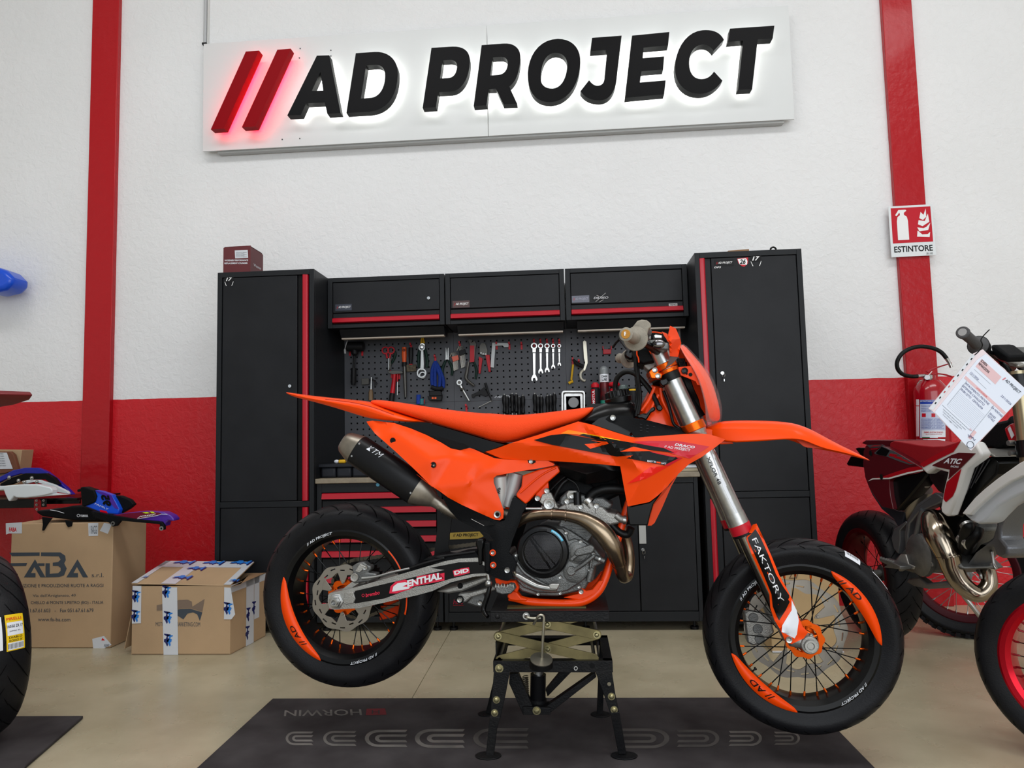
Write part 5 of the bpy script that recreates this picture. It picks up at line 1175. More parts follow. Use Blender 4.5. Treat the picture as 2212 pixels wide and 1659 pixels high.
# ---------------------------------------------------------------- handlebar and controls
HB = sub('handlebar', moto)
bar = [(1352, 722, .40), (1374, 732, .30), (1400, 746, .2), (1424, 762, .1), (1426, 766, 0), (1420, 772, -.1), (1390, 776, -.22), (1360, 775, -.32), (1339, 774, -.40)]
bp = [B((a[0], a[1]), a[2]) for a in bar]; bp = [Vector((p.x, p.y, p.z)) for p in bp]
MB().tube(catmull(bp, 6), .0125, 16).build('bar', BP, HB)
def gripm(p0_, p1_, name='grip'):
    d_ = (p1_-p0_).normalized(); L = (p1_-p0_).length
    mb = MB().lathe([(.0, -.002), (.016, -.002), (.0195, 0), (.0195, .006), (.016, .009), (.0165, L*.5), (.0178, L*.86), (.022, L*.9), (.0345, L*.94), (.036, L*.97), (.034, L), (.013, L)], p0_, d_, 32)
    mb.build(name, GRIP, HB)
    MB().lathe([(0, -.0035), (.0125, -.0035), (.0135, -.0015), (.0135, .001), (0, .001)], p0_, d_, 28).build('grip_end', M('grip_end_ochre', (186, 130, 50), .45, bump=.2), HB)
    return d_
dg_ = gripm(bp[0], bp[1]); gripm(bp[-1], bp[-2])
text_box('P', bp[0]+dg_*-.004+Vector((.001, 0, .001)), .009, .011, WPT, HB, xd=Vector((1, .12, .0)), offset=.03)
# throttle housing, brake master cylinder, levers
th_ = B(P1(A8, 720, 190), .27)
plate('throttle_housing', A8((500, 235), (610, 100), (680, 80), (770, 90), (830, 140), (845, 200), (800, 235), (775, 330), (780, 420), (700, 300), (600, 225)), .22, .28, GRIP, HB, bev=.01, seg=3)
btube('switch_ring', zt3(A8, (700, 250, .24), (760, 300, .2)), .017, ALU, HB, n=0, seg=16)
plate('master_cylinder', A8((790, 430), (900, 420), (1010, 470), (1140, 470), (1140, 600), (1060, 600), (900, 560), (820, 560), (770, 500)), .13, .2, ALU, HB, bev=.008, seg=3)
MB().ball(B(P1(A8, 965, 500), .2), .016, sc=(1.3, .6, .9)).build('lever_pivot', M('dark_chrome', (120, 118, 120), .15, 1), HB)
plate('switch_block', A8((885, 350), (920, 335), (1030, 350), (1030, 400), (900, 400)), .12, .17, SILV, HB, bev=.002)
plate('clamp_block', A8((800, 350), (835, 345), (840, 420), (800, 420)), .15, .19, ALU2, HB, bev=.003)
btube('front_brake_lever', zt3(A8, (900, 560, .2), (760, 520, .27), (560, 490, .36), (440, 430, .42)), [.006, .0055, .005, .0065], ALU, HB) if False else None
plate('bar_pad', A8((600, 560), (780, 550), (830, 640), (860, 710), (940, 740), (900, 800), (700, 840), (620, 800), (600, 690)), -.1, .1, BPM, HB, bev=.012, seg=3)
for q in ((((600, 570), .102), ((600, 680), .102), ((625, 740), .102), ((632, 815), .102)), (((785, 550), .102), ((830, 640), .102), ((870, 705), .102)), (((790, 318), .06), ((850, 298), .06), ((940, 300), .06), ((1030, 318), .06))):
    btube('pad_piping', [(*P1(A8, *a), b) for a, b in q], .0022, OR, HB)
plate('pad_top', A8((790, 320), (860, 302), (1030, 320), (1100, 400), (1140, 480), (1000, 470), (800, 430)), -.08, .06, BPM, HB, bev=.008)
plate('bar_mount', A8((700, 830), (860, 720), (960, 740), (1080, 700), (1140, 740), (1130, 800), (910, 870), (900, 900), (800, 950), (740, 900)), -.05, .05, ALU2, HB, bev=.005, seg=3)
btube('mount_bolt', zt3(A8, (900, 900, .02), (1140, 770, .02)), .02, ALU2, HB, n=0, seg=16)
btube('fork_cap_dial', zt3(A8, (960, 690, .08), (1060, 690, .08)), .014, STEEL, HB, n=0, seg=16)
plate('starter_switch', A8((380, 640), (450, 560), (540, 580), (550, 760), (470, 770), (390, 720)), -.28, -.22, BP, HB, bev=.008)
btube('clutch_lever', zt3(A8, (300, 400, -.36), (350, 470, -.33), (420, 560, -.28), (500, 640, -.22)), [.006, .0055, .006, .007], HOSE, HB)
btube('lever_tip', zt3(A8, (185, 560, -.38), (240, 480, -.37), (300, 420, -.36)), .005, HOSE, HB)
# orange hand shield like plate, mask with protective film
panel('hand_shield', A8((1165, 185), (1265, 235), (1335, 400), (1355, 480), (1330, 600), (1300, 720), (1160, 705), (1148, 500), (1130, 350)), Surf([(*P1(A8, *a), b) for a, b in (((1165, 185), .16), ((1265, 235), .13), ((1355, 480), .1), ((1300, 720), .12), ((1160, 705), .17), ((1130, 350), .19), ((1180, 440), .2), ((1335, 400), .12))]), ORM, moto, th=.004, g=6, smooth=20)
panel('shield_lower', A8((1160, 705), (1300, 728), (1240, 800), (1160, 870), (1080, 905), (1130, 820), (1152, 750)), .155, M('shield_brown', (70, 40, 34), .5), moto, th=.004, g=10)
panel('shield_far', A8((1025, 285), (1120, 325), (1150, 480), (1110, 440), (1060, 350)), .05, OR, moto, th=.004, g=10)
def mask_st(a, b, w):
    (x0_, y0_), (x1_, y1_) = P1(A5, *a), P1(A5, *b)
    return [(x1_, y1_, 0), (x1_-1, y1_, w*.55), (x0_+(x1_-x0_)*.45, y0_+(y1_-y0_)*.45, w*.96), (x0_, y0_, w), (x0_-1, y0_, w*.98), (x0_+(x1_-x0_)*.35, y0_+(y1_-y0_)*.35, w*.8), (x1_-8, y1_, w*.5), (x1_-7, y1_, 0)]
loft('headlight_mask', [mask_st((815, 420), (850, 385), .07), mask_st((870, 530), (930, 480), .095), mask_st((960, 660), (1040, 600), .115), mask_st((1030, 790), (1130, 720), .12), mask_st((1070, 930), (1185, 850), .115), mask_st((1110, 1090), (1235, 1020), .1), mask_st((1130, 1190), (1262, 1170), .08), mask_st((1150, 1225), (1240, 1228), .055)], OR, moto, subd=1, smooth=40)
FILM = M('clear_film', (235, 225, 225), .12, bump=.6, bscale=60, alpha=.1, coat=.3)
loft('protective_film', [mask_st((808, 405), (858, 375), .075), mask_st((862, 520), (945, 470), .1), mask_st((950, 650), (1055, 590), .121), mask_st((1020, 780), (1150, 705), .127), mask_st((1060, 930), (1215, 840), .122), mask_st((1098, 1100), (1270, 1010), .108), mask_st((1085, 1205), (1282, 1180), .092), mask_st((1130, 1285), (1240, 1290), .06)], FILM, moto, subd=1, smooth=60)
plate('mask_bracket', A5((798, 650), (960, 635), (1000, 660), (1030, 780), (1045, 845), (1005, 835), (990, 800), (920, 770), (830, 735)), .1, .106, ORM, moto, bev=.001)
bolt(moto, P1(A5, 874, 688), .111, .0105, BP); 
for a, r in (((935, 728), .006), ((896, 720), .003)): c = B(P1(A5, *a), .1068); MB().lathe([(0, 0), (r, 0)], c, (0, -1, 0), 18).build('bracket_hole', DK, moto)
btube('cable_bundle', zt3(A5, (840, 600, .03), (850, 760, .03), (880, 900, .03), (960, 1050, .02), (1040, 1180, .02)), .018, BPM, moto, seg=10)
for k_ in range(5): btube('wire', zt3(A5, (800+k_*15, 560, .04), (900+k_*12, 850, .05), (980+k_*8, 1000, .03), (960+k_*20, 1160, .02)), .004, HOSE, moto)
# ---------------------------------------------------------------- front fender
def ff(top, cr, bot, w, wb=None):
    (tx, ty), (cx_, cy_), (bx_, by_) = (P1(A7, *q) for q in (top, cr, bot)); wb = wb or w
    return [(tx, ty, 0), (tx, ty+.3, w*.62), (cx_, cy_, w), (bx_, by_, wb), (bx_, by_-1.5, wb-.004), (cx_, cy_-1, w-.006), (tx, ty+4, w*.6), (tx, ty+4, 0)]
loft('front_fender', [ff((400, 185), (400, 190), (400, 210), .03), ff((430, 170), (430, 205), (440, 285), .05, .05), ff((560, 130), (560, 190), (580, 368), .07, .078), ff((800, 127), (800, 200), (800, 355), .082, .09), ff((1000, 130), (1000, 200), (1000, 342), .088, .096), ff((1200, 143), (1200, 205), (1200, 325), .09, .1), ff((1300, 165), (1300, 230), (1310, 322), .09, .1), ff((1390, 196), (1390, 270), (1400, 345), .088, .096),
    ff((1480, 238), (1480, 310), (1480, 385), .084, .09), ff((1600, 305), (1600, 375), (1600, 425), .075, .08), ff((1740, 380), (1740, 425), (1740, 445), .06, .062), ff((1900, 455), (1900, 472), (1900, 490), .036, .036), ff((2035, 528), (2035, 530), (2035, 534), .008, .008)], OR, moto, subd=1, smooth=35)
panel('fender_flap', A7((1290, 322), (1400, 330), (1440, 350), (1560, 410), (1400, 400), (1360, 385)), .07, M('fender_inner', (205, 60, 20), .55), moto, th=.004, g=14)
plate('fender_mount', A7((330, 200), (440, 215), (560, 260), (600, 290), (670, 362), (540, 368), (480, 330), (380, 260)), -.06, .05, OR, moto, bev=.003)
# front brake caliper and hose, far side
plate('front_caliper', AF((395, 640), (440, 620), (540, 640), (610, 700), (640, 800), (560, 880), (470, 905), (420, 880), (405, 740)), -.1, -.055, ALU2, moto, bev=.006, seg=3)
for a in ((470, 680), (505, 770), (520, 850)): c = B(P1(AF, *a), -.0545); MB().lathe([(0, .001), (.014, .001), (.016, -.001)], c, (0, -1, 0), 24).build('caliper_piston', ALU, moto)
btube('brake_hose', [(*P1(AF, 560, 560), -.08), (*P1(AF, 520, 450), -.09), (*P1(AF, 440, 300), -.1), (*P1(AF, 330, 60), -.11)], .005, HOSE, moto)
valve = B(P1(AF, 480, 1090), .0); MB().cyl(B(P1(AF, 455, 1115), 0), valve, .0025).cyl(valve, B(P1(AF, 492, 1080), 0), .005).build('tyre_valve', BP, FWh)
# ================================================================= LIFT STAND
A10 = zone(1000, 1280, 4.3775)
STB = M('stand_black', (16, 17, 20), .42, .2, bump=.15, bscale=160, var=.3, vscale=14, dark=(32, 31, 31), spec=.4)
ZN = M('yellow_zinc', (146, 134, 92), .38, .7, var=.3, vscale=12)
stand = thing('lift_stand', 'black scissor lift stand with yellow zinc arms under the orange motorcycle', 'stand', (-.07, 2.45, 0))
def wp(z, x, y, Y): return W(*P1(z, x, y), Y)
def prs(name, z, pts, Y, th, mat, parent, bev=.0015, smooth=35, **k):
    """outline seen at plane Y, thickness away from the viewer"""
    return MB().prism([W(*p, Y) for p in z(*pts)], (0, th, 0)).build(name, mat, parent, bev=bev, smooth=smooth, **k)
Y0 = 2.268; zt = .4775; a = W(1059, 1320, Y0); b = W(1316, 1316, Y0); zb = W(1060, 1344, Y0).z
top = MB().bb((a.x, Y0, zt-.004), (b.x, 2.60, zt)).bb((a.x, Y0, zb), (b.x, Y0+.004, zt-.004)).bb((a.x, 2.596, zb), (b.x, 2.60, zt-.004)).bb((a.x, Y0+.004, zb), (a.x+.004, 2.596, zt-.004)).bb((b.x-.004, Y0+.004, zb), (b.x, 2.596, zt-.004)).build('top_plate', STB, stand, bev=.0015)
MB().bb((a.x+.05, 2.30, zt), (b.x-.07, 2.34, zt+.003)).build('rubber_strip', M('olive_pad', (78, 74, 34), .6), stand)
def sbolt(z, x, y, Y, r=.0085, mat=None, name='bolt', parent=None):
    c = wp(z, x, y, Y); return MB().lathe([(0, .0065), (r*.5, .006), (r*.85, .003), (r*.9, 0), (r*1.35, 0), (r*1.35, -.003), (0, -.003)], c, (0, -1, 0), 16).build(name, mat or M('zinc_bolt', (176, 168, 128), .3, .85), parent or stand)
def bar2(p, q, Y, wd, th, mat, name):
    a_, b_ = wp(A10, *p, Y), wp(A10, *q, Y); a_.y = b_.y = 0; d_ = (b_-a_).normalized(); n_ = Vector((-d_.z, 0, d_.x))*wd/2; pts = []
    for k in range(7): t = math.pi*k/6; pts.append(b_+d_*math.sin(t)*wd/2+n_*math.cos(t))
    for k in range(7): t = math.pi*k/6; pts.append(a_-d_*math.sin(t)*wd/2-n_*math.cos(t))
    return MB().prism([Vector((v.x, Y, v.z)) for v in pts], (0, th, 0)).build(name, mat, stand, bev=.0008)
for Y, of in ((2.362, 0), (2.58, 0)):
    bar2((333, 415), (1240, 625), Y, .030, .005, ZN, 'scissor_arm'); bar2((1265, 400), (350, 640), Y+.006, .030, .005, ZN, 'scissor_arm')
    bar2((333, 415), (1235, 195), Y+.006, .030, .005, ZN, 'scissor_arm'); bar2((1265, 400), (350, 200), Y, .030, .005, ZN, 'scissor_arm')
for p in ((333, 415), (1265, 400), (802, 535), (798, 300)): sbolt(A10, *p, 2.359)
for p in ((340, 418), (1262, 402), (345, 630), (1240, 620)): q = wp(A10, *p, 2.368); MB().cyl(q, q+Vector((0, .215, 0)), .006, seg=10).build('cross_pin', STEEL, stand)
Yf = 2.345; a = wp(A10, 285, 655, Yf); b = wp(A10, 1415, 640, Yf); zlo = wp(A10, 800, 755, Yf).z; zh = (a.z+b.z)/2
def chan(Y, s_, nm='base_rail'):
    return MB().bb((a.x, Y, zlo), (b.x, Y+.004, zh)).bb((a.x, Y+min(0, s_*.03)+.004*(s_ > 0), zh-.004), (b.x, Y+max(0, s_*.03), zh)).build(nm, STB, stand, bev=.001)
chan(Yf, 1); chan(2.645, -1)
for x in (a.x, b.x-.03): MB().bb((x, Yf+.005, zh-.004), (x+.03, 2.644, zh)).bb((x+(.0 if x == a.x else .026), Yf+.005, zlo+.005), (x+(.004 if x == a.x else .03), 2.644, zh-.004)).build('side_rail', STB, stand, bev=.001)
for x, w_ in ((a.x, .032), (b.x-.05, .03)): MB().bb((x+.005, 2.38, zh), (x+.009, 2.6, zh+.05)).build('pivot_bracket', STB, stand, bev=.001)
sbolt(A10, 343, 718, Yf-.001, .010)
c = wp(A10, 1055, 710, Yf); MB().lathe([(.004, -.012), (.0065, -.012), (.0065, .012), (.004, .012)], c, (.35, -1, .1), 16, closed=True).build('spout', STEEL, stand)
for x, y in ((1222, 692), (330, 888)): c = wp(A10, x, y, Yf-.0006); MB().lathe([(0, 0), (.0085, 0)], c, (0, -1, 0), 20).build('hole', DK, stand)
def legm(pts, Y, dy, foot):
    """upper gusset and lower channel of one leg, leaning by dy to its foot"""
    up_, lo = pts
    prs('leg', A10, up_, Y, .004, STB, stand)
    q = [wp(A10, *p, Y-.004) for p in lo]; z1 = min(p.z for p in q); z0_ = max(p.z for p in q)
    q = [p+Vector((0, dy*(z0_-p.z)/(z0_-z1), 0)) for p in q]
    MB().prism(q, (0, .012, 0)).build('leg', STB, stand, bev=.0015)
    c = wp(A10, *foot, Y+dy-.004); pts_ = [(math.cos(t)*.042, math.sin(t)*.03) for t in [i*math.pi/6 for i in range(12)]]
    MB().prism([(c.x+x, c.y+y, .0125) for x, y in pts_], (0, 0, .004)).build('foot_pad', STB, stand, bev=.001)
legm([[(292, 748), (444, 752), (405, 960), (352, 1200), (255, 1200), (275, 960)], [(252, 1175), (352, 1175), (322, 1300), (288, 1572), (212, 1572), (235, 1350)]], Yf-.001, .0, (240, 1585))
legm([[(1250, 742), (1408, 735), (1440, 950), (1482, 1150), (1398, 1160), (1330, 960)], [(1392, 1140), (1482, 1130), (1510, 1300), (1548, 1540), (1472, 1545), (1430, 1320)]], Yf-.001, .01, (1525, 1560))
c = [(-.30, -.305), (-.225, -.262)]
for sx, xt, xf in ((-1, a.x+.006, -.318), (1, b.x-.006, .092)):
    for q in (MB(),):
        q.prism([(xt-sx*.022, 2.64, zlo+.02), (xt, 2.64, zlo+.02), (xf+sx*.008, 2.69, .014), (xf-sx*.014, 2.69, .014)], (0, .012, 0)); q.build('leg', STB, stand, bev=.0015)
    pts_ = [(math.cos(t)*.036, math.sin(t)*.028) for t in [i*math.pi/6 for i in range(12)]]
    MB().prism([(xf+x, 2.69+y, .0125) for x, y in pts_], (0, 0, .004)).build('foot_pad', STB, stand, bev=.001)
for p in ((317, 1015), (300, 1138), (1405, 983), (1430, 1108)): sbolt(A10, *p, Yf-.002, .0085)
c = wp(A10, 1383, 865, Yf-.003); MB().lathe([(0, 0), (.006, 0)], c, (0, -1, 0), 18).build('hole', M('floor_seen_through', (120, 112, 92), .6), stand)
prs('brace', A10, [(440, 770), (520, 765), (660, 1080), (640, 1155), (568, 1155), (436, 860)], 2.42, .03, STB, stand)
prs('brace', A10, [(1250, 755), (1262, 800), (835, 1130), (780, 1130), (770, 1090)], 2.42, .03, STB, stand)
prs('brace', A10, [(915, 755), (1025, 752), (800, 985), (780, 920)], 2.56, .02, STB, stand)
prs('base_bracket', A10, [(568, 1080), (830, 1090), (828, 1155), (568, 1158)], 2.41, .06, STB, stand)
c0, c1 = wp(A10, 712, 770, 2.46), wp(A10, 708, 1000, 2.46); MB().cyl(c0, c1, .026, seg=24).build('jack_cylinder', M('jack_black', (14, 14, 16), .25, spec=.5), stand)
c2 = wp(A10, 706, 1085, 2.46); MB().cyl(c1, c2, .0295, seg=24).build('jack_base', STB, stand)
MB().cyl(wp(A10, 740, 560, 2.46), c0, .016, seg=16).build('jack_ram', STEEL, stand)
sp_ = []; cA, cB = wp(A10, 590, 790, 2.47), wp(A10, 600, 1010, 2.47)
for k in range(161): t = k/160; g_ = t*2*math.pi*13; sp_.append(cA+(cB-cA)*t+Vector((math.cos(g_)*.009, math.sin(g_)*.009, 0)))
MB().tube(sp_, .0016, 6).build('return_spring', CHAINM, stand)
sbolt(A10, 697, 1118, 2.408, .010)
RODM = M('rod_steel', (150, 146, 132), .3, .85)
Yh = Y0-.012
hk = [wp(A10, 598, 222, Yh), wp(A10, 610, 236, Yh-.012), wp(A10, 660, 244, Yh-.014), wp(A10, 735, 240, Yh-.01)]
MB().tube(catmull(hk, 5), .0042, 10).build('locking_hook', RODM, stand)
sbolt(A10, 598, 222, Y0-.002, .008, STEEL); 
MB().tube(catmull([wp(A10, 668, 300, Yh-.004), wp(A10, 705, 235, Yh-.016), wp(A10, 738, 212, Yh-.018), wp(A10, 764, 232, Yh-.018), wp(A10, 764, 300, Yh-.018), wp(A10, 752, 500, Yh-.016), wp(A10, 748, 620, Yh-.014)], 5), .0042, 10).build('release_rod', RODM, stand)
c = wp(A10, 742, 628, Yh-.016); MB().lathe([(0, .004), (.008, .004), (.034, 0), (.034, -.003), (0, -.003)], c, (.1, -.35, 1), 28).build('pedal_disc', RODM, stand)
c = wp(A10, 740, 672, Yh+.004); MB().lathe([(.028, .012), (.036, .012), (.036, -.010), (.028, -.010)], c, (0, -.1, 1), 28, closed=True).build('rubber_ring', HOSE, stand)
sbolt(A10, 327, 228, Y0-.001, .008, STB)
# ================================================================= MATS
MT = M('mat_carpet', (78, 74, 75), .95, bump=.4, bscale=900, var=.4, vscale=5, dark=(52, 48, 49), spec=.1)
mat1 = thing('floor_mat', 'large dark grey rubber-edged floor mat under the lift stand with faded lettering', 'mat', (-.14, 2.3, 0))
mp = [(-1.19, 2.845), (.875, 2.88), (.9, 1.2), (-1.16, 1.2)]
MB().prism([(x, y, .0015) for x, y in mp], (0, 0, .0105)).build('carpet', MT, mat1, bev=.003)
ed = M('mat_edge', (84, 84, 82), .7)
for i in range(4):
    a_, b_ = Vector((*mp[i], 0)), Vector((*mp[(i+1) % 4], 0)); d_ = (b_-a_).normalized(); n_ = Vector((d_.y, -d_.x, 0))*.022
    MB().prism([a_+Vector((0, 0, .0015)), b_+Vector((0, 0, .0015)), b_-(-n_)+Vector((0, 0, .0015)), a_-(-n_)+Vector((0, 0, .0015))], (0, 0, .009)).build('rubber_edge', ed, mat1, bev=.003)
FD = M('mat_print_grey', (124, 119, 114), .9, var=.35, vscale=9); FR = M('mat_print_red', (104, 24, 32), .9)
fz_ = .0128
def fq(x, y): return FL(x, y, fz_)
lettering('HORWIN', lambda u, v: fq(780, 1532)+(fq(615, 1534)-fq(780, 1532))*u+(fq(782, 1545)-fq(780, 1532))*v, FD, mat1, offset=.01)
MB().add([fq(792, 1531), fq(832, 1530), fq(835, 1544), fq(790, 1545)], [(0, 1, 2, 3)]).build('logo_square', FR, mat1, smooth=0)
lettering('H', lambda u, v: fq(820, 1534)+(fq(803, 1534)-fq(820, 1534))*u+(fq(820, 1542)-fq(820, 1534))*v+Vector((0, 0, .0005)), MT, mat1)
E_ = M('mat_print_faint', (92, 87, 84), .9, var=.3, vscale=9)
for i, (xc, hw_, s_) in enumerate(((645, 28, 1), (732, 34, 1), (832, 44, 1), (948, 52, 1), (1080, 58, 1), (1390, 56, -1), (1510, 44, -1), (1612, 34, -1), (1702, 26, -1))):
    yc = 1595; hh = 8+hw_*.24; mt_ = FD if i < 4 or i > 6 else E_
    for k, (r0, r1) in enumerate(((.72, 1.0), (.18, .46))):
        mb = MB(); vs = []
        for j in range(13):
            t = math.pi/2+math.pi*j/12
            for r in (r0, r1): vs.append(fq(xc-s_*hw_*.3*(1 if k == 0 else .6)+s_*math.cos(t)*hw_*r*.7, yc+math.sin(t)*hh*r))
        n = len(vs); x2 = xc+s_*hw_
        vs = [fq(x2, yc+hh*r0), fq(x2+s_*4, yc+hh*r1)]+vs+[fq(x2, yc-hh*r0), fq(x2+s_*4, yc-hh*r1)]
        mb.add(vs, [(2*j, 2*j+1, 2*j+3, 2*j+2) for j in range(len(vs)//2-1)]); mb.build('printed_mark', mt_, mat1, smooth=0)
mat2 = thing('floor_mat', 'corner of a second dark grey floor mat at the lower left', 'mat', FL(60, 1600, 0))
q = [FL(180, 1553), FL(58, 1659), FL(10, 1720), FL(-500, 1720), FL(-500, 1556)]
MB().prism([Vector((p.x, p.y, .0015)) for p in q], (0, 0, .011)).build('carpet', MT, mat2, bev=.003)
# ================================================================= CARDBOARD BOXES
CBD = M('cardboard', (186, 156, 122), .8, bump=.06, bscale=300, var=.08, vscale=3, spec=.2)
CBD2 = M('cardboard_inside', (140, 108, 78), .85)
INK = M('box_ink', (58, 66, 76), .7); TP = M('packing_tape', (205, 208, 214), .32, coat=.2); TB = M('tape_blue', (40, 120, 205), .4); TN = M('tape_navy', (24, 32, 92), .4)
b1 = thing('cardboard_box', 'tall cardboard box printed with a large wheel maker logo and black fairings on top', 'box', (-2.6, 3.72, 0))
Yb = 3.583; x0, x1 = W(20, 1290, Yb).x, W(241, 1290, Yb).x; z1 = W(120, 1130, Yb).z
MB().bb((x0, Yb, .001), (x1, 3.88, z1)).build('carton', CBD, b1, bev=.004)
MB().bb((x0+.005, 3.7285, z1), (x1-.005, 3.7315, z1+.002)).build('flap_seam', CBD2, b1, smooth=0)
D0 = zone(0, 940, 3.0717)
def bx_poly(z, pts, Y, mat, parent, name, d=.0012, th=.0006): return MB().prism([wp(z, *p, Y-d) for p in pts], (0, th, 0)).build(name, mat, parent, smooth=0)
def btext(s, z, a_, b_, c_, Y, mat, parent, d=.0014, **k): return lettering(s, quad(wp(z, *a_, Y-d), wp(z, *b_, Y-d), wp(z, *c_, Y-d)), mat, parent, **k)
bx_poly(D0, [(60, 780), (262, 778), (262, 800), (80, 803)], Yb, INK, b1, 'logo_shape')
bx_poly(D0, [(272, 778), (400, 778), (432, 800), (436, 830), (425, 850), (442, 885), (425, 930), (390, 942), (302, 944), (302, 850), (330, 850), (330, 920), (385, 916), (402, 900), (402, 880), (385, 868), (350, 868), (350, 846), (385, 842), (402, 826), (390, 804), (272, 802)], Yb, INK, b1, 'logo_shape')
for ox in (0, 282):
    bx_poly(D0, [(232+ox, 824), (302+ox, 944), (268+ox, 944), (228+ox, 874), (205+ox, 915), (235+ox, 915), (235+ox, 944), (158+ox, 944)], Yb, INK, b1, 'logo_shape')
bx_poly(D0, [(250, 850), (295, 850), (295, 868), (258, 868)], Yb, INK, b1, 'logo_shape'); bx_poly(D0, [(60, 850), (180, 848), (172, 868), (60, 870)], Yb, INK, b1, 'logo_shape')
btext('s.r.l.', D0, (608, 942), (688, 942), (608, 915), Yb, INK, b1); btext('PRODUZIONE E PRODUZIONE RUOTE A RAGGI', D0, (60, 1010), (686, 1008), (60, 988), Yb, INK, b1)
btext("Via dell'Artigianato, 40", D0, (218, 1079), (502, 1076), (218, 1056), Yb, INK, b1); btext('MARTIGNANO DI CRESPELLANO di MONTE S.PIETRO (BO) - ITALIA', D0, (60, 1128), (686, 1126), (60, 1103), Yb, INK, b1) if False else btext('CHELLO di MONTE S.PIETRO (BO) - ITALIA', D0, (205, 1128), (686, 1126), (205, 1101), Yb, INK, b1)
btext('Tel. 051.67.61.603   -   Fax 051.67.61.679', D0, (110, 1176), (620, 1174), (110, 1152), Yb, INK, b1); btext('www.fa-ba.com', D0, (252, 1234), (467, 1236), (252, 1210), Yb, INK, b1)
RT_ = M('print_red', (205, 20, 30), .5)
for pts in ([(38, 585), (145, 578), (145, 652), (60, 652), (40, 660)], [(585, 585), (652, 582), (650, 668), (588, 670)], [(690, 583), (742, 590), (715, 655), (662, 635)], [(612, 1352), (690, 1332), (740, 1392), (690, 1414), (618, 1414)]): bx_poly(D0, pts, Yb, TP, b1, 'tape', .0014)
btext('FABA', D0, (60, 640), (110, 640), (60, 612), Yb, RT_, b1, .0022, offset=.03); btext('I RAGGI', D0, (596, 655), (644, 655), (596, 600), Yb, INK, b1, .0022); bx_poly(D0, [(680, 1345), (695, 1362), (672, 1362)], Yb, RT_, b1, 'logo_shape', .0022)
btext('ABAF', D0, (690, 1405), (725, 1405), (690, 1385), Yb, INK, b1, .0022)
# box two
b2 = thing('cardboard_box', 'low cardboard box with a half open lid and blue and white printed packing tape', 'box', (-1.85, 3.6, 0))
Yc2 = 3.465; x0, x1 = W(285, 1340, Yc2).x, W(497.5, 1340, Yc2).x; z1 = W(390, 1266, Yc2).z; xr = .02; Yk = 3.80
def skew(x, y): return (x+(y-Yc2)*.10, y)
def bxw(x, y, z_): q = skew(x, y); return Vector((q[0], q[1], z_))
fl_ = [bxw(x0, Yc2, .001), bxw(x1, Yc2, .001), bxw(x1, Yk, .001), bxw(x0, Yk, .001)]
mb = MB()
for i in range(4):
    p, q = fl_[i], fl_[(i+1) % 4]; n_ = (q-p).cross(Vector((0, 0, 1))).normalized()*-.004; h_ = z1
    mb.prism([p, q, q+Vector((0, 0, h_)), p+Vector((0, 0, h_))], n_)
mb.prism([p+Vector((0, 0, .001)) for p in fl_], (0, 0, .004)); mb.build('carton', CBD, b2, bev=.001)
ft = [W(284, 1262, Yc2-.002), W(498, 1266, Yc2-.002), W(549, 1216, 3.80), W(358, 1214, 3.80)]
MB().prism(ft, (0, .002, .005)).build('lid_flap', CBD, b2, bev=.001)
MB().prism([W(500, 1268, Yc2), W(575, 1238, Yk), W(540, 1240, Yk), W(520, 1262, Yc2)], (0, 0, .003)).build('side_flap', CBD2, b2, bev=.001)
MB().prism([bxw(x0-.005, Yc2+.03, z1-.03), bxw(x0-.005, Yk-.05, z1-.03), bxw(x0-.07, Yk-.05, .03), bxw(x0-.06, Yc2+.03, .02)], (.004, 0, .001)).build('hanging_flap', CBD, b2, bev=.001)
def tape(pts, nrm, mb_name='tape'):
    return MB().prism(pts, nrm).build(mb_name, TP, b2, smooth=0)
tf = [(1075, 1010), (1175, 1010), (1182, 1458), (1085, 1458)]
t_ = MB().prism([wp(D0, *p, Yc2-.0026) for p in tf], (0, .0006, 0)).build('tape', TP, b2, smooth=0)
for pts in ([(880, 1000), (938, 1000), (935, 1248), (875, 1250)], [(1488, 1010), (1530, 1012), (1560, 1190), (1535, 1222), (1486, 1222)]): MB().prism([wp(D0, *p, Yc2-.0026) for p in pts], (0, .0006, 0)).build('tape', TP, b2, smooth=0)
def mmlogo(o, xd, zd, s, mat, parent, n=0):
    """printed letter-like mark"""
    P = [(0, .55), (.28, .8), (.34, 1), (.55, 1), (.6, .7), (.78, .6), (.92, 1), (1, 1), (.93, 0), (.86, 0), (.8, .35), (.66, .45), (.55, .1), (.46, .3), (.4, .2), (.32, .45), (.12, .35), (0, .45)]
    return MB().add([o+xd*(x*s)+zd*(y*s*.55) for x, y in P], [tuple(range(len(P)))]).build('printed_mark', mat, parent, smooth=0)
bx_poly(D0, [(1040, 1128), (1085, 1120), (1098, 1128), (1165, 1102), (1185, 1094), (1245, 1092), (1272, 1104), (1276, 1138), (1308, 1118), (1357, 1087), (1342, 1172), (1300, 1158), (1262, 1148), (1200, 1150), (1172, 1158), (1120, 1152), (1040, 1164)], Yc2, M('ink_brown', (120, 102, 88), .7), b2, 'printed_mark')
bx_poly(D0, [(1038, 1168), (1120, 1156), (1172, 1162), (1176, 1196), (1216, 1222), (1244, 1184), (1280, 1176), (1308, 1188), (1326, 1233), (1342, 1176), (1262, 1152), (1200, 1154), (1172, 1160), (1120, 1154)], Yc2, INK, b2, 'printed_mark')
btext('MOTORSPORT MARKETING.COM', D0, (1033, 1268), (1328, 1270), (1033, 1240), Yc2, INK, b2, .0008)
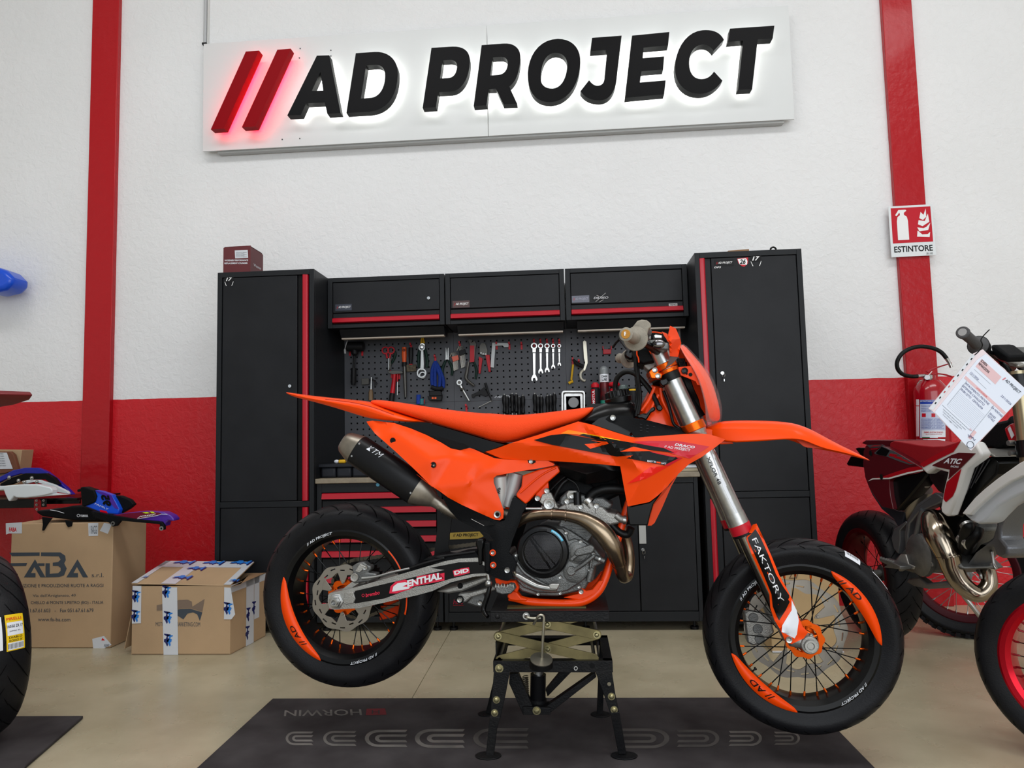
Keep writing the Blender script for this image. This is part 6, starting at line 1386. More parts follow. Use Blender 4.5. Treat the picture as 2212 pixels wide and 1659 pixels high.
for (x, y) in ((1090, 1080), (1100, 1250), (1102, 1400), (888, 1110), (884, 1240), (1498, 1190)):
    o = wp(D0, x, y, Yc2-.0034); mmlogo(o+Vector((.022, 0, 0)), Vector((0, 0, 1)), Vector((-1, 0, 0)), .06, TN, b2); mmlogo(o+Vector((.034, 0, 0)), Vector((0, 0, 1)), Vector((-1, 0, 0)), .055, TB, b2)
def lid(u, v): return ft[0]+(ft[1]-ft[0])*u+(ft[3]-ft[0])*v+((ft[2]-ft[1])-(ft[3]-ft[0]))*u*v+Vector((0, -.001, .0065))
for u0, u1, v0, v1 in ((0, .06, 0, 1), (.30, .45, 0, 1), (.93, 1, 0, 1), (0, 1, .72, 1)):
    MB().add([lid(u0, v0), lid(u1, v0), lid(u1, v1), lid(u0, v1)], [(0, 1, 2, 3)]).build('tape', TP, b2, smooth=0, solid=.0004)
for u_, v_, s_ in ((.34, .15, .1), (.36, .55, .1), (.45, .80, .12), (.75, .82, .12), (.12, .8, .12), (.95, .1, .05), (.02, .2, .03)):
    o = lid(u_, v_)+Vector((0, 0, .0008)); d1 = (lid(u_+.05, v_)-lid(u_, v_)).normalized(); d2 = (lid(u_, v_+.05)-lid(u_, v_)).normalized()
    mmlogo(o, d1, d2, s_, TN, b2); mmlogo(o+d2*.018+Vector((0, 0, .0002)), d1, d2, s_*.9, TB, b2)
sd = lambda t, z_: bxw(x1+.0012, Yc2+(Yk-Yc2)*t, z_)
for t0, t1, za, zb2 in ((.42, .64, .001, z1), (.65, .8, z1*.35, z1), (0.0, 1, z1-.035, z1)):
    MB().add([sd(t0, za), sd(t1, za), sd(t1, zb2), sd(t0, zb2)], [(0, 1, 2, 3)]).build('tape', TP, b2, smooth=0)
for t0, za in ((.52, .03), (.54, .12), (.7, .14)): o = sd(t0, za)+Vector((.0008, 0, 0)); mmlogo(o, Vector((0, 0, 1)), Vector((-.1, -1, 0)), .07, TN, b2); mmlogo(o+Vector((.0002, .03, 0)), Vector((0, 0, 1)), Vector((-.1, -1, 0)), .06, TB, b2)
# board behind front wheel
cb = thing('cardboard_box', 'plain cardboard box behind the front wheel of the orange motorcycle', 'box', W(1745, 1416, 3.5))
Y_ = 3.5; p, q = W(1668, 1416, Y_), W(1820, 1416, Y_); h = W(1816, 1226, Y_).z
MB().bb((p.x, Y_, .002), (q.x, Y_+.2, h)).build('carton', M('cardboard_pale', (196, 166, 122), .8, var=.1, vscale=5), cb, bev=.003)
text_box('Z7', W(1715, 1242, Y_-.002), .05, .035, M('marker_brown', (110, 84, 60), .7), cb); MB().bb((p.x, Y_-.012, .002), (q.x+.004, Y_, .007)).build('bottom_flap', TP, cb, smooth=0)
# maroon box and things on top of the tall cabinets
wb = thing('parts_box', 'maroon parts box with white lettering on top of the left tall cabinet', 'box', W(522, 586, 3.9))
Yw = 3.885; a_, b_ = W(482, 585, Yw), W(541, 584, Yw); zz = W(483, 536, Yw).z; MAR = M('maroon_card', (96, 26, 32), .5, var=.1)
MB().bb((a_.x, Yw, ZT+.001), (b_.x, Yw+.17, zz)).build('carton', MAR, wb, bev=.001)
MB().prism([(a_.x, Yw, zz), (b_.x, Yw, zz), (b_.x-.004, Yw+.012, zz+.012), (a_.x+.004, Yw+.012, zz+.010)], (0, .002, 0)).build('lid_flap', MAR, wb)
MB().bb((a_.x+.004, Yw+.006, zz), (b_.x-.004, Yw+.165, zz+.008)).build('lid', M('maroon_dark', (60, 20, 24), .6), wb, bev=.001)
btext('WOSSNER PERFORMANCE', zone(0, 0, 1), (485, 564.5), (536, 564), (485, 561), Yw, WPT, wb, offset=.02); btext('REPLACEMENT CYLINDER', zone(0, 0, 1), (485, 570.5), (535, 570), (485, 567), Yw, WPT, wb, offset=.02)
bx_poly(zone(0, 0, 1), [(507, 541), (535, 540), (536, 557), (508, 558)], Yw, TP, wb, 'label_sheet')
for k in range(5): btext('PISTON KIT 8809DA', zone(0, 0, 1), (510, 546.0+k*2.4), (533-k % 2*5, 545.8+k*2.4), (510, 544.6+k*2.4), Yw, INK, wb, .002)
lettering('Wossner', lambda u, v: Vector((b_.x+.0012, Yw+.04+.1*u, ZT+.05+.016*v)), WPT, wb)
bl = thing('rubber_disc', 'flat round black rubber disc lying on the left tall cabinet beside the maroon box', 'disc', W(610, 583, 4.0))
c = W(610, 583, 4.0); MB().lathe([(0, .026), (.03, .025), (.058, .018), (.072, .004), (.074, 0), (0, 0)], (c.x, 4.0, ZT+.001), (0, 0, 1), 36).build('disc', BP, bl)
cd_ = thing('cardboard_piece', 'small flat piece of brown cardboard lying on the right tall cabinet', 'cardboard', W(1590, 541, 3.9))
a_, b_ = W(1567, 541, 3.9), W(1618, 537, 3.9); MB().prism([(a_.x, 3.9, ZT+.001), (b_.x, 3.9, ZT+.001), (b_.x, 3.9, ZT+.022), (a_.x+.015, 3.9, ZT+.018)], (0, .1, 0)).build('sheet', CBD2, cd_, bev=.001)
hk_ = thing('black_hook', 'small black plastic ring hook standing on the right tall cabinet', 'hook', W(1670, 537, 3.9))
c = W(1670, 533, 3.9); MB().tube([Vector((c.x+.014*math.cos(t), 3.9, ZT+.013+.013*math.sin(t))) for t in [i*math.pi/10 for i in range(20)]], .005, 8, closed=True).bb((c.x-.03, 3.895, ZT+.001), (c.x+.02, 3.91, ZT+.008)).build('ring', BP, hk_)
# ================================================================= SHELF AT LEFT, WITH PARTS ON IT
D1 = zone(0, 960, 5.53)
RSH = M('shelf_red', (150, 8, 24), .35)
sh = thing('metal_shelf', 'black topped metal shelf with red uprights at the left edge behind the tall carton', 'shelf', W(80, 1100, 3.95))
zs_ = W(60, 1078, 3.9).z; xe = W(172, 1075, 3.95).x; 
MB().bb((-4.6, 3.9, zs_-.05), (W(75, 1085, 3.9).x, 3.93, zs_)).bb((-4.6, 3.93, zs_-.012), (xe, 4.33, zs_)).bb((W(88, 1085, 3.93).x, 3.95, zs_-.035), (xe, 3.965, zs_-.012)).build('shelf_board', BP, sh, bev=.002)
for xx, yy in ((W(81, 1100, 3.89).x, 3.885), (W(81, 1100, 3.89).x, 4.31), (-4.5, 3.885)): MB().bb((xx-.018, yy, .001), (xx+.018, yy+.003, zs_-.002)).bb((xx-.018, yy+.003, .001), (xx-.015, yy+.03, zs_-.002)).build('upright', RSH, sh)
for x, y in ((435, 672), (435, 722), (438, 775), (520, 672), (518, 722)): sbolt(D1, x, y, 3.88, .005, STEEL, parent=sh)
prs('corner_plate', D1, [(490, 655), (556, 655), (556, 745), (490, 750)], 3.884, .003, BP, sh)
def pile(name, label, cat, loc): return thing(name, label, cat, loc)
SB = M('fairing_blue', (16, 26, 150), .3, coat=.2); SBL = M('fairing_bright_blue', (20, 80, 210), .28, coat=.3); SWH = M('fairing_white', (222, 230, 234), .3); PUR = M('fairing_purple', (74, 32, 150), .3, coat=.3); MGT = M('fairing_magenta', (110, 10, 40), .3, coat=.3); LIME = M('fairing_lime', (200, 225, 30), .4)
f1 = pile('fairing', 'blue and black plastic fairing with white brackets lying on the shelf', 'fairing', W(70, 1040, 4.1))
prs('blue_panel', D1, [(-300, 420), (0, 385), (150, 310), (290, 280), (450, 280), (560, 330), (660, 410), (780, 510), (870, 600), (800, 602), (640, 470), (520, 400), (250, 350), (120, 390), (0, 450), (-300, 560)], 4.08, .03, SB, f1, bev=.004, seg=3)
prs('black_frame', D1, [(0, 470), (130, 400), (300, 345), (420, 350), (540, 345), (640, 400), (700, 480), (600, 470), (540, 420), (400, 420), (250, 430), (120, 480), (0, 500)], 4.05, .03, BPM, f1, bev=.003)
prs('white_bracket', D1, [(260, 440), (330, 425), (470, 425), (640, 480), (800, 560), (820, 590), (700, 575), (620, 530), (560, 510), (500, 470), (400, 450), (290, 475)], 4.03, .02, SWH, f1, bev=.002)
for x, y in ((220, 432), (378, 402), (108, 395), (290, 452), (438, 448)): sbolt(D1, x, y, 4.025, .008, STEEL, parent=f1)
f2 = pile('fairing', 'white plastic side panel hanging over the front edge of the shelf', 'fairing', W(60, 1070, 3.93))
prs('white_panel', D1, [(-200, 500), (0, 500), (240, 478), (440, 478), (600, 515), (622, 545), (620, 585), (520, 612), (400, 628), (300, 640), (190, 636), (165, 620), (120, 680), (95, 675), (60, 600), (40, 545), (-200, 560)], 3.84, .05, SWH, f2, bev=.006, seg=3)
prs('lower_lip', D1, [(170, 612), (620, 585), (800, 600), (600, 615), (420, 632), (220, 640)], 3.85, .04, SWH, f2, bev=.003)
sx_ = thing('small_carton', 'brown shipping carton with a white address label on the shelf at the left edge', 'box', W(20, 1020, 4.2))
prs('carton', D1, [(-400, 60), (262, 66), (232, 285), (205, 555), (-400, 560)], 4.22, .1, CBD, sx_, bev=.002)
prs('brown_bag', D1, [(-400, 85), (120, 85), (160, 120), (215, 300), (60, 345), (-400, 390)], 4.19, .025, M('kraft_brown', (112, 66, 44), .8), sx_, bev=.004)
lb_ = prs('shipping_label', D1, [(-300, 95), (80, 98), (152, 290), (-300, 300)], 4.187, .001, TP, sx_, bev=0)
for k in range(6): btext('DESTINATARIO', D1, (-60, 120+k*28), (40+k*6, 120+k*28), (-60, 106+k*28), 4.186, INK, sx_)
# plastics on the tall box
f3 = pile('fairing', 'black motorcycle tail fairing with a white maker name on the tall carton', 'fairing', W(160, 1128, 3.62))
prs('black_panel', D1, [(430, 792), (600, 782), (720, 760), (850, 736), (1000, 740), (1100, 790), (1250, 870), (1300, 908), (980, 910), (860, 905), (650, 880), (500, 858), (440, 820)], 3.60, .16, BPM, f3, bev=.012, seg=3)
btext('YAMAHA', D1, (958, 868), (1052, 868), (958, 838), 3.60, WPT, f3, .003, offset=.03); MB().lathe([(.006, 0), (.008, 0), (.008, .0006), (.006, .0006)], wp(D1, 936, 850, 3.597), (0, -1, 0), 20, closed=True).build('round_mark', WPT, f3)
MB().tube([wp(D1, 600, 783, 3.597), wp(D1, 680, 795, 3.597), wp(D1, 765, 822, 3.597)], .0015, 6).build('white_line', WPT, f3)
for pts in ([(500, 868), (620, 880), (560, 960), (520, 1030), (500, 1030), (510, 960)], [(770, 905), (860, 925), (850, 980), (810, 990), (790, 960)]): prs('mounting_tab', D1, pts, 3.575, .008, BPM, f3)
f4 = pile('fairing', 'purple and red racing side fairing with a black edge on the tall carton', 'fairing', W(290, 1130, 3.55))
prs('purple_panel', D1, [(1330, 845), (1500, 820), (1700, 800), (1950, 808), (2040, 850), (2078, 890), (2072, 918), (2010, 905), (1975, 930), (1960, 985), (1925, 970), (1900, 925), (1640, 905), (1450, 890)], 3.55, .06, PUR, f4, bev=.006, seg=3)
prs('red_area', D1, [(1340, 846), (1500, 824), (1700, 806), (1900, 812), (1930, 830), (1660, 890), (1450, 880)], 3.548, .001, MGT, f4, bev=0)
prs('edge_frame', D1, [(1085, 800), (1200, 815), (1340, 848), (1640, 895), (1930, 925), (1960, 975), (1960, 1022), (1910, 1018), (1905, 955), (1640, 930), (1440, 912), (1390, 975), (1340, 985), (1300, 935), (1120, 872)], 3.535, .02, BPM, f4, bev=.003)
for x, y in ((1350, 945), (1930, 1003)): c = wp(D1, x, y, 3.53); MB().lathe([(.005, 0), (.011, 0), (.011, .003), (.005, .003)], c, (0, -1, 0), 18, closed=True).build('grommet', STEEL, f4)
btext('JOSEF', D1, (1640, 880), (1860, 848), (1645, 858), 3.546, WPT, f4, shear=.3, offset=.02)
for pts in ([(1700, 812), (1760, 808), (1790, 822), (1740, 826)], [(1790, 803), (1830, 803), (1850, 822), (1810, 822)]): prs('lime_stripe', D1, pts, 3.547, .001, LIME, f4, bev=0)
MB().tube([wp(D1, 1640, 890, 3.546), wp(D1, 1880, 850, 3.546), wp(D1, 1930, 832, 3.546), wp(D1, 2000, 836, 3.546)], .0014, 6).build('white_line', WPT, f4)
f5 = pile('number_plate', 'blue racing number plate reading 95 with black side wings lying on the fairings', 'number plate', W(230, 1090, 3.6))
prs('blue_plate', D1, [(1120, 545), (1200, 560), (1330, 605), (1380, 690), (1425, 780), (1405, 835), (1240, 825), (1120, 780), (1008, 735), (1100, 700), (1145, 640)], 3.57, .04, SBL, f5, bev=.006, seg=3)
prs('purple_corner', D1, [(1125, 547), (1230, 570), (1330, 607), (1420, 775), (1370, 760), (1250, 620)], 3.5685, .001, PUR, f5, bev=0)
prs('black_wing', D1, [(955, 512), (1000, 508), (1120, 545), (1150, 620), (1130, 690), (1060, 720), (1000, 742), (975, 735), (965, 620)], 3.56, .05, BPM, f5, bev=.006, seg=3)
prs('black_wing', D1, [(1325, 608), (1440, 615), (1550, 660), (1600, 718), (1540, 770), (1420, 838), (1425, 780), (1385, 690)], 3.6, .03, BPM, f5, bev=.005)
prs('mounting_tab', D1, [(920, 540), (960, 530), (960, 560), (925, 570)], 3.58, .01, BPM, f5)
btext('95', D1, (1230, 735), (1195, 600), (1335, 740), 3.567, DBK, f5, .0012, offset=.05); btext('FAMILY', D1, (1130, 715), (1290, 785), (1138, 698), 3.567, WPT, f5, .0012)
prs('red_logo', D1, [(1190, 780), (1270, 795), (1290, 830), (1200, 815)], 3.566, .001, REDA, f5, bev=0)
# things cut by the left edge of the picture
ef = thing('fender', 'blue plastic motorcycle fender tip entering at the left edge above the shelf', 'fender', W(5, 610, 4.2))
prs('blue_tip', zone(0, 0, 1), [(-120, 560), (-20, 572), (10, 583), (24, 598), (25, 612), (10, 625), (-20, 632), (-60, 625), (-120, 610)], 4.2, .16, SBL, ef, bev=.03, seg=3)
q = W(-60, 600, 4.3); MB().cyl((q.x, 4.33, q.z), (q.x, YW, q.z), .012).build('wall_hook', STEEL, ef)
# tyre at lower left
lw_ = thing('motorcycle', 'motorcycle cut off by the left edge, with dark red tail and labelled rear tyre', 'motorcycle', (0, 0, 0))
cl = W(-58, 1325, 2.45); lw_.location = (cl.x, cl.y, 0); lw_.rotation_euler = (0, 0, math.radians(-32))
wl, wc = wheel(lw_, 'wheel', 0, .326, .325, .17, .222, .07, spokes=False, tilt=.22)
wl['_o'] = (0, 0, 0)
def tl_pt(a_, w_, lift=.001, R_=.325, hw_=.085):
    q = math.asin(max(-.99, min(.99, w_/hw_))); r = R_-hw_*.62+hw_*.62*math.cos(q)**.9+lift; return Vector((math.cos(a_)*r, -w_, .326+math.sin(a_)*r))
def tyl(a0, a1, w0, w1, mat, lift, name='tyre_label'):
    vs = [tl_pt(a0+(a1-a0)*i/8, w0+(w1-w0)*j/5, lift) for i in range(9) for j in range(6)]
    return MB().add(vs, [(i*6+j, i*6+j+1, i*6+j+7, i*6+j+6) for i in range(8) for j in range(5)]).build(name, mat, wl, smooth=60)
YLB = M('label_yellow', (235, 195, 20), .45)
def tlt(s, ac, w0, w1, h, mat): return lettering(s, lambda u, v: tl_pt(ac-h/2+h*v, w0+(w1-w0)*u, .0022), mat, wl, offset=.01)
A0 = D2R(14)
tyl(A0-.16, A0+.20, .004, -.052, YLB, .0012); tyl(A0-.01, A0+.12, .0, -.048, WPT, .0016); tyl(A0-.15, A0-.08, .0, -.048, WPT, .0016); tyl(A0-.14, A0+.19, .07, .014, WPT, .0012)
tlt('PIRELLI', A0+.155, .0, -.045, .028, RT_); tlt('160/60 ZR 17', A0+.08, .0, -.048, .03, BK); tlt('(69W) TL', A0+.03, -.006, -.04, .015, BK); tlt('DIABLO', A0-.03, -.004, -.044, .022, BK); tlt('ROSSO IV', A0-.062, -.004, -.044, .022, BK)
for k in range(12): tlt('I', A0-.115, .0-k*.004, -.0015-k*.004, .05, BK)

# the rest of that motorcycle, mostly outside the picture
F4 = Frame((cl.x, cl.y, 0), math.radians(-32)); tt_ = F4((36, 852), 0); SDR = M('seat_dark_red', (110, 10, 20), .5)
def f4(name, pts, w0, w1, mat, bev=.006):
    for s_ in ((1, -1) if w0 > 0 else (1,)): MB().prism([Vector((u, -w1*s_, z)) for u, z in pts], (0, (w1-w0)*s_, 0)).build(name, mat, lw_, bev=bev, seg=3)
ux, uz = tt_.x, tt_.z
f4('tail', [(ux, uz), (ux-.02, uz+.012), (ux-.42, uz+.002), (ux-.42, uz-.03), (ux-.16, uz-.026), (ux-.03, uz-.016)], -.05, .05, SDR, .006)
f4('seat', [(ux-.42, uz+.002), (ux-.5, uz-.02), (ux-.85, uz-.03), (ux-.85, uz-.12), (ux-.5, uz-.08)], -.09, .09, SDR, .015)
f4('fuel_tank', [(ux-.83, uz-.03), (ux-.95, uz+.06), (ux-1.15, uz+.03), (ux-1.28, uz-.1), (ux-.9, uz-.25)], -.11, .11, DBK, .03)
f4('side_panel', [(ux-.62, uz-.09), (ux-.85, uz-.12), (ux-.8, uz-.35), (ux-.65, uz-.4)], .09, .11, SDR)
f4('swingarm', [(.03, .36), (-.55, .42), (-.55, .34), (.03, .29)], .095, .125, ALU2)
f4('engine', [(-.55, .62), (-.95, .66), (-1.0, .3), (-.6, .28)], -.13, .13, ALU, .02)
f4('frame', [(-.5, .75), (-1.2, 1.0), (-1.25, .92), (-.62, .62), (-.58, .3), (-.5, .3)], .1, .12, BP)
for w_ in (.1, -.1): MB().cyl((-1.44, w_, .3), (-1.22, w_, 1.08), .024).build('fork_tube', SILV, lw_)
MB().box((-1.2, 0, 1.1), (.06, .26, .04)).build('triple_clamp', BP, lw_, bev=.005); MB().tube(catmull([(-1.1, -.38, 1.2), (-1.17, -.2, 1.18), (-1.19, 0, 1.14), (-1.17, .2, 1.18), (-1.1, .38, 1.2)], 5), .012).build('handlebar', BP, lw_)
wheel(lw_, 'front_wheel', -1.45, .3, .3, .12, .222, .05, nsp=16)
prs_ = prs
# rubber mudflap of the orange motorcycle, gold label behind it on the bench
panel('mud_flap', A3((230, 480), (340, 500), (320, 640), (300, 800), (330, 880), (165, 905), (175, 800), (195, 640)), 0.0, HOSE, moto, th=.006, g=14)
# ================================================================= SECOND MOTORCYCLE
B2 = Frame((1.505, 3.75, 0), math.radians(-84))
C1 = zone(1800, 920, 5.352); C2 = zone(1800, 1180, 3.4636); C3 = zone(2000, 690, 5.354)
m2 = thing('motorcycle', 'red and white dirt bike at the right edge, paper form hanging from its handlebar', 'motorcycle', B2.O, rz=math.radians(-84), local=True)
DRED = M('plastic_maroon', (84, 6, 18), .3, coat=.2); BRED = M('plastic_red', (172, 8, 24), .3, coat=.2); SEATR = M('seat_red', (150, 10, 24), .6, bump=.2, bscale=400); WHP = M('plastic_white', (226, 226, 224), .32); GRP = M('plastic_dark_grey', (74, 74, 78), .45); POL = M('polished_exhaust', (158, 146, 130), .16, 1.0); FRS = M('frame_silver', (112, 114, 118), .38, .7, bump=.15, bscale=260); GOLD = M('fork_gold', (158, 146, 118), .3, .85); RRIM = M('rim_red_anodised', (190, 14, 34), .22, .75)
wheel(m2, 'rear_wheel', 0, .31, .309, .15, .222, .065, rimmat=M('rim_dark_red', (90, 6, 16), .3, .6), nsp=16, hub=ALU, nip=BP)
fw2, fc2 = wheel(m2, 'front_wheel', 0, .296, .295, .12, .222, .05, rimmat=RRIM, nsp=32, hub=ALU, nip=M('nipple_red', (120, 8, 24), .3, .6), tilt=-.2)
_w = Vector((1.53, 2.32, 0))-B2.O; fw2.location = (_w.dot(B2.u), -_w.dot(B2.n), 0); fw2.rotation_euler = (0, 0, math.radians(41))
pl2 = lambda name, pts, w0, w1, mat, z=C1, **k: plate(name, z(*pts), w0, w1, mat, m2, fr=B2, **k)
def t2(name, pts, r, mat, z=C1, **k): return btube(name, [(*P1(z, a[0], a[1]), a[2]) for a in pts], r, mat, m2, fr=B2, **k)
pl2('seat', [(655, 195), (700, 172), (850, 195), (1000, 222), (1150, 236), (1280, 230), (1400, 195), (1475, 170), (1480, 200), (1250, 320), (1010, 452), (985, 442), (840, 360), (700, 282), (648, 245)], -.10, .10, SEATR, bev=.018, seg=3)
pl2('tail_cover', [(335, 190), (372, 165), (500, 163), (690, 168), (660, 200), (640, 255), (560, 235), (390, 222), (330, 205)], -.08, .085, DRED, bev=.006)
pl2('tail_light', [(250, 260), (280, 250), (380, 255), (360, 340), (350, 480), (170, 460), (150, 440), (200, 350), (320, 350)], -.07, .05, BP, bev=.004)
pl2('side_panel', [(375, 222), (600, 245), (800, 350), (1030, 490), (1035, 508), (850, 545), (660, 612), (642, 640), (655, 800), (690, 965), (560, 935), (480, 820), (410, 710), (368, 600), (345, 450), (350, 300)], .085, .13, DRED, bev=.008, seg=3)
for q in ([(385, 220), (560, 216), (600, 230), (520, 250), (420, 252)], [(470, 315), (560, 240), (600, 250), (650, 275), (700, 290), (860, 390), (940, 442), (880, 450), (760, 410), (620, 355), (500, 330)]): pl2('graphic', q, .13, .1315, GRP, bev=0)
pl2('graphic_inset', [(490, 315), (560, 240), (650, 285), (610, 350), (530, 335)], .1315, .1325, BP, bev=0)
for i in range(4): x = 640+i*62; pl2('graphic_stripe', [(x, 345+i*22), (x+20, 318+i*30), (x+105, 335+i*34), (x+60, 358+i*26)], .1315, .1325, BRED, bev=0)
for q in ([(425, 240), (540, 232), (560, 225), (470, 225)], [(430, 262), (520, 258), (505, 270), (440, 275)]): pl2('graphic_stripe', q, .1315, .1325, BRED, bev=0)
pl2('graphic_red', [(440, 612), (560, 590), (700, 540), (880, 480), (990, 468), (1032, 498), (850, 540), (640, 598)], .13, .1315, BRED, bev=0)
pl2('graphic_line', [(398, 640), (450, 606), (640, 600), (850, 538), (1030, 503), (1032, 520), (860, 556), (650, 614), (455, 620)], .13, .1325, WHP, bev=0)
for x, y in ((555, 590), (430, 315)): c = B2(P1(C1, x, y), .134); MB().lathe([(0, .001), (.012, .001), (.013, 0)], c, (0, -1, 0), 20).build('fixing_hole', DK, m2)
pl2('airbox_panel', [(662, 618), (1040, 522), (1085, 565), (1000, 680), (860, 850), (740, 985), (692, 962), (655, 800), (645, 650)], .05, .11, BP, bev=.008)
pl2('inner_fender', [(400, 690), (480, 820), (560, 935), (690, 965), (740, 985), (830, 1000), (800, 1100), (795, 1175), (740, 1160), (700, 1080), (560, 965), (450, 800)], -.08, .08, M('plastic_charcoal', (40, 42, 50), .45), bev=.004)
pl2('shroud', [(995, 440), (1150, 355), (1370, 240), (1470, 165), (1640, 190), (1715, 320), (1692, 370), (1530, 490), (1440, 760), (1340, 1030), (1300, 1048), (1245, 1000), (1238, 940), (1280, 700), (1320, 540), (1180, 495), (1080, 560), (1040, 520)], .11, .15, WHP, bev=.009, seg=3)
pl2('shroud_red', [(998, 440), (1150, 352), (1370, 236), (1465, 180), (1420, 250), (1385, 300), (1200, 390), (1040, 478)], .15, .1525, BRED, bev=0)
pl2('shroud_maroon', [(1140, 456), (1370, 335), (1450, 310), (1640, 318), (1480, 480), (1330, 615), (1345, 505), (1210, 478)], .15, .1525, DRED, bev=0)
pl2('shroud_lower_red', [(1312, 650), (1475, 500), (1410, 740), (1375, 815), (1300, 880), (1272, 845), (1290, 740)], .15, .1525, BRED, bev=0)
def tx2(s, a_, b_, c_, w, mat, z=C1, **k): return lettering(s, quad(B2(P1(z, *a_), w), B2(P1(z, *b_), w), B2(P1(z, *c_), w)), mat, m2, **k)
tx2('ATIC', (1272, 432), (1475, 445), (1290, 370), .1535, WPT, shear=.25, offset=.04); tx2('RACING', (1355, 478), (1448, 486), (1358, 455), .1535, WPT, shear=.25, offset=.02)
pl2('airbox', [(1085, 560), (1110, 525), (1180, 515), (1310, 545), (1315, 600), (1280, 800), (1200, 760), (1110, 640)], -.05, .1, M('airbox_dark', (34, 20, 24), .4), bev=.014, seg=3)
pl2('radiator', [(1525, 495), (1700, 380), (1840, 350), (1905, 420), (1880, 560), (1700, 740), (1500, 1060), (1340, 1030)], -.12, .09, BP, bev=.006)
for i in range(5): t2('radiator_fin', [(1560+i*62, 490-i*25, .093), (1440+i*50, 900-i*60, .093)], .0022, GRP, n=0, seg=6)
pl2('radiator_top', [(1660, 260), (1780, 290), (1880, 360), (1840, 360), (1700, 330)], -.05, .1, ALU2, bev=.006)
t2('silencer_core', [(1035, 720, .04), (990, 830, .04), (930, 960, .04), (880, 1080, .03)], [.04, .042, .04, .035], M('shock_body_grey', (150, 146, 138), .35, .8), seg=20)
t2('shock_bolt', [(1060, 640, .07), (1090, 700, .07)], .012, STEEL, n=0)
pl2('frame_spar', [(960, 910), (1170, 768), (1225, 800), (1260, 830), (1240, 890), (1090, 960), (990, 1000), (880, 1130), (862, 1260), (872, 1480), (832, 1480), (822, 1230), (850, 1090)], .06, .1, FRS, bev=.006, seg=3)
pl2('spar_recess', [(980, 900), (1120, 808), (1130, 830), (990, 930)], .1, .101, GRP, bev=0)
pl2('rear_frame_plate', [(700, 1190), (740, 1170), (835, 1100), (850, 1120), (770, 1210), (770, 1340), (750, 1480), (700, 1420), (670, 1300)], .07, .1, FRS, bev=.003)
t2('brake_pipe', [(1040, 970, .1), (1010, 1060, .1), (960, 1270, .1), (930, 1290, .1)], .012, FRS)
case2 = pl2('engine', [(900, 1340), (1020, 1280), (1150, 1300), (1250, 1400), (1500, 1650), (1300, 1700), (900, 1700), (720, 1640), (700, 1540), (800, 1440)], -.08, .09, ALU, bev=.012, seg=3)
c = B2(P1(C1, 1005, 1490), .1); MB().lathe([(0, .02), (.075, .016), (.088, .006), (.09, -.01), (0, -.01)], c, (0, -1, 0), 40).build('clutch_cover', ALU, case2)
for x, y in ((900, 1350), (930, 1330), (1120, 1400), (1140, 1600), (980, 1690)): bolt(case2, P1(C1, x, y), .105, .009, fr=B2)
pl2('frame_cradle', [(560, 240), (640, 230), (700, 275), (830, 260), (880, 285), (860, 310), (700, 320), (600, 300), (540, 270)], .05, .085, FRS, z=C2, bev=.008, seg=3)
pl2('footpeg', [(340, 90), (440, 120), (500, 150), (500, 175), (440, 165), (370, 160), (400, 140), (350, 115)], .12, .17, ALU, z=C2, bev=.003)
for i in range(6): c = B2(P1(C2, 350+i*18, 95+i*6), .168); MB().prism([c+Vector((-.006, 0, -.008)), c+Vector((.006, 0, -.008)), c+Vector((0, 0, .01))], (0, .01, 0)).build('peg_tooth', STEEL, m2, smooth=0)
pl2('kick_lever', [(470, 100), (500, 60), (540, 60), (560, 130), (610, 150), (600, 175), (540, 165), (490, 190)], .1, .12, ALU2, z=C2, bev=.004)
t2('expansion_chamber', [(1150, 1010, .09), (1155, 1080, .1), (1210, 1240, .11), (1290, 1420, .105), (1330, 1520, .1), (1370, 1640, .09)], [.03, .046, .053, .047, .042, .040], POL, seg=28)
t2('expansion_chamber_lower', [(868, 62, .1), (890, 160, .09), (950, 270, .07), (1040, 345, .04), (1110, 350, .01), (1165, 290, -.02), (1160, 190, -.03), (1120, 100, -.03), (1110, 40, -.02)], [.0405, .040, .037, .034, .031, .029, .027, .025, .024], POL, z=C2, seg=28)
t2('weld_ring', [(1325, 1495, .102), (1330, 1510, .101)], .0455, POL, n=0, seg=28); 
for q in (((1080, 185, .0), (1100, 210, .01), (1105, 240, .01)), ((1185, 40, 0), (1200, 130, 0), (1220, 170, .0))): t2('exhaust_spring', q, .006, STEEL, z=C2)
pl2('down_frame', [(1480, 1660), (1640, 1440), (1840, 1290), (1890, 1120), (1900, 1000), (1960, 880), (2035, 870), (1990, 1020), (1930, 1160), (1930, 1300), (2010, 1400), (2010, 1500), (1950, 1530), (1880, 1500), (1850, 1400), (1720, 1400), (1640, 1500), (1540, 1660)], -.04, .05, FRS, bev=.01, seg=3)
for q, r in ((((1520, 1130, .08), (1560, 1160, .08), (1510, 1290, .07), (1500, 1400, .06)), .022), (((1660, 1180, .04), (1640, 1260, .05), (1560, 1340, .06), (1520, 1440, .05)), .024)): t2('coolant_hose', q, r, HOSE, seg=14)
for q in (((1495, 1290, .07), (1512, 1310, .07)), ((1560, 1340, .06), (1585, 1360, .06)), ((1545, 1135, .08), (1560, 1160, .08))): t2('hose_clamp', q, .027, STEEL, n=0, seg=16)
pl2('front_fender', [(1490, 1008), (1560, 920), (1640, 825), (1750, 725), (1900, 605), (2050, 500), (2150, 430), (2400, 300), (2400, 520), (2185, 580), (2050, 640), (1900, 735), (1750, 860), (1640, 960), (1580, 1030), (1500, 1020)], .10, .20, WHP, bev=.012, seg=3)
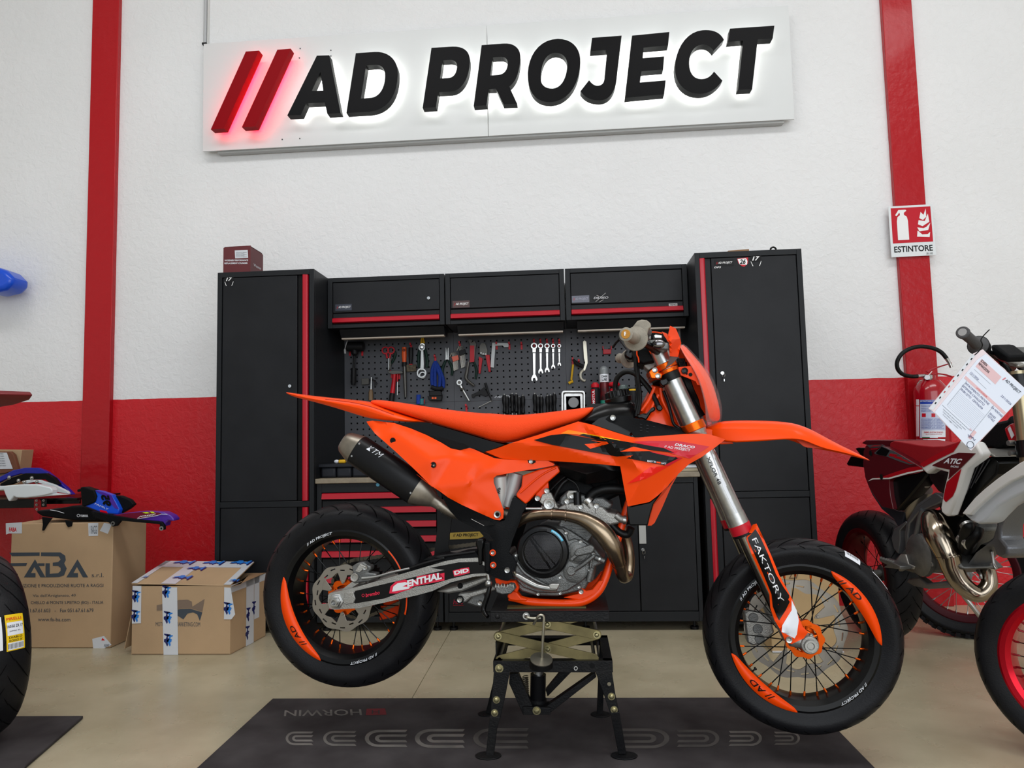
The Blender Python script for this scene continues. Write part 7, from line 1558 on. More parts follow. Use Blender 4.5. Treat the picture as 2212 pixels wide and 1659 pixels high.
pl2('fender_lower_face', [(1492, 1010), (1580, 1032), (1640, 962), (1750, 862), (1900, 737), (2050, 642), (2185, 582), (2400, 520), (2400, 700), (2205, 770), (2050, 845), (1900, 935), (1800, 1040), (1740, 1110), (1675, 1135), (1600, 1105)], .11, .185, M('plastic_white_grey', (200, 206, 212), .4), bev=.012, seg=3)
_a, _b = B2((2207, 877), .1), B2((2217, 950), .1); _d = (_a-_b)/(_a.z-_b.z)
fy = lambda w, z_: Vector((_b.x+_d.x*(z_-_b.z), -w, z_))
for w_ in (.1, -.1):
    MB().cyl(fy(w_, .33), fy(w_, .74), .0225, seg=24).build('fork_slider', FRS, m2); MB().cyl(fy(w_, .7), fy(w_, 1.2), .027, seg=28).build('fork_tube', GOLD, m2)
    for t in (_b.z-.03, 1.16): MB().cyl(fy(w_, t-.028), fy(w_, t+.028), .034, seg=24).build('fork_clamp', BP, m2)
    for t in (_b.z-.01, _b.z-.045): c = fy(w_, t)+Vector((-.03, -.02, 0)); MB().cyl(c, c+Vector((0, -.022, 0)), .009, seg=12).build('clamp_bolt', STEEL, m2)
for z_ in (_b.z-.03, 1.16): MB().box(fy(0, z_), (.07, .2, .035)).build('triple_clamp', BP, m2, bev=.006)
pl2('regulator', [(900, 1260), (980, 1200), (1010, 1210), (1040, 1340), (1000, 1420), (960, 1430), (920, 1330)], .05, .1, BRED, z=C3, bev=.006)
pl2('regulator_label', [(945, 1265), (970, 1235), (1020, 1340), (990, 1380)], .1, .1015, WPT, z=C3, bev=0)
pl2('hose_cluster', [(600, 1420), (800, 1190), (930, 1160), (960, 1100), (1000, 1200), (920, 1420), (800, 1500), (650, 1480)], -.06, .04, BPM, z=C3, bev=.02)
pl2('engine_dark_side', [(1180, 820), (1300, 760), (1500, 1000), (1500, 1350), (1300, 1400), (1250, 1300), (1240, 1000)], -.05, .02, BPM, bev=.01)
pl2('cylinder', [(1420, 1100), (1640, 1060), (1700, 1200), (1600, 1480), (1400, 1500)], -.06, .02, ALU, bev=.01)
t2('side_stand', [(975, 370, -.1), (1040, 450, -.12), (1110, 540, -.16)], .010, STEEL, z=C2, n=0)
# handlebar with grip, lever clamp
g0, g1 = B2(P1(C3, 425, 150), .39), B2(P1(C3, 605, 300), .27); dd = (g1-g0).normalized(); Lg = (g1-g0).length; GRD = M('grip_dark_grey', (70, 70, 72), .7, bump=.3, bscale=260)
MB().lathe([(0, -.002), (.017, -.002), (.02, .001), (.02, .008), (.0165, .012), (.016, Lg*.5), (.018, Lg*.9), (.028, Lg*.97), (.031, Lg), (.012, Lg)], g0, dd, 28).build('grip', GRD, m2)
MB().lathe([(0, -.0035), (.012, -.0035), (.013, -.001), (0, -.001)], g0, dd, 20).build('grip_end', M('grip_end_grey', (150, 150, 150), .6), m2)
MB().cyl(g1, g1+dd*.04, .033, .028, seg=24).build('throttle_housing', BPM, m2)
t2('bar', [(640, 320, .26), (760, 420, .18), (860, 480, .1), (1000, 560, .0)], .013, BP, z=C3)
pl2('master_cylinder', [(880, 325), (955, 322), (1035, 385), (1020, 440), (960, 490), (880, 400)], .08, .14, ALU, z=C3, bev=.004); pl2('cylinder_block', [(740, 290), (800, 300), (900, 380), (960, 420), (930, 500), (840, 470), (760, 400)], .12, .19, BPM, z=C3, bev=.008)
pl2('lever_mount', [(930, 480), (1000, 490), (1060, 520), (1050, 560), (960, 545)], .07, .1, ALU2, z=C3, bev=.004)
t2('brake_hose', [(990, 450, .06), (1080, 520, .05), (1180, 620, .04)], .005, HOSE, z=C3); t2('brake_line', [(1050, 530, .05), (1100, 570, .05), (1200, 620, .04)], .007, HOSE, z=C3); t2('cable', [(860, 500, .1), (940, 560, .1), (990, 640, .1), (1010, 740, .08)], .008, HOSE, z=C3)
# paper form in a punched sleeve, tied to the grip
pf = thing('repair_form', 'handwritten repair form in a punched plastic sleeve hanging from the red bike\'s grip', 'paper', W(2100, 900, 2.2))
PAP = M('paper_white', (222, 228, 242), .6); SLV = M('sleeve_plastic', (214, 196, 200), .2, coat=.4); PNK = M('form_pink', (222, 186, 190), .6); PEN = M('pen_blue', (40, 50, 110), .6)
YPf = 2.2
def pfq(pts, mat, d, name, th=.0004): return MB().prism([wp(C3, *p, YPf-d) for p in pts], (0, th, 0)).build(name, mat, pf, smooth=0)
pfq([(30, 1030), (545, 395), (660, 345), (700, 385), (1135, 860), (1135, 800), (1140, 870), (520, 1520), (90, 1065)][:4]+[(1140, 790), (1140, 865), (525, 1518), (75, 1060)], SLV, 0, 'sleeve', .0008)
pfq([(102, 1072), (590, 470), (690, 398), (1138, 790), (1138, 862), (515, 1512)], PAP, .001, 'sheet')
pfq([(40, 1028), (540, 400), (570, 420), (78, 1050)], TP, .001, 'punched_strip')
for k in range(9):
    x, y = 110+k*52, 968-k*64; pfq([(x-10, y+6), (x+6, y-14), (x+16, y-6), (x, y+14)], BRED if 1 < k < 5 else DK, .0016, 'punch_hole')
pu = lambda u, v: (650-548*u+485*v, 400+672*u+443*v)   # u down the sheet, v across to the right
def pft(s, u0, v0, v1, h, mat, **k):
    a_, b_, c_ = pu(u0+h, v0), pu(u0+h, v1), pu(u0, v0); return lettering(s, quad(wp(C3, *a_, YPf-.002), wp(C3, *b_, YPf-.002), wp(C3, *c_, YPf-.002)), mat, pf, **k)
def pfb(u0, u1, v0, v1, mat, d=.0014, name='printed_field'): return pfq([pu(u0, v0), pu(u0, v1), pu(u1, v1), pu(u1, v0)], mat, d, name)
pfb(.05, .18, .05, .52, PNK); pft('SCHEDA', .05, .06, .20, .035, BK, offset=.02); pft('RIPARAZIONI', .10, .06, .30, .035, BK, offset=.02)
pfb(.36, .40, .02, .98, PNK); pft('LAVORO DA ESEGUIRE', .37, .3, .55, .02, RT_)
pft('//', .02, .56, .60, .05, RT_, shear=.3, offset=.04); pft('AD PROJECT', .02, .61, .96, .05, INK, shear=.2, offset=.02)
for s, u_, v0, v1 in (('15/1/2026', .27, .05, .24), ('23/1/2026', .22, .72, .96), ('RIFACIMENTO PISTONE', .42, .10, .66), ('DA MONTARE', .42, .72, .98), ('SISTEMARE CAVALLETTO', .47, .08, .60), ('CENTRALINA', .52, .38, .62), ('PROBA CETTO', .52, .10, .34), ('300 EURO', .50, .76, .90), ('TOTALE', .54, .76, .92)): pft(s, u_, v0, v1, .028, PEN, shear=.15)
for k in range(12): pfb(.58+k*.022, .5815+k*.022, .10, .72, M('rule_grey', (190, 196, 212), .6), name='ruled_line')
for u0, u1, v0, v1 in ((.40, .82, .09, .093), (.40, .95, .735, .738), (.86, .863, .02, .7), (.305, .3065, .04, .45), (.22, .2215, .06, .45)): pfb(u0, u1, v0, v1, INK, name='ruled_line')
pfb(.82, .95, .74, .80, PNK); pft('TOTALE', .84, .66, .72, .015, RT_)
for k, s in enumerate(('I dati personali sono trattati nel rispetto della normativa', 'il cliente dichiara di accettare il preventivo', 'la merce viaggia a rischio')): pft(s, .885+k*.028, .08+k*.03, .62-k*.06, .018, INK)
c = wp(C3, 515, 1450, YPf-.002); MB().lathe([(.009, 0), (.0105, 0), (.0105, .0004), (.009, .0004)], c, (0, -1, 0), 24, closed=True).build('stamp_ring', INK, pf)
sg_ = [wp(C3, *p, YPf-.003) for p in ((490, 1330), (510, 1365), (520, 1340), (535, 1375), (545, 1360), (560, 1400), (575, 1385))]; MB().tube(catmull(sg_, 4), .0006, 5).build('signature', PEN, pf)
MB().tube(catmull([wp(C3, 735, 118, 2.16), wp(C3, 640, 225, 2.16), wp(C3, 655, 300, 2.16), wp(C3, 610, 370, 2.17), wp(C3, 565, 412, 2.19)], 5), .0016, 6).build('cable_tie', BP, pf)
# knobby wheel of a bike standing behind
kn = thing('knobbly_tyre', 'knobbly black dirt bike wheel with red rim standing behind the red motorcycle', 'tyre', (0, 0, 0))
cK = W(2084, 1274, 3.75); kn.location = (cK.x, cK.y, 0); kn.rotation_euler = (0, 0, math.radians(-28)); Rk = .31
kw, kc = wheel(kn, 'wheel', 0, Rk+.0, .30, .11, .235, .035, rimmat=M('rim_dull_red', (60, 8, 18), .5, .2), nsp=32, hub=ALU, nip=STEEL, spk=STEEL, groove=1)
mb = MB()
for i in range(46):
    for k, w_ in enumerate((-.042, -.014, .014, .042)):
        a_ = 2*math.pi*(i+(.5 if k % 2 else 0))/46; q = abs(w_)/.055; r = .30-.055*.62+.055*.62*math.cos(math.asin(min(.98, q)))**.9; e_ = Vector((math.cos(a_), 0, math.sin(a_))); g_ = Vector((-e_.z, 0, e_.x)); c = kc+e_*(r-.004)+Vector((0, -w_, 0))
        mb.prism([c+g_*.010+Vector((0, .009, 0)), c+g_*.010-Vector((0, .009, 0)), c-g_*.010-Vector((0, .009, 0)), c-g_*.010+Vector((0, .009, 0))], e_*.018)
tag(mb.build('tread_knobs', RUB, kw, smooth=0), kind='stuff')
# ================================================================= FIRE EXTINGUISHER
C4 = zone(1900, 740, 6.911)
ex_ = thing('fire_extinguisher', 'red fire extinguisher with a black hose hung on the right pilaster', 'fire extinguisher', (2.075, 4.28, .8))
EX = M('extinguisher_red', (158, 8, 26), .2, coat=.5)
cx_ = (W(1977, 870, 4.28).x+W(2046, 870, 4.28).x)/2; R_ = (W(2046, 870, 4.28).x-W(1977, 870, 4.28).x)/2; zt2 = W(2010, 845, 4.28).z; zb2 = .86
zn = W(2005, 822, 4.28).z
MB().lathe([(0, zb2), (R_*.9, zb2), (R_, zb2+.02), (R_, zt2-.01), (R_*.93, zt2+.025), (R_*.6, zt2+.06), (.03, zn), (.03, zn+.03), (0, zn+.03)], (cx_, 4.28, 0), (0, 0, 1), 48).build('cylinder', EX, ex_)
wq = lambda x, y, d=0: wp(C4, x, y, 4.26-d)
MB().box(wq(720, 515), (.04, .03, .022)).cyl(wq(735, 560), wq(730, 480), .016, seg=16).build('valve', ALU2, ex_, bev=.002)
MB().cyl(wq(712, 520, .02), wq(712, 520, .035), .014, seg=20).build('gauge', WPT, ex_)
MB().tube([wq(570, 500), wq(690, 495)], .010, 14).build('hose_fitting', CH, ex_)
MB().tube(catmull([wq(572, 503), wq(470, 505), (wq(350, 475, .02)), wq(275, 400, .03), wq(262, 290, .04), wq(330, 170, .05), wq(460, 90, .05), wq(620, 58, .05), wq(800, 85, .05), wq(920, 145, .05), wq(1000, 235, .05)], 6), .0115, 14).build('hose', HOSE, ex_)
MB().tube([wq(1000, 235, .05), wq(1040, 300, .05), wq(1072, 372, .05)], [.012, .009, .009], 14).build('nozzle', CH, ex_)
prs('lever', C4, [(695, 430), (780, 385), (960, 330), (1080, 295), (1085, 312), (960, 350), (830, 395), (730, 450)], 4.25, .012, EX, ex_, bev=.002)
prs('carry_handle', C4, [(780, 470), (860, 450), (1000, 470), (1080, 495), (1100, 520), (1060, 510), (950, 480), (860, 472), (800, 488)], 4.25, .012, EX, ex_, bev=.002)
MB().tube([wq(560, 620, .03), wq(600, 570, .04), wq(640, 560, .04)], .002, 6).tube([wq(720, 500, .03), wq(785, 430, .03)], .0025, 6).build('pin', STEEL, ex_)
def onc(x, y, lift=.0012):
    p = ray(*P1(C4, x, y)); ox, oy = CAM.x-cx_, CAM.y-4.28; A_ = p.x*p.x+p.y*p.y; B_ = 2*(ox*p.x+oy*p.y); C_ = ox*ox+oy*oy-(R_+lift)**2; D_ = B_*B_-4*A_*C_
    t = (-B_-math.sqrt(max(D_, 0)))/(2*A_); return CAM+p*t
def cpatch(x0, y0, x1, y1, mat, lift=.0012, n=10, name='label'):
    vs = [onc(x0+(x1-x0)*i/n, y0+(y1-y0)*j/3, lift) for i in range(n+1) for j in range(4)]
    return MB().add(vs, [(i*4+j, i*4+j+1, i*4+j+5, i*4+j+4) for i in range(n) for j in range(3)]).build(name, mat, ex_, smooth=60)
cpatch(545, 848, 588, 1400, WPT); cpatch(602, 855, 985, 1425, M('label_pale', (190, 198, 222), .4)); cpatch(604, 858, 985, 918, M('label_blue', (30, 60, 160), .4), .0018); cpatch(632, 1312, 985, 1425, WPT, .0018); cpatch(650, 1440, 980, 1520, WPT); cpatch(545, 938, 588, 950, RS, .0018)
for x in (632, 775): cpatch(x, 1058, x+58, 1112, RS, .0018, 3)
for x0_, x1_, mt_ in ((636, 750, M('flag_green', (20, 110, 70), .5)), (750, 870, WPT), (870, 985, RS)): cpatch(x0_, 1410, x1_, 1425, mt_, .0024, 3)
def ctext(s, x0, y0, x1, y1, mat): return lettering(s, lambda u, v: onc(x0+(x1-x0)*u, y1+(y0-y1)*v, .003), mat, ex_, offset=.01)
ctext('ESTINTORE POLVERE', 610, 866, 900, 886, WPT); BLT = M('print_blue', (60, 80, 160), .5)
ctext('EMME ANTINCENDIO', 664, 1328, 950, 1350, RS); ctext('MANUTENZIONE ESTINTORI', 690, 1362, 930, 1374, RS)
for k, y in enumerate((936, 950, 976, 990, 1010, 1024, 1134, 1150, 1166, 1182, 1198, 1214, 1232, 1248, 1264, 1280)): ctext(('UTILIZZABILE SU APPARECCHI', 'TOGLIERE LA SPINA', 'PREMERE LA LEVA')[k % 3], 615+k % 2*6, y, (800 if y < 1050 else 960)-k % 3*15, y+9, BLT)
ctext('COLLAUDO', 670, 1455, 800, 1472, BK); ctext('CONTROLLO 6 MESI', 665, 1490, 830, 1505, BLT)
# ================================================================= TOOLS ON THE PEGBOARD
TL = zone(740, 720, 8.508); TM = zone(950, 550, 4.022); YT_ = YP-.012
G_ = 'hand tools hanging on the pegboard'
TR = M('tool_red', (190, 20, 36), .4); TGN = M('tool_green', (18, 44, 36), .5); TYL = M('tool_yellow', (225, 175, 30), .45); TBK = M('tool_black', (24, 24, 26), .5); TST = M('tool_steel', (190, 190, 188), .25, .9); TDK = M('tool_dark_steel', (86, 84, 80), .4, .7); TOR = M('tool_orange', (225, 90, 40), .45); TBL = M('tool_blue', (28, 60, 150), .6, bump=.5, bscale=300)
def tool(name, label, cat, z, x, y): return thing(name, label, cat, wp(z, x, y, YT_), G_)
def tp(t, name, z, pts, mat, d=.012, th=.008, bev=.001): return prs(name, z, pts, YP-.001-d-th, th, mat, t, bev=bev)
def tt(t, name, z, pts, r, mat, d=.015, n=4, seg=10): 
    q = [wp(z, p[0], p[1], YP-d) for p in pts]; return MB().tube(catmull(q, n) if n and len(q) > 2 else q, r if not isinstance(r, (list, tuple)) or n == 0 or len(q) == 2 else [v.x for v in catmull([(v, 0, 0) for v in r], n)], seg).build(name, mat, t)
def ringt(t, name, z, x, y, ro, ri, mat, d=.015, th=.006): 
    return MB().lathe([(ri, 0), (ro, 0), (ro, th), (ri, th)], wp(z, x, y, YP-d), (0, -1, 0), 24, closed=True).build(name, mat, t, bev=.0008)
def hook(z, x, y, s=1.0, lab=None):
    pass
HKN = [0]
hookproto = None
def hooks(z, x, y, lab, parent=None):
    t = thing('tool_hook', lab, 'hook', wp(z, x, y, YP), 'red pegboard hooks')
    c = wp(z, x, y, YP-.003); MB().box(c, (.012, .004, .036)).box(c+Vector((0, -.014, .014)), (.010, .026, .004)).box(c+Vector((0, -.028, .02)), (.010, .003, .014)).build('clip', TR, t, bev=.001); return t
hooks(TL, 135, 360, 'red hook holding the left side of the black mallet head'); hooks(TL, 363, 360, 'red hook holding the right side of the black mallet head')
hooks(TL, 905, 770, 'red hook under the left side of the red handled hammer head'); hooks(TL, 1045, 790, 'red hook under the right side of the red handled hammer head')
hooks(TL, 1260, 262, 'red hook at the top of the black handled scraper'); hooks(TL, 1705, 480, 'red hook holding the blue strap')
hooks(TM, 495, 800, 'red hook under the left arm of the white angle'); hooks(TM, 605, 800, 'red hook under the right tip of the white angle'); hooks(TM, 711, 800, 'empty red hook between the white angle and the spanners')
hooks(TM, 1155, 935, 'red hook above the yellow handled tool'); hooks(TM, 1208, 950, 'red hook beside the black handled spanner'); hooks(TM, 232, 1338, 'red hook showing just above the motorcycle seat')
t = tool('rubber_mallet', 'large black rubber mallet hanging head up at the far left of the board', 'mallet', TL, 220, 240)
MB().cyl(wp(TL, 78, 245, YP-.05), wp(TL, 388, 240, YP-.05), .031, seg=24).build('head', TBK, t, bev=.006); tt(t, 'shaft', TL, [(220, 300), (225, 380), (215, 420), (205, 640)], [.021, .021, .008, .007], TBK, .05, 0, 14); tt(t, 'grip', TL, [(205, 640), (200, 900), (195, 950)], [.0165, .017, .012], TBK, .05, 0, 14)
t = tool('gimlet', 'small gimlet with a wooden handle below the mallet', 'gimlet', TL, 520, 1000); tt(t, 'handle', TL, [(520, 1235), (520, 1080), (522, 1030)], [.014, .014, .008], M('tool_wood', (120, 96, 70), .6), .02, 0); tt(t, 'blade', TL, [(522, 1030), (525, 900), (528, 805)], [.005, .003, .003], TST, .02, 0)
t = tool('wire_brush', 'dark grey wire brush block hanging left of the gimlet', 'brush', TL, 480, 870); tp(t, 'block', TL, [(345, 830), (480, 825), (480, 935), (350, 945)], TDK, .004, .02); 
for k in range(4): tt(t, 'wire_arm', TL, [(480+k*30, 860), (560+k*20, 840+k*20), (590+k*18, 990-k*20)], .0015, TBK, .02)
tp(t, 'cap', TL, [(590, 808), (645, 808), (630, 830), (600, 830)], TBK)
t = tool('scissors', 'red handled scissors hanging left of the orange file', 'scissors', TL, 845, 320)
for x in (790, 892): ringt(t, 'finger_ring', TL, x, 315, .0245, .0165, TR)
tt(t, 'handle', TL, [(800, 355), (820, 460)], .006, TR); tt(t, 'handle', TL, [(885, 355), (862, 460)], .006, TR); tp(t, 'blade', TL, [(840, 455), (860, 455), (855, 680), (838, 675)], TST); tp(t, 'blade', TL, [(860, 460), (890, 460), (885, 660), (866, 675)], TDK, .018, .004)
t = tool('pliers', 'dark green handled pliers hidden partly behind the red scissors', 'pliers', TL, 950, 320); tt(t, 'handle', TL, [(955, 330), (965, 400), (930, 500), (890, 560)], [.009, .009, .008, .006], TGN, .01); tt(t, 'jaw', TL, [(890, 560), (860, 620), (850, 680)], .007, TDK, .01)
t = tool('hammer', 'claw-less hammer with a red and black handle at left of the board', 'hammer', TL, 950, 720); tp(t, 'head', TL, [(825, 700), (900, 685), (1000, 682), (1100, 700), (1105, 735), (1000, 745), (930, 755), (850, 730)], TDK, .014, .024); tt(t, 'handle', TL, [(952, 750), (940, 900), (915, 1100)], [.012, .012, .015], TR, .026, 0); tt(t, 'grip', TL, [(915, 1100), (895, 1250)], [.0155, .0175], TBK, .026, 0)
t = tool('screwdriver', 'thin screwdriver with a small red handle beside the hammer', 'screwdriver', TL, 1008, 800); tt(t, 'handle', TL, [(1008, 720), (1008, 890)], [.006, .0045], TR, .02, 0); tt(t, 'blade', TL, [(1008, 890), (1005, 1135)], .002, TST, .02, 0)
t = tool('file', 'flat file with an orange and black handle hanging right of the hammer', 'file', TL, 1130, 300); tt(t, 'handle', TL, [(1132, 255), (1132, 400), (1135, 540)], [.014, .0155, .012], TOR, .02, 0); ringt(t, 'hole_rim', TL, 1130, 310, .008, .005, TBK, .037); tt(t, 'collar', TL, [(1135, 530), (1135, 610)], .016, TBK, .02, 0); tt(t, 'blade', TL, [(1137, 610), (1150, 1000), (1158, 1175)], [.011, .010, .007], TDK, .02, 0)
t = tool('scraper', 'wide rusty scraper with a black handle hanging right of the file', 'scraper', TL, 1255, 400); tt(t, 'handle', TL, [(1255, 262), (1255, 400), (1250, 560)], [.014, .015, .011], TBK, .02, 0); tp(t, 'blade', TL, [(1170, 575), (1345, 570), (1352, 695), (1178, 705)], M('rusty_steel', (96, 84, 64), .5, .5, var=.5, vscale=60), .012, .012); tp(t, 'collar', TL, [(1220, 560), (1280, 560), (1280, 578), (1220, 578)], TR, .01, .018)
t = tool('combination_pliers', 'yellow tipped pliers with dark green handles behind a ring spanner', 'pliers', TL, 1470, 200); tp(t, 'jaw', TL, [(1450, 70), (1465, 62), (1465, 180), (1430, 190), (1432, 130)], TYL, .008, .01); tp(t, 'jaw', TL, [(1472, 62), (1488, 72), (1512, 180), (1475, 180)], TYL, .008, .01); tt(t, 'handle', TL, [(1430, 250), (1400, 380), (1395, 500), (1410, 630)], [.008, .009, .009, .008], TGN, .014); tt(t, 'handle', TL, [(1500, 250), (1540, 400), (1555, 520), (1545, 630)], [.008, .009, .010, .009], TGN, .014); MB().cyl(wp(TL, 1465, 230, YP-.008), wp(TL, 1465, 230, YP-.02), .016).build('joint', TST, t)
t = tool('ring_spanner', 'large chrome ring spanner hanging over the yellow tipped pliers', 'spanner', TL, 1460, 270); ringt(t, 'ring', TL, 1460, 265, .021, .012, TST, .032, .01); tp(t, 'shaft', TL, [(1438, 305), (1485, 305), (1495, 560), (1490, 680), (1425, 680), (1435, 500)], TST, .026, .007); ringt(t, 'ring', TL, 1458, 732, .031, .021, TST, .032, .012); ringt(t, 'socket', TL, 1475, 770, .022, .014, TST, .02, .01)
t = tool('strap', 'bundled blue webbing strap hanging from a red hook', 'strap', TL, 1730, 520)
for q in (((1700, 510), (1650, 650), (1640, 850), (1660, 1000)), ((1705, 510), (1700, 700), (1700, 1000)), ((1710, 510), (1780, 650), (1850, 850), (1850, 1000)), ((1700, 540), (1760, 700), (1790, 800), (1780, 990))): tt(t, 'webbing', TL, q, [.007, .010, .011, .010][:len(q)], TBL, .02)
tt(t, 'buckle_band', TL, [(1630, 985), (1740, 1020), (1850, 1010)], .014, TBK, .025)
t = tool('head_lamp', 'small black head torch with two orange marks below the blue strap', 'torch', TL, 1690, 1150); tp(t, 'body', TL, [(1590, 1060), (1800, 1060), (1830, 1150), (1590, 1155)], TBK, .01, .03, .004); tp(t, 'battery_case', TL, [(1555, 1155), (1825, 1150), (1810, 1240), (1590, 1235)], TBK, .01, .034, .003)
for x in (1640, 1690): tp(t, 'orange_mark', TL, [(x, 1172), (x+34, 1172), (x+34, 1208), (x, 1208)], TOR, .0445, .001, 0)
t = tool('screwdriver', 'blue handled screwdriver just above the motorcycle seat', 'screwdriver', TL, 1395, 1200); tt(t, 'handle', TL, [(1395, 1130), (1400, 1300)], [.013, .016], TBL, .02, 0); t = tool('screwdriver', 'teal and red handled screwdriver beside the blue handled one', 'screwdriver', TL, 1450, 1230); tt(t, 'handle', TL, [(1455, 1205), (1455, 1310)], .015, M('tool_teal', (20, 100, 110), .5), .022, 0); tt(t, 'cap', TL, [(1495, 1215), (1490, 1300)], .005, TR, .022, 0)
t = tool('needle_nose_pliers', 'needle nose pliers with dark green handles hanging open', 'pliers', TL, 1920, 400); tp(t, 'jaw', TL, [(1895, 262), (1908, 262), (1918, 480), (1890, 490)], TST); tp(t, 'jaw', TL, [(1932, 262), (1948, 262), (1952, 490), (1922, 480)], TST); tt(t, 'handle', TL, [(1895, 500), (1860, 580), (1832, 680), (1845, 780)], [.007, .009, .009, .007], TGN); tt(t, 'handle', TL, [(1945, 500), (2000, 600), (2020, 680), (2005, 775)], [.007, .009, .009, .007], TGN)
for i, (cx0, mt, lb, y0) in enumerate(((1970, M('key_holder_salmon', (225, 110, 90), .5), 'set of hex keys in a salmon pink holder', 360), (2098, TBK, 'set of hex keys in a black holder under a red hook', 250))):
    t = tool('hex_key_set', lb, 'hex keys', TL, cx0+60, y0+80); tp(t, 'holder', TL, [(cx0+30, y0+70), (cx0+150, y0+40), (cx0+165, y0+120), (cx0+60, y0+165)], mt, .02, .014, .002)
    for k in range(6): tt(t, 'hex_key', TL, [(cx0+k*4, y0+50-k*9+20), (cx0+30+k*14, y0-k*2), (cx0+45+k*18, y0+30), (cx0+75+k*15+i*10, y0+330+i*60-k*6-i*0)], .0022+.0003*(5-k), TST, .024, 2, 6)
hooks(TL, 2155, 232, 'red hook above the black hex key set')
t = tool('water_pump_pliers', 'adjustable pliers with red paint and worn dark handles', 'pliers', TM, 275, 850); tp(t, 'head', TM, [(243, 740), (262, 732), (285, 745), (275, 765), (300, 745), (318, 775), (310, 820), (300, 930), (258, 940), (262, 830), (262, 780)], TDK, .016, .012); tp(t, 'red_area', TM, [(262, 790), (300, 790), (300, 930), (262, 935)], TR, .029, .001, 0); tt(t, 'handle', TM, [(250, 930), (235, 1020), (230, 1080), (300, 1140)], [.009, .010, .010, .008], TDK, .03); tt(t, 'handle', TM, [(295, 930), (318, 1000), (312, 1080)], [.007, .008, .007], TGN, .016)
t = tool('crimping_pliers', 'crimping pliers with two straight red handles', 'pliers', TM, 380, 820); tp(t, 'head', TM, [(345, 790), (362, 765), (395, 770), (415, 830), (412, 870), (365, 875), (345, 850)], TDK, .014, .012); tp(t, 'handle', TM, [(338, 885), (372, 900), (352, 1035), (337, 1030)], TR, .014, .014, .002); tp(t, 'handle', TM, [(395, 870), (432, 870), (442, 1020), (424, 1018)], TR, .014, .014, .002)
for x, y in ((358, 855), (378, 862), (398, 866)): ringt(t, 'rivet', TM, x, y, .005, .002, TST, .029, .002)
t = tool('angle_square', 'white metal angle square hanging on two red hooks', 'square', TM, 520, 790); tp(t, 'blade', TM, [(455, 765), (485, 765), (470, 982), (440, 978)], M('tool_white', (205, 210, 212), .4), .014, .004); tp(t, 'arm', TM, [(455, 764), (600, 768), (596, 803), (560, 803), (545, 790), (485, 792)], M('tool_white2', (190, 196, 198), .4), .014, .008)
sn = ('longest chrome spanner, leftmost of the five in a row', 'second longest chrome spanner in the row of five', 'chrome spanner in the middle of the row of five', 'second shortest chrome spanner in the row of five', 'shortest chrome spanner, rightmost of the row of five')
for i, (x, y1_, s_) in enumerate(((820, 1080, 1.25), (876, 1020, 1.0), (932, 1010, 1.0), (985, 980, .82), (1038, 958, .72))):
    t = tool('spanner', sn[i], 'spanner', TM, x, 800); hooks(TM, x, 775, 'red hook of the '+sn[i]); y0_ = 800
    ringt(t, 'ring', TM, x, y0_-5, .0165*s_, .009*s_, TST, .016, .009); tp(t, 'hinge', TM, [(x-13*s_, 815), (x+13*s_, 815), (x+12*s_, 850), (x-12*s_, 850)], TST, .012, .008); tp(t, 'shaft', TM, [(x-10*s_, 855), (x+10*s_, 855), (x+9*s_, y1_-25), (x-7*s_, y1_-25)], TST, .012, .006)
    q = 20*s_; tp(t, 'jaw', TM, [(x-q, y1_-10), (x-8*s_, y1_-32*s_), (x+10*s_, y1_-32*s_), (x+q*1.1, y1_-8), (x+q*1.2, y1_+10*s_), (x+q*.6, y1_+14*s_), (x+6*s_, y1_-6*s_), (x-7*s_, y1_-4*s_), (x-q*.5, y1_+18*s_), (x-q, y1_+10*s_)], TST, .012, .007)
t = tool('hook_tool', 'small yellow handled tool hanging left of the hook spanner', 'tool', TM, 1150, 1000); tt(t, 'handle', TM, [(1158, 955), (1142, 1090)], .0065, TYL, .02, 0); tt(t, 'end', TM, [(1120, 1118), (1142, 1105), (1158, 1100)], .009, TYL, .02, 0)
t = tool('hook_spanner', 'silver hook spanner with a curved claw and a black grip', 'spanner', TM, 1260, 850); tp(t, 'shaft', TM, [(1243, 755), (1258, 745), (1274, 755), (1284, 900), (1286, 940), (1262, 1010), (1245, 1000), (1262, 940), (1252, 900)], M('tool_cream_steel', (214, 208, 190), .35, .5), .02, .006); tt(t, 'claw', TM, [(1250, 1000), (1225, 1030), (1228, 1075), (1258, 1098), (1262, 1085)], [.008, .009, .008, .006, .004], M('tool_cream_steel', (214, 208, 190), .35, .5), .022); tt(t, 'grip', TM, [(1160, 910), (1190, 945), (1245, 972)], [.006, .012, .011], TBK, .03)
t = tool('red_bracket', 'small red plastic bracket on the board near the handlebar', 'bracket', TM, 1450, 840); tp(t, 'block', TM, [(1418, 822), (1490, 822), (1488, 862), (1420, 864)], TR, .002, .02, .002); tp(t, 'ear', TM, [(1412, 795), (1422, 795), (1425, 825), (1416, 825)], TR, .002, .01); tp(t, 'ear', TM, [(1484, 792), (1494, 792), (1496, 825), (1486, 825)], TR, .002, .01)
t = tool('ratchet', 'chrome ratchet handle hanging below the hex keys', 'ratchet', TM, 170, 1110); ringt(t, 'head', TM, 172, 1112, .018, .009, TST, .02, .012); MB().cyl(wp(TM, 172, 1112, YP-.01), wp(TM, 172, 1112, YP-.03), .0105).build('drive', TDK, t); tt(t, 'handle', TM, [(180, 1140), (200, 1175), (255, 1270)], [.010, .007, .006], TST, .02, 0); tt(t, 'collar', TM, [(192, 1160), (206, 1180)], .0095, TDK, .02, 0)
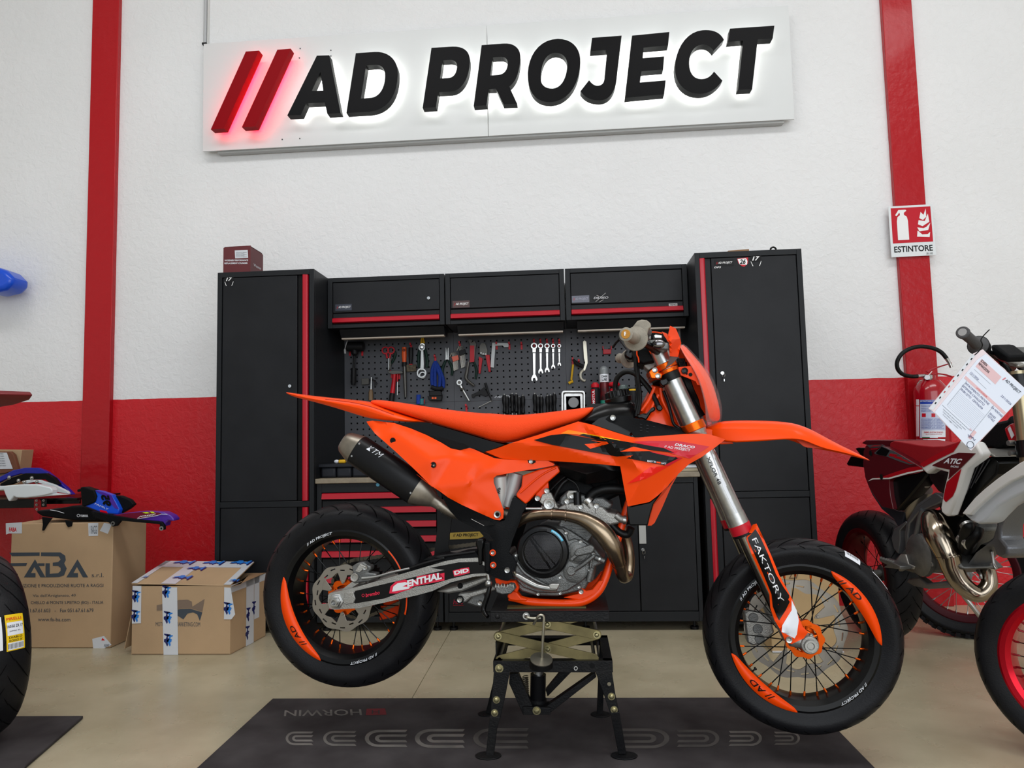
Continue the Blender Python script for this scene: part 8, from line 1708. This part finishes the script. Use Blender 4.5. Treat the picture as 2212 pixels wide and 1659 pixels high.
t = tool('chain_breaker', 'black chain breaker tool with a silver cross bar', 'tool', TM, 380, 1180); tp(t, 'arm', TM, [(275, 1215), (300, 1205), (350, 1180), (385, 1150), (400, 1180), (425, 1215), (400, 1232), (360, 1215), (310, 1225), (295, 1245), (278, 1240)], TBK, .014, .01); tt(t, 'screw', TM, [(395, 1115), (415, 1180), (450, 1270)], [.008, .007, .004], TBK, .03, 0); tt(t, 'cross_bar', TM, [(335, 1328), (455, 1268)], .003, TST, .03, 0)
# small shelf with cans
shf = thing('pegboard_shelf', 'narrow black steel shelf hung on the pegboard carrying the spray cans', 'shelf', wp(TM, 1440, 1308, 4.25))
zsh = wp(TM, 1400, 1306, 4.20).z; xa_ = wp(TM, 1300, 1306, 4.2).x; xb_ = wp(TM, 1800, 1306, 4.2).x
MB().bb((xa_, 4.15, zsh-.02), (xb_, YP-.002, zsh-.001)).bb((xa_, 4.147, zsh-.02), (xb_, 4.15, zsh+.006)).build('tray', BP, shf, bev=.002)
def can(x, ytop, r, lab, kind, name='spray_can'):
    c = wp(TM, x, 1300, 4.24); ztp_ = wp(TM, x, ytop, 4.24).z; t = thing(name, lab, 'can', (c.x, 4.24, zsh)); H = ztp_-zsh; return t, c, H
def cyl_text(s, c, r, z0, h, span, a0, mat, t, up=False):
    if up: f = lambda u, v: Vector((c.x+math.sin(a0-.5*span+(1-v)*span-span*0)*(r+.0006), 4.24-math.cos(a0-.5*span+(1-v)*span)*(r+.0006), z0+h*u))
    else: f = lambda u, v: Vector((c.x+math.sin(a0+(u-.5)*span)*(r+.0006), 4.24-math.cos(a0+(u-.5)*span)*(r+.0006), z0+h*v))
    return lettering(s, f, mat, t, offset=.03)
CAX = (0, 0, 1)
t, c, H = can(1355, 1112, .026, 'black and red spray can with a red cap, left of the tall grey capped can', 0)
MB().lathe([(0, .001), (.025, .001), (.0265, .004), (.0265, H*.72), (.020, H*.78), (0, H*.78)], (c.x, 4.24, zsh), CAX, 28).build('body', TBK, t); MB().lathe([(.0235, H*.78), (.0245, H*.84), (.024, H*.93), (.016, H*.95), (.014, H), (0, H)], (c.x, 4.24, zsh), CAX, 24).build('cap', TR, t)
MB().lathe([(.0268, H*.02), (.0268, H*.70)], (c.x, 4.24, zsh), CAX, 10, a0=math.pi*1.12, a1=math.pi*1.45).build('label', TR, t); cyl_text('MOTUL', c, .0272, zsh+H*.06, H*.6, .55, -.5, WPT, t, True)
t, c, H = can(1435, 965, .026, 'tall chain lube spray can with a domed grey cap', 0)
MB().lathe([(0, .001), (.025, .001), (.0265, .004), (.0265, H*.62), (.0265, H*.64)], (c.x, 4.24, zsh), CAX, 28).build('body', M('can_dark_red', (120, 16, 26), .3, .3, var=.7, vscale=30, dark=(30, 30, 32)), t); MB().lathe([(.0268, H*.58), (.027, H*.60), (.027, H*.76), (.0268, H*.78)], (c.x, 4.24, zsh), CAX, 28).build('label_band', WPT, t)
MB().lathe([(.027, H*.78), (.0275, H*.86), (.024, H*.94), (.014, H*.985), (0, H)], (c.x, 4.24, zsh), CAX, 28).build('cap', M('cap_grey', (120, 124, 126), .3), t); MB().lathe([(.0268, .004), (.0268, H*.12)], (c.x, 4.24, zsh), CAX, 28).build('label_foot', M('can_green', (20, 120, 100), .4), t)
cyl_text('CHAIN', c, .0272, zsh+H*.69, H*.06, 1.3, 0, BK, t); cyl_text('LUBE', c, .0272, zsh+H*.61, H*.06, 1.1, 0, BK, t)
t, c, H = can(1520, 1105, .026, 'black and red spray can with a wide red trigger cap, right of the tall can', 0)
MB().lathe([(0, .001), (.025, .001), (.0265, .004), (.0265, H*.72), (.020, H*.78), (0, H*.78)], (c.x, 4.24, zsh), CAX, 28).build('body', TBK, t); MB().lathe([(.020, H*.78), (.034, H*.83), (.036, H*.9), (.026, H*.98), (0, H)], (c.x, 4.24, zsh), CAX, 24).build('cap', TR, t)
MB().lathe([(.0268, H*.02), (.0268, H*.70)], (c.x, 4.24, zsh), CAX, 10, a0=math.pi*1.12, a1=math.pi*1.45).build('label', TR, t); cyl_text('MOTUL', c, .0272, zsh+H*.06, H*.6, .55, -.5, WPT, t, True)
t, c, H = can(1598, 1135, .03, 'grey green jar with a dark lid at the right of the spray cans', 0, 'jar'); MB().lathe([(0, .001), (.028, .001), (.029, .004), (.029, H*.9), (.024, H), (0, H)], (c.x, 4.24, zsh), CAX, 28).build('body', M('jar_grey_green', (84, 98, 96), .25), t)
t, c, H = can(1682, 1158, .03, 'dark jar with a yellow band behind the front brake hose', 0, 'jar'); MB().lathe([(0, .001), (.029, .001), (.030, .004), (.030, H*.96), (.028, H), (0, H)], (c.x, 4.24, zsh), CAX, 28).build('body', TBK, t); MB().lathe([(.0305, H*.82), (.0305, H*.92)], (c.x, 4.24, zsh), CAX, 24).build('yellow_band', TYL, t)
# magnetic dish
t = tool('magnetic_dish', 'square stainless steel magnetic dish standing against the pegboard', 'dish', TM, 1160, 1260)
def rr(x0, y0, x1, y1, r): return bez([(x0, y0+r), ((x0, y0+r*.4), (x0+r*.4, y0), (x0+r, y0)), (x1-r, y0), ((x1-r*.4, y0), (x1, y0+r*.4), (x1, y0+r)), (x1, y1-r), ((x1, y1-r*.4), (x1-r*.4, y1), (x1-r, y1)), (x0+r, y1), ((x0+r*.4, y1), (x0, y1-r*.4), (x0, y1-r))], 5)
o1 = TM(*rr(1058, 1183, 1262, 1400, 26)); i1 = TM(*rr(1070, 1195, 1250, 1390, 20)); i2 = TM(*rr(1082, 1207, 1240, 1380, 16))
shape(o1, [i1], lambda p: W(*p, YP-.045), lambda p: W(*p, YP-.041)).build('rim', SILV, t); n = len(i1); mb = MB(); mb.add([W(*p, YP-.045) for p in i1]+[W(*p, YP-.02) for p in i2], [(i, (i+1) % n, (i+1) % n+n, i+n) for i in range(n)]+[tuple(range(n, 2*n))]); mb.build('basin', SILV, t); c = wp(TM, 1162, 1285, YP-.021)
MB().lathe([(0, .002), (.030, .002), (.0325, .0)], c, (0, -1, 0), 32).build('magnet_disc', M('magnet_steel', (120, 120, 120), .45, .5), t); MB().bb(wp(TM, 1100, 1370, YP-.02), wp(TM, 1220, 1230, YP-.001)).build('magnet', TBK, t)
# screwdriver rack
rk = thing('screwdriver_rack', 'black screwdriver rack on the lower pegboard behind the seat', 'rack', wp(TM, 780, 1400, YP)); pr = wp(TM, 530, 1392, YP-.05); pq = wp(TM, 1020, 1392, YP-.05)
MB().bb((pr.x, YP-.06, pr.z-.03), (pq.x, YP-.001, pr.z-.024)).build('rail', TBK, rk, bev=.001)
xs_ = [(560, 1218), (583, 1230), (628, 1210), (663, 1212), (688, 1238), (722, 1225), (825, 1210), (852, 1232), (882, 1232), (935, 1225), (962, 1222), (995, 1208)]
wn = ('first', 'second', 'third', 'fourth', 'fifth', 'sixth', 'seventh', 'eighth', 'ninth', 'tenth', 'eleventh', 'twelfth')
for i, (x, y) in enumerate(xs_):
    t = thing('screwdriver', 'black handled screwdriver, %s from the left in the rack above the seat' % wn[i], 'screwdriver', wp(TM, x, y, YP-.035), 'black screwdrivers in the rack'); tp_, bt = wp(TM, x, y, YP-.035), wp(TM, x+3, y+165, YP-.035); L = (bt-tp_).length; d_ = (bt-tp_).normalized()
    MB().lathe([(0, 0), (.008, .001), (.0125, .010), (.014, L*.25), (.0125, L*.45), (.0085, L*.62), (.0105, L*.78), (.0125, L*.9), (.006, L), (0, L)], tp_, d_, 18).build('handle', M('screwdriver_black', (16, 16, 18), .35), t); MB().cyl(tp_-d_*.006, tp_+d_*.002, .003, seg=8).build('steel_cap', TST, t); MB().cyl(bt, bt+d_*.05, .003, seg=8).build('blade', TST, t)
lettering('// AD PROJECT', quad(wp(TM, 472, 1250, YP-.001), wp(TM, 660, 1243, YP-.001), wp(TM, 480, 1228, YP-.001)), WPT, bpy.data.objects['pegboard.003'], shear=.2, offset=.01)
# tray on the worktop, cup, papers
DT = zone(640, 980, 5.267)
ty = thing('parts_tray', 'black plastic parts tray with rounded compartments on the worktop', 'tray', (W(740, 1026, 3.93).x, 4.0, zw)); Ya = 3.93; xa_, xb_ = wp(DT, 250, 130, Ya).x, wp(DT, 1000, 130, Ya).x; zT = wp(DT, 400, 118, Ya).z
MB().bb((xa_, Ya, zT-.018), (xb_, Ya+.22, zT)).build('rim', M('tray_dark', (34, 36, 42), .4), ty, bev=.003)
for k in range(4): x0 = xa_+.012+k*(xb_-xa_-.02)/4; MB().bb((x0, Ya+.008, zw+.001), (x0+(xb_-xa_-.02)/4-.004, Ya+.2, zT-.018)).build('compartment', M('tray_dark', (34, 36, 42), .4), ty, bev=.012, seg=3)
t = thing('small_part', 'small white part lying on the black parts tray', 'part', wp(DT, 460, 100, 4.0)); q = wp(DT, 460, 98, 4.0); MB().ball((q.x, 4.0, zT+.012), .012, sc=(1.3, 1, .9)).build('knob', WPT, t); t = thing('small_part', 'small yellow part lying on the black parts tray', 'part', wp(DT, 525, 100, 4.0)); q = wp(DT, 525, 98, 4.0); MB().box((q.x, 4.0, zT+.012), (.04, .03, .02)).build('knob', TYL, t, bev=.006)
t = thing('paper_stack', 'small pile of papers and a wooden block on the worktop behind the fork', 'papers', (W(1488, 1010, 4.0).x, 4.0, zw)); xp = W(1488, 1010, 3.95).x; MB().box((xp, 4.0, zw+.008), (.13, .16, .014)).build('block', M('block_beige', (176, 164, 138), .6), t, bev=.002); MB().box((xp-.02, 4.02, zw+.024), (.15, .18, .014)).build('sheets', TP, t, bev=.004)
cpn = thing('round_sticker', 'small round pale blue magnet on the frame of the drawer cabinet', 'magnet', wp(DT, 930, 352, YB)); MB().lathe([(0, .004), (.009, .004), (.011, 0), (0, 0)], wp(DT, 928, 352, YB), (0, -1, 0), 20).build('disc', M('magnet_blue', (80, 150, 180), .4), cpn)
cbx = thing('hanging_cable', 'thin white cable hanging at the left end of the pegboard', 'cable', wp(TL, 60, 200, 4.2)); MB().tube(catmull([wp(TL, 95, 0, 4.2), wp(TL, 92, 110, 4.2), wp(TL, 60, 220, 4.2), wp(TL, 42, 300, 4.2), wp(TL, 48, 375, 4.2)], 5), [.0025]*15+[.006]*6, 8).build('cord', M('cable_grey', (150, 150, 150), .5), cbx)
